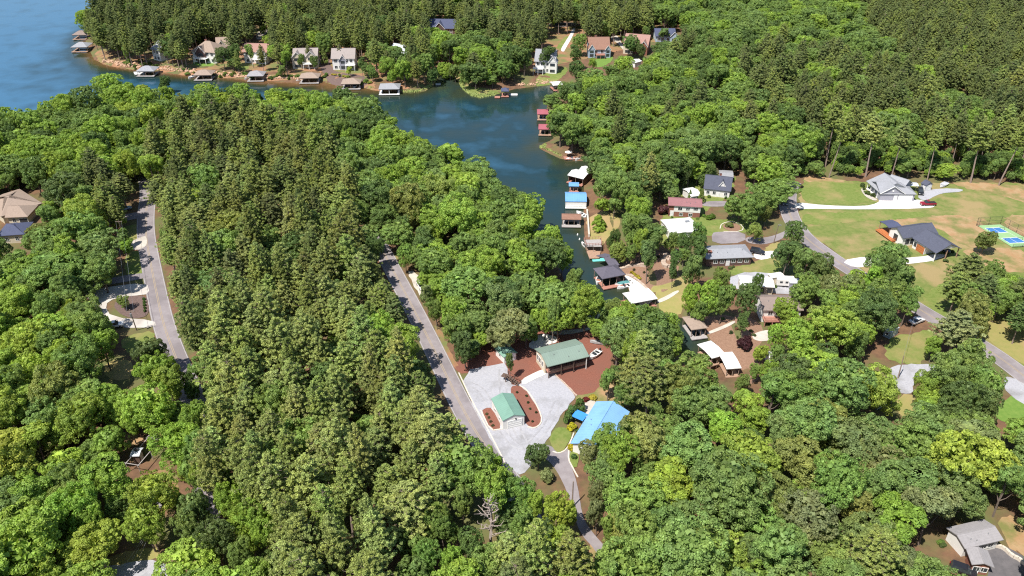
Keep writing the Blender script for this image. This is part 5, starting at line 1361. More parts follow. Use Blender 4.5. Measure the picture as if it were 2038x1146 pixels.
for k in range(46):     # low growth along the opposite bank
    a = ((205, 119), (245, 127), (290, 133), (340, 139), (375, 141), (430, 146), (480, 149), (540, 152), (590, 153), (640, 150), (725, 164), (750, 168))
    q = r_.random() * (len(a) - 1); i = int(q); f = q - i
    BUSH.append((a[i][0] + (a[i + 1][0] - a[i][0]) * f, a[i][1] + (a[i + 1][1] - a[i][1]) * f - r_.uniform(-1.5, 5), r_.uniform(.8, 1.9), r_.uniform(.8, 1.7), r_.choice([(.14, .22, .05), (.10, .17, .045), (.20, .25, .06)]),
                 'low bush on the rocky opposite bank between boathouses', 'bushes along the opposite bank'))
for k in range(26):
    q = (r_.uniform(1390, 1500), r_.uniform(632, 700)); w_ = at(*q)
    if poly_sd(np.array([(w_.x, w_.y)]), LAKE)[0] < 5 or any(poly_sd(np.array([(w_.x, w_.y)]), f_)[0] < 1 for f_ in FOOT): continue
    BUSH.append((*q, r_.uniform(.35, .8), r_.uniform(.35, .8), r_.choice([(.10, .17, .05), (.07, .11, .04), (.16, .10, .06)]), 'small bush on the mulch slope by the white dock roofs', 'bushes on the mulch slope by the white docks'))
# ------------------------------------------------------------------ tree shapes
def leaf_quads(P, N, su, sv, g):
    """diamond leaves (or needle tufts) as one vertex / face array"""
    n = len(P)
    N = N / np.maximum(np.linalg.norm(N, axis=1, keepdims=True), 1e-6)
    r = g.normal(size=(n, 3))
    T = np.cross(N, r); T /= np.maximum(np.linalg.norm(T, axis=1, keepdims=True), 1e-6)
    B = np.cross(N, T)
    su = np.asarray(su).reshape(-1, 1); sv = np.asarray(sv).reshape(-1, 1)
    V = np.stack([P + T * su, P + B * sv + N * sv * .25, P - T * su, P - B * sv - N * sv * .15], 1)
    return V.reshape(-1, 3)

def quads_mesh(name, V, m):
    n = len(V)
    me = bpy.data.meshes.new(name)
    me.vertices.add(n); me.vertices.foreach_set('co', np.ascontiguousarray(V, np.float32).ravel())
    me.loops.add(n); me.loops.foreach_set('vertex_index', np.arange(n, dtype=np.int32))
    me.polygons.add(n // 4); me.polygons.foreach_set('loop_start', np.arange(0, n, 4, dtype=np.int32))
    me.materials.append(m)
    me.update(calc_edges=True)
    return me

def unit(g, n):
    v = g.normal(size=(n, 3))
    return v / np.linalg.norm(v, axis=1, keepdims=True)

def clump_cloud(g, centers, radii, per, size, up=.35, flat=.8, spread=.55):
    """leaf clusters: shells of leaves round each centre, denser on the outer and upper side"""
    Ps, Ns = [], []
    cm = centers.mean(0)
    for c, r in zip(centers, radii):
        k = int(per * (r / radii.mean()) ** 1.6)
        out = c - cm; out = out / (np.linalg.norm(out) + 1e-6)
        d = unit(g, k) + out * .55 + np.array([0, 0, up])
        d /= np.linalg.norm(d, axis=1, keepdims=True)
        rad = r * g.uniform(.55, 1.08, size=(k, 1)) ** .6
        p = c + d * rad * np.array([1, 1, flat])
        Ps.append(p); Ns.append(d + g.normal(size=(k, 3)) * spread)
    return np.concatenate(Ps), np.concatenate(Ns)

def trunk_mesh(name, Hh, r0, limbs, g, m, top=.9, lean=.0):
    mb = MB()
    pts = []
    for i in range(6):
        t = i / 5
        pts.append(Vector((lean * t * t * Hh * .1 + g.normal() * .08 * t * 2, g.normal() * .08 * t * 2, Hh * top * t)))
    for i in range(5): mb.bar(pts[i], pts[i + 1], r0 * (1 - .16 * i), r0 * (1 - .16 * (i + 1)), 6)
    for (t, dx, dy, dz, rr) in limbs:
        k = min(4, int(t * 5)); a = pts[k].lerp(pts[k + 1], t * 5 - k)
        mid = a + Vector((dx * .5, dy * .5, dz * .35)); e = a + Vector((dx, dy, dz))
        mb.bar(a, mid, rr, rr * .7, 4); mb.bar(mid, e, rr * .7, rr * .3, 4)
    return mb.mesh(name, m)

m_bark = mat('bark', (.13, .10, .08), (.20, .16, .13), 3, .95, world=False)
m_bark_pine = mat('pine_bark', (.22, .16, .13), (.32, .25, .21), 3, .95, world=False)
m_leaf = leaf_mat('leaves')
m_needle = leaf_mat('needles', lo=.6, hi=1.3, trans=.2)

def make_broad(seed, Rr=5.0, Hh=14.0, base=3.2, lobes=7, n=150, per=88, narrow=1.0, size=.165, rmin=.5, rmax=1.0):
    g = np.random.default_rng(seed)
    zc = (base + Hh) / 2 + .4; hz = (Hh - base) / 2
    L = []
    for i in range(lobes):
        a = 2 * math.pi * i / lobes + g.uniform(-.5, .5)
        q = g.uniform(.35, .62) if i < lobes - 2 else g.uniform(0, .25)
        L.append((np.array([math.cos(a) * q * Rr, math.sin(a) * q * Rr, zc + g.uniform(-.45, .55) * hz + (.35 * hz if q < .3 else 0)]), g.uniform(.42, .60) * Rr))
    cen, rad = [], []
    tries = 0
    while len(cen) < n and tries < 4000:
        tries += 1
        c0, lr = L[g.integers(len(L))]
        d = unit(g, 1)[0]; d[2] = d[2] * .8 + .25; d /= np.linalg.norm(d)
        p = c0 + d * lr * g.uniform(.86, 1.12) * np.array([1, 1, hz / Rr * 1.05])
        if p[2] < base - .5 or p[2] > Hh - .5: continue
        if any(np.linalg.norm((p - c) / np.array([1, 1, hz / Rr * 1.05])) < r * .78 for c, r in L): continue
        if any(np.linalg.norm(p - c) < .62 for c in cen): continue
        cen.append(p); rad.append(g.uniform(rmin, rmax))
    cen, rad = np.array(cen), np.array(rad)
    P, N = clump_cloud(g, cen, rad, per, size)
    su = g.uniform(size * .75, size * 1.35, len(P)); sv = su * g.uniform(.55, .8, len(P))
    V = leaf_quads(P, N, su, sv, g)
    # leaves inside the crown, behind the outer clusters
    k = 700
    ci = g.integers(len(L), size=k)
    P2 = np.array([L[i][0] for i in ci]) + unit(g, k) * g.uniform(.1, .62, (k, 1)) * np.array([L[i][1] for i in ci])[:, None]
    V2 = leaf_quads(P2, unit(g, k) + np.array([0, 0, .5]), np.full(k, .5), np.full(k, .4), g)
    V = np.concatenate([V, V2])
    V[:, :2] *= narrow
    V[:, 2] = np.minimum(V[:, 2], Hh)
    limbs = [(g.uniform(.25, .7), l[0][0] * .9 * narrow, l[0][1] * .9 * narrow, max(1.5, (l[0][2] - Hh * .4) * .7), .14) for l in L]
    return quads_mesh('broadleaf_crown', V, m_leaf), trunk_mesh('broadleaf_trunk', Hh, .30, limbs, g, m_bark, .8)

def make_pine(seed, Rr=3.7, Hh=21.0, base=7.5, whorls=17, size=.36, sparse=1.25, cone=.62, blades=62, roundtop=.35):
    g = np.random.default_rng(seed)
    Ps, Ns, SU, SV = [], [], [], []
    limbs = []
    for w_ in range(whorls):
        t = w_ / (whorls - 1)
        z = base + (Hh - .6 - base) * t
        rr = Rr * (max(.0, 1 - t ** (1.2 / cone)) ** .62 + .05) * (0.62 + .38 * min(1, (t + .02) / .25)) * g.uniform(.78, 1.15)
        nb = max(4, int(round((4.5 + 5.5 * rr / Rr) * sparse)))
        a0 = g.uniform(0, 6.28)
        for b_ in range(nb):
            a = a0 + 6.283 * b_ / nb + g.uniform(-.4, .4)
            ln = rr * g.uniform(.6, 1.15)
            dirv = np.array([math.cos(a), math.sin(a), 0])
            if b_ % 2 == 0: limbs.append((min(.99, z / (Hh * .97)), dirv[0] * ln * .9, dirv[1] * ln * .9, .5, .05))
            m_ = max(1, int(round(ln / .85)))
            for q in range(m_):
                f = (q + .7) / m_
                c = dirv * ln * f + np.array([g.normal() * .3, g.normal() * .3, z + .45 * f + g.normal() * .3])
                k = int(blades * g.uniform(.7, 1.3))
                d = unit(g, k); d[:, 2] = np.abs(d[:, 2]) * .9 + .05; d += dirv * .35
                d /= np.linalg.norm(d, axis=1, keepdims=True)
                r_ = size * g.uniform(1.0, 1.6) * g.uniform(.25, 1.0, (k, 1))
                Ps.append(c + d * r_)
                Ns.append(d * .8 + g.normal(size=(k, 3)) * .5)
                SU.append(np.full(k, size * .52) * g.uniform(.7, 1.3, k)); SV.append(np.full(k, size * .22) * g.uniform(.7, 1.2, k))
    P, N = np.concatenate(Ps), np.concatenate(Ns)
    V = leaf_quads(P, N, np.concatenate(SU), np.concatenate(SV), g)
    k = 160
    zz = g.uniform(base + .5, Hh - 2.5, k); an = g.uniform(0, 6.28, k)
    q = Rr * .5 * (1 - (zz - base) / (Hh - base)) ** .7 * g.uniform(.2, 1, k)
    V2 = leaf_quads(np.stack([np.cos(an) * q, np.sin(an) * q, zz], 1), unit(g, k) + np.array([0, 0, .6]), np.full(k, .45), np.full(k, .3), g)
    return quads_mesh('pine_crown', np.concatenate([V, V2]), m_needle), trunk_mesh('pine_trunk', Hh, .26, limbs, g, m_bark_pine, .97)

def make_shrub(seed, Rr=1.0, Hh=1.4, n=16, per=60, size=.13):
    g = np.random.default_rng(seed)
    d = unit(g, n); d[:, 2] = np.abs(d[:, 2])
    cen = d * np.array([Rr * .62, Rr * .62, Hh * .55]) + np.array([0, 0, Hh * .28])
    P, N = clump_cloud(g, cen, g.uniform(.28, .5, n) * Rr, per, size)
    su = g.uniform(size * .8, size * 1.4, len(P))
    V = leaf_quads(P, N, su, su * .65, g)
    mb = MB()
    for i in range(4): mb.bar((0, 0, 0), tuple(cen[i] * np.array([.8, .8, .8])), .05 * Rr, .02 * Rr, 4)
    return quads_mesh('shrub_foliage', V, m_leaf), mb.mesh('shrub_stem', m_bark)

def make_cone(seed, Rr=2.6, Hh=6.5, base=.5):
    g = np.random.default_rng(seed)
    n = 70
    t = g.uniform(0, 1, n) ** 1.25; an = g.uniform(0, 6.28, n)
    q = Rr * (1 - t) ** .85 * g.uniform(.7, 1.02, n)
    cen = np.stack([np.cos(an) * q, np.sin(an) * q, base + .5 + t * (Hh - base - 1.0)], 1)
    P, N = clump_cloud(g, cen, g.uniform(.45, .75, n), 95, .2)
    su = g.uniform(.17, .3, len(P)); V = leaf_quads(P, N, su, su * .5, g)
    return quads_mesh('conical_crown', V, m_leaf), trunk_mesh('conical_trunk', Hh, .14, [], g, m_bark, .9)

PROTO = {
    'broad': [make_broad(11), make_broad(12, lobes=8, n=165), make_broad(13, Rr=4.6, lobes=6, n=130), make_broad(14, lobes=10, n=180, rmin=.45, rmax=.85, per=56),
              make_broad(15, lobes=6, Rr=5.2, n=150, rmin=.6, rmax=1.15), make_broad(16, lobes=9, n=170, size=.18, per=75), make_broad(17, lobes=5, Rr=4.4, n=120)],
    'tall': [make_broad(21, Rr=3.4, Hh=14, base=4.2, lobes=7, n=100), make_broad(22, Rr=3.2, Hh=14, base=5.2, lobes=6, n=90)],
    'pine': [make_pine(31), make_pine(32, Rr=3.9, cone=.52), make_pine(33, Rr=3.5, base=8.5, cone=.66), make_pine(34, Rr=4.0, whorls=15, cone=.4), make_pine(35, Rr=3.6, cone=.78)],
    'bare': [make_pine(41, Rr=3.0, Hh=24, base=14.5, whorls=11, cone=.55), make_pine(42, Rr=2.7, Hh=24, base=15.5, whorls=10, cone=.6), make_pine(43, Rr=3.2, Hh=24, base=13, whorls=11, cone=.5)],
    'shrub': [make_shrub(51), make_shrub(52), make_shrub(53)],
    'cone': [make_cone(61), make_cone(62)],
}
NOM = {'broad': (5.6, 14.0), 'tall': (3.9, 14.0), 'pine': (3.7, 21.0), 'bare': (3.2, 24.0), 'shrub': (1.05, 1.4), 'cone': (2.8, 6.5)}
NAME = {'broad': ('broadleaf_tree', 'tree'), 'tall': ('broadleaf_tree', 'tree'), 'pine': ('pine_tree', 'pine'), 'bare': ('pine_tree', 'pine'), 'shrub': ('shrub', 'shrub'), 'cone': ('conical_tree', 'tree')}
PARTS = {'shrub': ('foliage', 'stem')}
SEEN_MESH = {}

def plant(kind, x, y, z, r, h, rot, tint, label, group=None, var=0, name=None, cat=None):
    cm, tm = PROTO[kind][var % len(PROTO[kind])]
    R0, H0 = NOM[kind]
    nm, ct = NAME[kind]
    root = bpy.data.objects.new(name or nm, None); root.empty_display_size = .5
    C.objects.link(root)
    root.location = (x, y, z); lean = .13 if kind == 'bare' else .06
    root.rotation_euler = (random.uniform(-lean, lean), random.uniform(-lean, lean), rot); root.scale = (r / R0 * random.uniform(.9, 1.1), r / R0 * random.uniform(.9, 1.1), h / H0)
    tag(root, label, cat or ct, group)
    a, b = PARTS.get(kind, ('crown', 'trunk'))
    for me, pn in ((cm, a), (tm, b)):
        key = me.name
        if key in SEEN_MESH: o = SEEN_MESH[key].copy(); o.name = pn
        else:
            o = bpy.data.objects.new(pn, me); SEEN_MESH[key] = o
        C.objects.link(o); o.parent = root
        o.color = (*tint, 1)
    return root

# ------------------------------------------------------------------ colours of foliage
G_BRIGHT, G_MID, G_DARK, G_YELLOW, G_BLUE, G_OLIVE, G_PINE, G_PINED, G_GREY = (
    (.258, .395, .070), (.205, .315, .084), (.125, .200, .062), (.310, .410, .070), (.200, .298, .098),
    (.238, .296, .082), (.285, .358, .112), (.170, .218, .074), (.228, .284, .120))
WORD = {G_BRIGHT: 'bright green', G_MID: 'mid green', G_DARK: 'dark green', G_YELLOW: 'yellow green', G_BLUE: 'bluish green',
        G_OLIVE: 'olive green', G_PINE: 'pale olive', G_PINED: 'dark olive', G_GREY: 'grey green'}

def jit(t, a=.14):
    s = 1 + random.uniform(-a, a)
    return tuple(min(1, max(0, c * s * (1 + random.uniform(-.07, .07)))) for c in t)

# zones of the photo: where pines grow, and places left open for yards, roofs and roads
PINES = [
    ([(300, 262), (420, 232), (520, 232), (640, 262), (672, 330), (715, 390), (705, 470), (760, 545), (845, 690), (945, 890), (880, 1000), (760, 1180), (560, 1180), (545, 1040), (370, 940), (352, 760), (336, 560), (305, 460)], .90),
    ([(180, 30), (300, -80), (840, -80), (840, 95), (700, 85), (500, 90), (300, 100), (180, 95)], .72),
    ([(840, -80), (1300, -80), (1290, 55), (1100, 60), (1040, 110), (940, 60), (900, 85), (840, 60)], .55),
    ([(1680, -80), (2200, -80), (2200, 240), (2038, 232), (1880, 165), (1750, 75)], .93),
    ([(1640, 262), (1740, 225), (1900, 195), (2200, 240), (2200, 375), (1640, 352)], .80),
    ([(740, 95), (900, 95), (900, 185), (740, 175)], .45),
    ([(940, 1075), (1110, 1085), (1190, 1180), (930, 1180)], .8),
    ([(1240, 730), (1310, 720), (1330, 800), (1270, 830)], .5),
    ([(1700, 1080), (1800, 1080), (1800, 1180), (1700, 1180)], .6),
    ([(180, 320), (240, 310), (250, 420), (170, 430)], .6),
    ([(1240, 60), (1640, 60), (1640, 420), (1180, 420)], .07), ([(1470, 110), (1650, 90), (1820, 180), (1640, 250), (1490, 250)], .45), ([(1640, 100), (1900, 160), (1900, 240), (1640, 240)], .5),
]
OPEN = [
    [(1165, 425), (1205, 415), (1235, 432), (1215, 470), (1200, 515), (1168, 515)],
    [(1178, 520), (1260, 506), (1330, 500), (1348, 540), (1350, 580), (1340, 600), (1318, 607), (1255, 607), (1225, 567), (1180, 540)],
    [(1322, 388), (1400, 391), (1400, 420), (1450, 420), (1497, 440), (1490, 485), (1430, 484), (1400, 468), (1330, 470), (1312, 440), (1325, 425)],
    [(1390, 346), (1440, 338), (1462, 336), (1462, 360), (1450, 395), (1400, 400), (1372, 390), (1378, 360)],
    [(1400, 483), (1500, 483), (1550, 490), (1545, 520), (1530, 540), (1575, 555), (1590, 585), (1605, 625), (1560, 642), (1512, 640), (1505, 585), (1455, 578), (1455, 545), (1420, 540), (1402, 520)],
    [(1350, 625), (1400, 620), (1450, 635), (1525, 655), (1550, 665), (1500, 690), (1488, 700), (1500, 740), (1478, 748), (1430, 738), (1395, 720), (1385, 690), (1400, 668), (1372, 662)],
    [(1545, 396), (1590, 390), (1602, 415), (1592, 440), (1602, 468), (1555, 472), (1538, 450), (1545, 430)],
    [(1606, 364), (1640, 357), (1715, 367), (1720, 345), (1755, 330), (1830, 352), (1880, 350), (1900, 367), (2000, 372), (2060, 380), (2060, 540), (1935, 525), (1910, 500), (1905, 515), (1870, 600), (1835, 585), (1845, 530), (1800, 490), (1740, 505), (1735, 552), (1690, 530), (1640, 505), (1602, 470), (1590, 420)],
    [(1830, 615), (1855, 595), (1880, 630), (1870, 650), (1845, 645), (1760, 700), (1758, 655), (1790, 655), (1815, 640)],
    [(1757, 672), (1815, 655), (1850, 662), (1842, 730), (1818, 760), (1812, 790), (1832, 805), (1828, 825), (1785, 818), (1780, 770), (1775, 740)],
    [(1950, 655), (2000, 615), (2080, 670), (2080, 790), (2010, 765), (1962, 700)],
    [(2005, 775), (2080, 780), (2080, 830), (1995, 825)],
    [(902, 735), (940, 715), (937, 690), (960, 680), (985, 690), (1035, 690), (1062, 690), (1050, 665), (1095, 655), (1170, 658), (1190, 700), (1196, 785), (1225, 790), (1252, 818), (1225, 845), (1170, 883), (1137, 905), (1150, 960), (1157, 1010), (1137, 1010), (1112, 960), (1095, 915), (1055, 935), (1010, 925), (965, 860), (920, 790)],
    [(1160, 1028), (1183, 1030), (1196, 1085), (1225, 1115), (1212, 1115), (1175, 1085)],
    [(768, 528), (795, 520), (826, 560), (848, 600), (878, 660), (905, 735), (960, 855), (1010, 925), (988, 925), (940, 850), (912, 800), (876, 730), (845, 655), (800, 575)],
    [(285, 392), (303, 395), (295, 450), (290, 480), (320, 540), (346, 610), (354, 660), (318, 662), (318, 690), (252, 690), (240, 660), (216, 640), (168, 585), (200, 570), (232, 560), (252, 550), (246, 480), (235, 450), (270, 430)],
    [(356, 690), (367, 690), (371, 738), (360, 738)],
    [(205, 727), (262, 722), (262, 752), (220, 753)],
    [(-50, 370), (62, 370), (88, 400), (82, 412), (60, 440), (50, 470), (-50, 470)],
    [(252, 890), (282, 888), (298, 905), (316, 935), (318, 960), (300, 965), (280, 930)],
    [(294, 1036), (304, 1036), (320, 1100), (322, 1160), (205, 1160), (215, 1125), (262, 1112), (306, 1104)],
    [(1948, 1024), (1995, 1030), (2060, 1065), (2060, 1160), (1930, 1160), (1920, 1092)],
    # the far shore
    [(380, 96), (397, 78), (458, 78), (452, 95), (430, 100), (424, 135), (386, 135), (380, 115)],
    [(294, 82), (311, 82), (314, 120), (300, 118)],
    [(482, 83), (493, 83), (493, 115), (483, 115)], [(507, 92), (528, 92), (528, 120), (507, 118)],
    [(584, 92), (630, 94), (630, 110), (613, 128), (592, 130)],
    [(658, 96), (705, 94), (706, 120), (698, 135), (662, 135)],
    [(770, 86), (790, 84), (808, 100), (804, 107)],
    [(850, 37), (905, 37), (903, 60), (870, 60)],
    [(1064, 102), (1079, 102), (1078, 122), (1108, 130), (1108, 150), (1062, 150)],
    [(1170, 76), (1216, 76), (1216, 118), (1200, 128), (1172, 128)],
    [(1240, 66), (1258, 62), (1290, 66), (1288, 98), (1274, 94)],
    [(1085, 45), (1150, 45), (1145, 72), (1122, 105), (1095, 105), (1100, 70)], [(1218, 70), (1245, 70), (1240, 100), (1225, 90)],
    [(1060, 100), (1085, 100), (1085, 120), (1112, 128), (1125, 135), (1118, 160), (1062, 160)], [(1165, 72), (1222, 72), (1225, 125), (1195, 140), (1165, 130)],
    [(1236, 60), (1296, 60), (1294, 110), (1270, 118), (1236, 100)], [(1300, 50), (1352, 50), (1352, 80), (1300, 76)], [(1262, 112), (1280, 112), (1280, 128), (1262, 128)],
    [(505, 55), (535, 55), (530, 75), (508, 80)],
    [(1305, 54), (1347, 54), (1346, 74), (1307, 71)],
    [(1102, 66), (1145, 52), (1138, 70), (1117, 100), (1106, 100)],
    [(196, 130), (280, 133), (330, 142), (440, 145), (560, 153), (590, 147), (640, 146), (660, 153), (730, 157), (745, 172), (800, 168), (790, 184), (640, 172), (560, 166), (400, 156), (240, 140)],
    [(138, 58), (170, 58), (172, 95), (138, 102)],
    [(265, 125), (308, 125), (308, 148), (265, 148)], [(380, 134), (424, 134), (424, 158), (380, 158)],
    [(1066, 215), (1086, 215), (1086, 240), (1066, 240)], [(1070, 247), (1092, 247), (1092, 268), (1070, 268)],
    [(993, 168), (1030, 168), (1030, 190), (993, 190)], [(1100, 160), (1118, 160), (1116, 180), (1100, 180)],
    [(1080, 290), (1150, 300), (1152, 319), (1110, 316)], [(1125, 330), (1164, 328), (1162, 360), (1164, 450), (1115, 450), (1125, 360)],
    [(1160, 470), (1190, 470), (1190, 512), (1160, 512)],
    [(1350, 628), (1388, 624), (1410, 652), (1408, 680), (1440, 690), (1478, 735), (1460, 738), (1395, 720), (1385, 690)],
]

def tone_for(px, py, kind):
    u = random.random()
    if kind in ('pine', 'bare'):
        if py < 250: return random.choice([G_PINED, G_PINED, G_PINED, G_OLIVE])
        if py > 620 and 350 < px < 960: return random.choice([G_PINE, G_PINE, G_OLIVE, G_PINE])
        return random.choice([G_PINE, G_OLIVE, G_PINED, G_OLIVE])
    if px > 1130 and py > 780:
        return random.choices([G_BLUE, G_MID, G_BRIGHT, G_OLIVE, G_YELLOW, G_GREY], [5, 4, 2, 2, .6, 2])[0]
    if px < 400 and py > 560:
        return random.choices([G_BRIGHT, G_YELLOW, G_MID, G_DARK, G_OLIVE], [6, 2.2, 3, 1.2, .6])[0]
    if 850 < px < 1180 and 300 < py < 640:
        return random.choices([G_BRIGHT, G_MID, G_DARK, G_OLIVE, G_BLUE], [6, 4, 1, .6, 1])[0]
    if px < 620 and py < 420 and py > 150:
        return random.choices([G_BRIGHT, G_YELLOW, G_MID, G_DARK], [6, 2.4, 3, 1.2])[0]
    if py < 200 and px < 1300:
        return random.choices([G_MID, G_DARK, G_BRIGHT], [4, 3, 3])[0]
    if px > 1180 and py < 420:
        return random.choices([G_MID, G_BRIGHT, G_DARK, G_BLUE, G_OLIVE], [5, 4, 2, 1.5, .8])[0]
    return random.choices([G_MID, G_BRIGHT, G_DARK, G_BLUE, G_OLIVE], [5, 4, 2, 1.5, 1])[0]

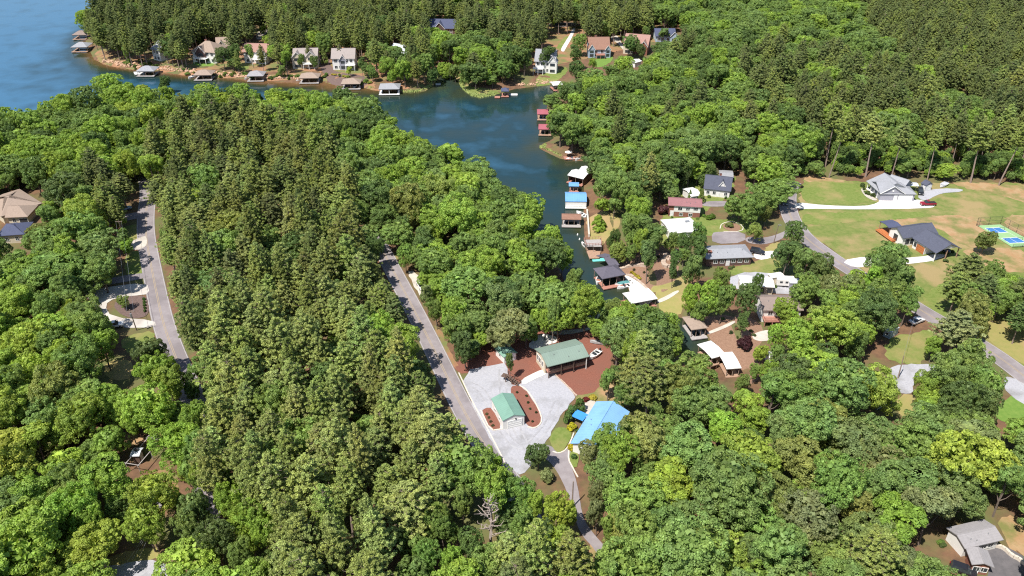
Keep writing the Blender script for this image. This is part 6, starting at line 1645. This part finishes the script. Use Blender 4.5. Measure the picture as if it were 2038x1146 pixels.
# trees placed one by one where the photo shows them apart: (crown centre px, py, radius px, kind, height m, tint, label)
HAND = [
    (1192, 436, 16, 'cone', 6.0, G_YELLOW, 'small bright conical tree alone on the dry lakeside lawn'),
    (1292, 508, 17, 'tall', 15, G_BLUE, 'tall narrow tree with bare trunk on the brown mulch slope'),
    (1252, 452, 24, 'broad', 14, G_MID, None), (1275, 478, 20, 'broad', 13, G_BRIGHT, None), (1232, 492, 20, 'broad', 9, G_OLIVE, None),
    (1302, 468, 17, 'broad', 10, G_MID, None), (1222, 470, 14, 'broad', 9, G_DARK, None), (1262, 498, 15, 'broad', 8, G_MID, None),
    (1337, 480, 16, 'broad', 9, G_MID, None), (1362, 488, 17, 'broad', 10, G_DARK, None), (1390, 470, 19, 'broad', 13, G_MID, None),
    (1392, 497, 17, 'tall', 12, G_DARK, None), (1342, 520, 12, 'tall', 10, G_DARK, None), (1340, 545, 10, 'tall', 8, G_DARK, None),
    (1383, 538, 21, 'broad', 13, G_BLUE, None), (1432, 560, 18, 'broad', 11, G_MID, None), (1378, 580, 24, 'broad', 14, G_BRIGHT, None),
    (1410, 582, 24, 'broad', 14, G_BRIGHT, None), (1440, 592, 20, 'broad', 13, G_MID, None), (1392, 606, 20, 'broad', 11, G_MID, None),
    (1490, 600, 25, 'broad', 13, G_DARK, 'dark green spreading tree beside the flat white roof'), (1512, 566, 14, 'broad', 9, G_DARK, None),
    (1482, 640, 16, 'broad', 9, G_DARK, None),
    (1502, 460, 14, 'broad', 7, G_OLIVE, 'olive tree at the mouth of the grey asphalt pad'), (1526, 425, 12, 'broad', 8, G_OLIVE, None),
    (1560, 618, 24, 'broad', 9, G_BRIGHT, 'bright green tree hiding part of the brown roofed white house'), (1582, 640, 16, 'broad', 8, G_BRIGHT, None),
    (1548, 672, 18, 'broad', 10, G_BRIGHT, None), (1600, 655, 18, 'broad', 10, G_OLIVE, None),
    (1424, 346, 9, 'shrub', 5, (.42, .40, .24), 'cream flowering tree behind the dormer house'),
    (1400, 355, 12, 'broad', 6, G_DARK, None), (1397, 388, 8, 'cone', 5.5, G_MID, 'clipped conical tree at the front wall of the dormer house'), (1374, 388, 5, 'cone', 4.5, G_MID, None),
    (1345, 372, 14, 'broad', 9, G_MID, None), (1362, 352, 14, 'broad', 9, G_DARK, None),
    (1770, 520, 40, 'broad', 15, G_MID, 'large mid green tree before the dark roofed modern house'), (1800, 560, 34, 'broad', 14, G_MID, None), (1742, 560, 26, 'broad', 13, G_BRIGHT, None),
    (1762, 590, 32, 'broad', 14, G_MID, None), (1808, 600, 28, 'broad', 13, G_MID, None),
    (1930, 545, 38, 'pine', 15, G_OLIVE, 'wide olive pine on the slope below the ball court'), (1905, 580, 30, 'pine', 14, G_OLIVE, None), (1960, 585, 36, 'pine', 14, G_PINED, None),
    (1975, 545, 24, 'broad', 10, G_MID, None), (1962, 478, 22, 'broad', 8, G_OLIVE, 'thin olive tree beside the ball court fence'), (1990, 600, 24, 'broad', 11, G_MID, None),
    (2030, 590, 30, 'pine', 14, G_PINED, None), (2032, 640, 22, 'pine', 13, G_DARK, None),
    (1905, 660, 42, 'pine', 14, G_GREY, 'broad grey green pine leaning over the curving road'), (1860, 690, 22, 'broad', 8, G_BRIGHT, None),
    (1930, 720, 40, 'broad', 14, G_MID, None), (1880, 745, 38, 'broad', 14, G_MID, None), (1950, 770, 36, 'broad', 13, G_MID, None), (1850, 770, 26, 'broad', 10, G_BRIGHT, None),
    (1900, 800, 40, 'broad', 14, G_DARK, None), (1960, 810, 32, 'broad', 12, G_DARK, None), (1840, 820, 20, 'broad', 8, G_BRIGHT, None),
    (1072, 905, 27, 'broad', 7, G_DARK, 'dark round tree between gravel yard and narrow drive'), (1088, 945, 17, 'shrub', 3, G_GREY, 'grey green bush below the dark round tree by the drive'),
    (1140, 818, 12, 'shrub', 3.6, G_DARK, None), (1155, 805, 12, 'shrub', 3.8, G_DARK, None), (1132, 828, 11, 'shrub', 3.4, G_DARK, None),
    (1008, 655, 44, 'broad', 14, G_GREY, 'large grey green tree leaning over the small green roofed shed'), (1016, 722, 9, 'tall', 8, G_DARK, None),
    (1058, 655, 12, 'cone', 7, G_MID, 'small conical tree beside the pale patio'),
    (1212, 762, 17, 'tall', 9, G_MID, 'small upright tree behind the blue roof'),
    (925, 690, 26, 'broad', 11, G_DARK, None), (915, 655, 26, 'broad', 12, G_MID, None), (900, 625, 24, 'broad', 12, G_BRIGHT, None),
    (1165, 610, 38, 'broad', 14, G_BRIGHT, 'bright tree with bare trunk over the cove by the green roof'), (1100, 632, 14, 'tall', 15, G_MID, None),
    (190, 500, 46, 'broad', 13, G_BLUE, 'round bluish green tree standing alone on dry grass'),
    (243, 600, 13, 'broad', 4.5, G_MID, 'small round tree on the dark mulch inside the loop drive'),
    (248, 490, 14, 'broad', 6, G_BRIGHT, None), (246, 470, 11, 'tall', 7, G_MID, None), (305, 705, 34, 'broad', 11, G_DARK, None), (205, 690, 36, 'broad', 12, G_BRIGHT, None),
    (175, 625, 36, 'broad', 12, G_MID, None), (110, 545, 60, 'broad', 13, G_MID, None), (75, 470, 22, 'broad', 10, G_OLIVE, None),
    (975, 905, 14, 'broad', 6, G_BRIGHT, None), (990, 920, 12, 'broad', 5, G_BRIGHT, None), (1110, 1020, 36, 'broad', 13, G_YELLOW, 'yellow green tree beside the narrow winding drive'),
    (1205, 880, 34, 'broad', 11, G_MID, 'big tree spreading over the near half of the blue roof'), (1170, 905, 24, 'broad', 9, G_GREY, None), (1246, 860, 24, 'broad', 10, G_MID, None), (1228, 905, 40, 'broad', 13, G_BRIGHT, None),
    (1120, 500, 25, 'broad', 12, G_BRIGHT, None), (1146, 545, 24, 'broad', 12, G_MID, None), (1160, 578, 22, 'broad', 11, G_BRIGHT, None), (1128, 585, 26, 'broad', 13, G_MID, None), (1100, 470, 22, 'broad', 12, G_BRIGHT, None),
    (1190, 592, 20, 'broad', 10, G_BRIGHT, None), (1222, 612, 22, 'broad', 10, G_MID, None), (1250, 628, 24, 'broad', 11, G_BRIGHT, None), (745, 497, 18, 'broad', 11, G_DARK, None), (806, 508, 18, 'broad', 10, G_MID, None),
    (470, 118, 8, 'pine', 13, G_OLIVE, None), (520, 112, 9, 'pine', 14, G_OLIVE, None), (600, 118, 8, 'broad', 8, G_MID, None), (612, 108, 7, 'pine', 12, G_GREY, None), (560, 135, 9, 'broad', 7, G_MID, None),
    (720, 128, 11, 'broad', 10, G_DARK, None), (740, 140, 12, 'broad', 9, G_MID, None), (770, 125, 13, 'pine', 14, G_PINED, None), (800, 130, 14, 'broad', 11, G_MID, None), (780, 148, 11, 'broad', 8, G_BRIGHT, None), (830, 140, 14, 'pine', 14, G_OLIVE, None), (845, 120, 12, 'broad', 10, G_DARK, None),
    (398, 895, 34, 'broad', 12, G_MID, None), (420, 950, 36, 'broad', 13, G_BRIGHT, None), (378, 955, 26, 'broad', 11, G_MID, None), (395, 1010, 34, 'broad', 13, G_BLUE, None), (450, 1000, 34, 'broad', 13, G_BRIGHT, None),
    (375, 1065, 32, 'broad', 12, G_MID, None), (430, 1075, 36, 'broad', 13, G_DARK, None), (495, 1050, 34, 'broad', 13, G_BRIGHT, None), (480, 1110, 34, 'broad', 12, G_MID, None), (385, 840, 28, 'broad', 12, G_BRIGHT, None), (376, 775, 24, 'broad', 11, G_DARK, None),
    (920, 1000, 30, 'broad', 12, G_MID, None), (880, 1045, 34, 'broad', 13, G_MID, None), (940, 1090, 30, 'broad', 11, G_DARK, None), (900, 1120, 34, 'broad', 12, G_BRIGHT, None), (845, 1110, 32, 'broad', 12, G_MID, None),
    (1580, 466, 22, 'broad', 11, G_DARK, None), (1566, 512, 28, 'broad', 13, G_DARK, 'dark spreading tree where the grey side drive meets the curving road'), (1602, 528, 32, 'broad', 14, G_MID, None), (1634, 540, 28, 'broad', 13, G_DARK, None), (1600, 578, 30, 'broad', 13, G_MID, None), (1652, 578, 28, 'broad', 12, G_GREY, None),
    (1690, 575, 24, 'broad', 10, G_GREY, None), (1640, 610, 30, 'broad', 13, G_MID, None),
    (1516, 700, 15, 'broad', 6, G_BRIGHT, None), (1502, 738, 14, 'broad', 6, G_MID, None), (1532, 735, 18, 'broad', 8, G_BRIGHT, None), (1482, 762, 15, 'broad', 7, G_MID, None), (1548, 705, 14, 'broad', 7, G_MID, None),
    (868, 618, 18, 'broad', 10, G_MID, None), (850, 590, 18, 'broad', 10, G_GREY, None), (905, 132, 13, 'broad', 10, G_MID, None), (884, 124, 14, 'broad', 11, G_BRIGHT, None), (925, 148, 12, 'broad', 10, G_MID, None), (862, 140, 13, 'broad', 10, G_DARK, None),
    (1332, 642, 20, 'broad', 10, G_BRIGHT, None), (1302, 632, 20, 'broad', 10, G_MID, None), (1346, 664, 18, 'broad', 9, G_MID, None), (1278, 622, 16, 'broad', 9, G_BRIGHT, None),
    (1190, 1024, 18, 'broad', 10, G_GREY, None), (1206, 1058, 20, 'broad', 10, G_MID, None),
    (1185, 985, 18, 'broad', 9, G_GREY, None), (1000, 965, 30, 'broad', 12, G_MID, None), (1036, 985, 32, 'broad', 12, G_MID, None), (1062, 1005, 28, 'broad', 11, G_BRIGHT, None),
    (1040, 1045, 34, 'broad', 13, G_MID, None), (1072, 1075, 32, 'broad', 12, G_DARK, None), (1105, 1090, 30, 'broad', 11, G_BRIGHT, None), (1060, 1120, 36, 'pine', 14, G_PINE, None), (1010, 1110, 34, 'pine', 15, G_PINE, None), (1140, 1110, 26, 'broad', 9, G_DARK, None), (325, 150, 12, 'broad', 11, G_DARK, None),
    (337, 98, 18, 'broad', 14, G_DARK, None), (443, 112, 16, 'broad', 11, G_DARK, None), (500, 105, 9, 'tall', 13, G_MID, None), (555, 108, 13, 'pine', 16, G_OLIVE, None), (568, 118, 10, 'tall', 12, G_BRIGHT, None),
    (645, 110, 8, 'cone', 9, G_OLIVE, None), (675, 108, 8, 'pine', 12, G_GREY, None), (625, 122, 9, 'broad', 8, G_DARK, None), (697, 140, 8, 'broad', 5, G_YELLOW, None),
    (1092, 112, 20, 'broad', 13, G_DARK, None), (1145, 108, 18, 'broad', 13, G_DARK, None), (1155, 85, 15, 'broad', 12, G_MID, None), (1258, 88, 19, 'broad', 12, G_DARK, None),
    (1323, 66, 11, 'broad', 8, G_BLUE, None), (945, 130, 18, 'pine', 15, G_PINED, 'dark pine on the grassy point jutting into the cove'), (965, 150, 14, 'broad', 8, G_BRIGHT, None), (1000, 135, 20, 'broad', 12, G_MID, None),
    (1275, 100, 12, 'broad', 9, G_DARK, None), (1180, 125, 8, 'broad', 7, G_BRIGHT, None),
]

# ------------------------------------------------------------------ spread the woods over the land
FOOT = globals().get('FOOT', [])        # footprints of buildings (world polygons)
cand = []
for px, py, rp, kind, h, tint, label in HAND:
    zc = h * (.62 if kind in ('broad', 'tall') else .55)
    p = at(px, py, zc); dep = proj(p.x, p.y, zc)[2]
    cand.append(dict(x=p.x, y=p.y, kind=kind, r=rp * dep / FPX, h=h, tint=tint, label=label, hand=True))
n0 = 60000
X = rng.uniform(-560, 560, n0); Y = rng.uniform(70, 770, n0)
k0 = np.abs(X) < (Y * .80 + 70)
P0 = np.stack([X, Y], 1)[k0]
# crown centre of a nominal tree seen in the photo
def projv(P, z):
    zz = z - CAMH
    dep = P[:, 1] * CP - zz * SP
    return np.stack([1019 + FPX * P[:, 0] / dep, 573 - FPX * (P[:, 1] * SP + zz * CP) / dep], 1), dep
c0, d0 = projv(P0, 11.0)
kind0 = np.zeros(len(P0), int)
u0 = rng.random(len(P0))
for poly, frac in PINES:
    ins = pip(c0, poly); kind0[ins & (u0 < frac)] = 1
# patches of broad leaved trees inside the pines
pn = np.sin(P0[:, 0] * .085 + 1.3) * np.sin(P0[:, 1] * .07 + .4) + .5 * np.sin(P0[:, 0] * .19 + P0[:, 1] * .16)
kind0[(pn > .92) & (P0[:, 1] < 400)] = 0
# fringe of tall bare pines along the edge of the field
edge_px = [(1640, 352), (1720, 350), (1800, 350), (1880, 358), (1960, 366), (2038, 372), (2150, 380)]
EDGE = [at(*q)[:2] for q in edge_px]
dE = line_dist(P0, EDGE)
rad0 = np.where(kind0 == 1, rng.uniform(2.9, 4.5, len(P0)), rng.uniform(3.9, 7.2, len(P0)))
hgt0 = np.where(kind0 == 1, rng.uniform(16, 24, len(P0)), rng.uniform(9.5, 16, len(P0)) * (rad0 / 5.0) ** .35)
# keep clear of water, roads, buildings
ok = poly_sd(P0, LAKE) > 1.2
for L, hw in ROADS: ok &= line_dist(P0, [(p.x, p.y) for p in L[::2]]) > hw + .3
for fp in FOOT: ok &= poly_sd(P0, fp) > 1.3
# keep the open places of the photo open
zt = hgt0; S = []
fr = np.array([[0, .97], [.55, .85], [-.55, .85], [.92, .62], [-.92, .62], [.7, .42], [-.7, .42], [0, .6], [0, .35], [.45, .7], [-.45, .7], [.3, .5], [-.3, .5], [.28, .93], [-.28, .93], [0, .78], [0, .45], [.75, .72], [-.75, .72]])
idx = np.where(ok)[0]
for a, b_ in fr:
    Q = P0[idx].copy(); Q[:, 0] += a * rad0[idx]
    s_, _ = projv(Q, b_ * hgt0[idx]); S.append(s_)
bad = np.zeros(len(idx), bool)
for poly in OPEN:
    for s_ in S: bad |= pip(s_, poly)
idx = idx[~bad]
gp_, gd_ = projv(P0[idx], 0.0)
keep = ~pip(gp_, [(1600, 354), (1720, 356), (1800, 356), (1880, 362), (2060, 378), (2400, 400), (2400, 520), (1600, 470)])
dz = proj(*at(977, 1096))[2]
for a, b_ in fr:
    Q = P0[idx].copy(); Q[:, 0] += a * rad0[idx]
    s_, _ = projv(Q, b_ * hgt0[idx])
    keep &= ~(pip(s_, [(948, 965), (1004, 965), (994, 1060), (962, 1060)]) & (gd_ < dz + 2))
idx = idx[keep]
for k in range(85):
    q = random.random() * (len(EDGE) - 1); a, b_ = Vector((*EDGE[int(q)], 0)), Vector((*EDGE[int(q) + 1], 0)); p = a.lerp(b_, q - int(q))
    cand.append(dict(x=p.x, y=p.y + random.uniform(2, 18), kind='broad', r=random.uniform(1.5, 3.3), h=random.uniform(4.5, 8.5), tint=random.choice([G_MID, G_BRIGHT, G_DARK]), label=None, hand=False))
cell = {}
def near_ok(x, y, r, kk):
    i, j = int(x // 8), int(y // 8)
    for a in range(i - 1, i + 2):
        for b_ in range(j - 1, j + 2):
            for (xx, yy, rr) in cell.get((a, b_), ()):
                if (x - xx) ** 2 + (y - yy) ** 2 < ((r + rr) * kk) ** 2: return False
    return True
for t in cand: cell.setdefault((int(t['x'] // 8), int(t['y'] // 8)), []).append((t['x'], t['y'], t['r']))
dmid = line_dist(P0, [(p.x, p.y) for p in mid_road[::2]]); dleft = line_dist(P0, [(p.x, p.y) for p in left_road[::2]])
gpx, _ = projv(P0, 0.0)
verge = ((dmid < 13) & (gpx[:, 1] > 505) & (gpx[:, 1] < 930)) | ((dleft < 12) & (gpx[:, 1] > 390) & (gpx[:, 1] < 680))
hgt0 = np.where(verge, hgt0 * .76, hgt0)
big = (c0[:, 0] > 1100) & (c0[:, 1] > 800) & (kind0 == 0)
rad0 = np.where(big, rad0 * 1.12, rad0)
order = [(i, 1.0, .56, .55) for i in idx] + [(i, .55, .60, .60) for i in idx] + [(i, .62, .40, .44) for i in idx if P0[i][1] < 330]
for i, fs, kp, kb in order:
    x, y = P0[i]; r = rad0[i] * fs
    kd = 'pine' if kind0[i] else 'broad'
    if fs < 1: kd = 'broad'
    if verge[i] and min(dmid[i] + .9, dleft[i]) < 5.6: continue
    if not near_ok(x, y, r, kp if kd == 'pine' else kb): continue
    cell.setdefault((int(x // 8), int(y // 8)), []).append((x, y, r))
    h = hgt0[i] * (1 if fs == 1 else .42 if kind0[i] else .62 if fs < .6 else .7)
    if kd == 'pine' and dE[i] < 14: kd = 'bare'; h = random.uniform(22, 28)
    elif kd == 'broad' and dE[i] < 9: h *= .55; r *= .75
    q = c0[i]
    cand.append(dict(x=x, y=y, kind=kd, r=r, h=h, tint=tone_for(q[0], q[1], kd), label=None, hand=False))

ZONES = [
    ([(300, 262), (640, 250), (1010, 940), (880, 1180), (540, 1180), (330, 700)], 'in the wood between the two roads'),
    ([(1640, 150), (2200, 100), (2200, 380), (1640, 360)], 'in the tall pine edge above the grass field'),
    ([(-300, 180), (560, 140), (560, 270), (300, 300), (280, 380), (-300, 400)], 'on the wooded point facing the open lake'),
    ([(-300, 380), (330, 380), (350, 700), (-300, 720)], 'among the houses past the loop drive'),
    ([(-300, 700), (380, 700), (420, 1300), (-300, 1300)], 'in the bright wood round the hidden pale roofed shed'),
    ([(560, 160), (860, 200), (1180, 640), (900, 740), (700, 450)], 'on the wooded bank between road and cove'),
    ([(-100, -100), (1080, -100), (1080, 190), (100, 190)], 'behind the boathouses of the opposite shore'),
    ([(1080, -100), (1400, -100), (1400, 130), (1080, 130)], 'round the houses above the head of the cove'),
    ([(1080, 130), (1640, 60), (1640, 430), (1180, 430)], 'in the wood above the red roofed docks'),
    ([(1400, -100), (2200, -100), (2200, 160), (1640, 200), (1400, 150)], 'in the wide forest beyond the field'),
    ([(1180, 430), (1760, 430), (1780, 780), (1240, 780)], 'among the lakeside houses with white roofs'),
    ([(1180, 780), (2200, 780), (2200, 1300), (1130, 1300)], 'in the wood below the blue roofed house'),
    ([(1740, 430), (2200, 430), (2200, 850), (1740, 850)], 'along the curving road past the field'),
]
def zone(px, py):
    for poly, ph in ZONES:
        if pip([(px, py)], poly)[0]: return ph
    return 'in the wood beside the gravel yard'

used = {}
lists = {'broadleaf_tree': [], 'pine_tree': []}
rest = {'broad': [], 'pine': [], 'tall': [], 'bare': []}
for t in cand:
    px, py, dep = proj(t['x'], t['y'], t['h'] * .65)
    t['px'], t['py'], t['size'] = px, py, t['r'] * t['h'] / dep ** 2
    inside = -5 < px < 2043 and -5 < py < 1151
    nm = NAME[t['kind']][0]
    if nm in lists and not (inside or t['hand']): rest[t['kind']].append(t)
    elif nm in lists: lists[nm].append(t)
    else: lists.setdefault(nm, []).append(t)
for nm in ('broadleaf_tree', 'pine_tree'):
    lists[nm].sort(key=lambda t: (not t['hand'], -t['size']))
    for t in lists[nm][298:]: rest[t['kind']].append(t)
    lists[nm] = lists[nm][:298]

LAND = globals().get('LAND', [])        # (x, y, phrase) of things a tree can be found by
P_all = [t for l in lists.values() for t in l]
ZS = terrain(np.array([(t['x'], t['y']) for t in P_all]))
for t, z in zip(P_all, ZS):
    nm = NAME[t['kind']][0]
    col = WORD[t['tint']] if t['tint'] in WORD else 'pale'
    noun = {'broadleaf_tree': 'leafy tree', 'pine_tree': 'pine', 'shrub': 'bush', 'conical_tree': 'conical tree'}[nm]
    sz = ('small ' if t['h'] < 9 else 'tall ' if t['h'] > (21 if nm == 'pine_tree' else 14.5) else '')
    if nm == 'shrub': sz = ''
    lab, grp = t['label'], None
    if not lab:
        best = None
        for (x, y, ph) in LAND:
            d = math.hypot(t['x'] - x, t['y'] - y)
            if d < 26 and (best is None or d < best[0]): best = (d, x, y, ph)
        if best:
            rel = 'behind' if t['y'] - best[2] > 6 else 'in front of' if t['y'] - best[2] < -6 else 'beside'
            lab = f'{sz}{col} {noun} {rel} {best[3]}'
        else: lab = f'{sz}{col} {noun} {zone(t["px"], t["py"])}'
        grp = {'broadleaf_tree': 'leafy trees', 'pine_tree': 'pines', 'shrub': 'bushes', 'conical_tree': 'conical trees'}[nm] + ' alike in look and place: ' + lab
    t['lab'], t['grp'], t['z'] = lab, grp, z
count = {}
for t in P_all: count[t['lab']] = count.get(t['lab'], 0) + 1
for t in P_all:
    plant(t['kind'], t['x'], t['y'], t['z'] - .1, t['r'], t['h'], random.uniform(0, 6.28), jit(t['tint']), t['lab'],
          t['grp'] if count[t['lab']] > 1 else ('leafy trees' if t['kind'] in ('broad', 'tall') else 'pines' if t['kind'] in ('pine', 'bare') else None),
          var=random.randrange(7))

for px, py, r_m, h_m, tint, lab, grp in globals().get('BUSH', []):
    p = at(px, py)
    plant('shrub', p.x, p.y, terrain(np.array([(p.x, p.y)]))[0], r_m, h_m, random.uniform(0, 6.28), jit(tint, .08), lab, grp, var=random.randrange(3), name='bush', cat='bush')

# ------------------------------------------------------------------ the rest of the woods: one object of each sort, grown from the same shapes
RAMP_B = [G_DARK, G_MID, G_BLUE, G_MID, G_BRIGHT, G_YELLOW]
RAMP_P = [G_PINED, G_PINED, G_OLIVE, G_PINE]
m_leaf_w = leaf_mat('leaves_wood', RAMP_B)
m_needle_w = leaf_mat('needles_wood', RAMP_P, trans=.2)

def woods(name, kinds, m, ramp, label):
    src, pts, rot, scl, pick, tone = [], [], [], [], [], []
    for kd in kinds:
        base = len(src)
        for cm, tm in PROTO[kd]:
            bm = bmesh.new(); bm.from_mesh(cm)
            nf = len(bm.faces)
            bm.from_mesh(tm)
            bm.faces.ensure_lookup_table()
            for f in bm.faces[nf:]: f.material_index = 1
            me = bpy.data.meshes.new(name + '_shape'); bm.to_mesh(me); bm.free()
            me.materials.append(m); me.materials.append(tm.materials[0])
            src.append(bpy.data.objects.new(name + '_shape', me))
        L = rest[kd]
        if not L: continue
        Z = terrain(np.array([(t['x'], t['y']) for t in L])) - .1
        R0, H0 = NOM[kd]
        for t, z in zip(L, Z):
            pts.append((t['x'], t['y'], z)); rot.append((0, 0, random.uniform(0, 6.28)))
            scl.append((t['r'] / R0, t['r'] / R0, t['h'] / H0)); pick.append(base + random.randrange(len(PROTO[kd])))
            tone.append(min(1, max(0, ramp.index(t['tint']) / (len(ramp) - 1) + random.uniform(-.08, .08))) if t['tint'] in ramp else random.random() * .8)
    me = bpy.data.meshes.new(name); me.from_pydata(pts, [], [])
    for nm, ty, dat, key in (('rot', 'FLOAT_VECTOR', rot, 'vector'), ('scl', 'FLOAT_VECTOR', scl, 'vector'), ('pick', 'INT', pick, 'value'), ('tone', 'FLOAT', tone, 'value')):
        a = me.attributes.new(nm, ty, 'POINT'); a.data.foreach_set(key, np.array(dat, np.int32 if ty == 'INT' else np.float32).ravel())
    o = bpy.data.objects.new(name, me); C.objects.link(o)
    ng = bpy.data.node_groups.new(name, 'GeometryNodeTree')
    ng.interface.new_socket('Geometry', in_out='INPUT', socket_type='NodeSocketGeometry')
    ng.interface.new_socket('Geometry', in_out='OUTPUT', socket_type='NodeSocketGeometry')
    N, Lk = ng.nodes, ng.links
    gi, go = N.new('NodeGroupInput'), N.new('NodeGroupOutput')
    jn = N.new('GeometryNodeJoinGeometry')
    for s in reversed(src):
        oi = N.new('GeometryNodeObjectInfo'); oi.inputs['Object'].default_value = s; oi.inputs['As Instance'].default_value = False
        gi2 = N.new('GeometryNodeGeometryToInstance')
        Lk.new(oi.outputs['Geometry'], gi2.inputs[0]); Lk.new(gi2.outputs[0], jn.inputs[0])
    ip = N.new('GeometryNodeInstanceOnPoints'); ip.inputs['Pick Instance'].default_value = True
    def attr(nm, ty):
        a = N.new('GeometryNodeInputNamedAttribute'); a.data_type = ty; a.inputs['Name'].default_value = nm
        return a.outputs['Attribute']
    er = N.new('FunctionNodeEulerToRotation')
    Lk.new(attr('rot', 'FLOAT_VECTOR'), er.inputs[0]); Lk.new(er.outputs[0], ip.inputs['Rotation'])
    Lk.new(attr('scl', 'FLOAT_VECTOR'), ip.inputs['Scale']); Lk.new(attr('pick', 'INT'), ip.inputs['Instance Index'])
    Lk.new(gi.outputs[0], ip.inputs['Points']); Lk.new(jn.outputs[0], ip.inputs['Instance'])
    Lk.new(ip.outputs[0], go.inputs[0])
    md = o.modifiers.new('woods', 'NODES'); md.node_group = ng
    tag(o, label, 'woods', kind='stuff')
    return len(pts)
nb = woods('leafy_woods', ['broad', 'tall'], m_leaf_w, RAMP_B, 'mass of smaller leafy trees filling the woods out to the hills')
np_ = woods('pine_woods', ['pine', 'bare'], m_needle_w, RAMP_P, 'mass of dark pines filling the woods out to the hills')
print('TREES', {k: len(v) for k, v in lists.items()}, 'rest', nb, np_)
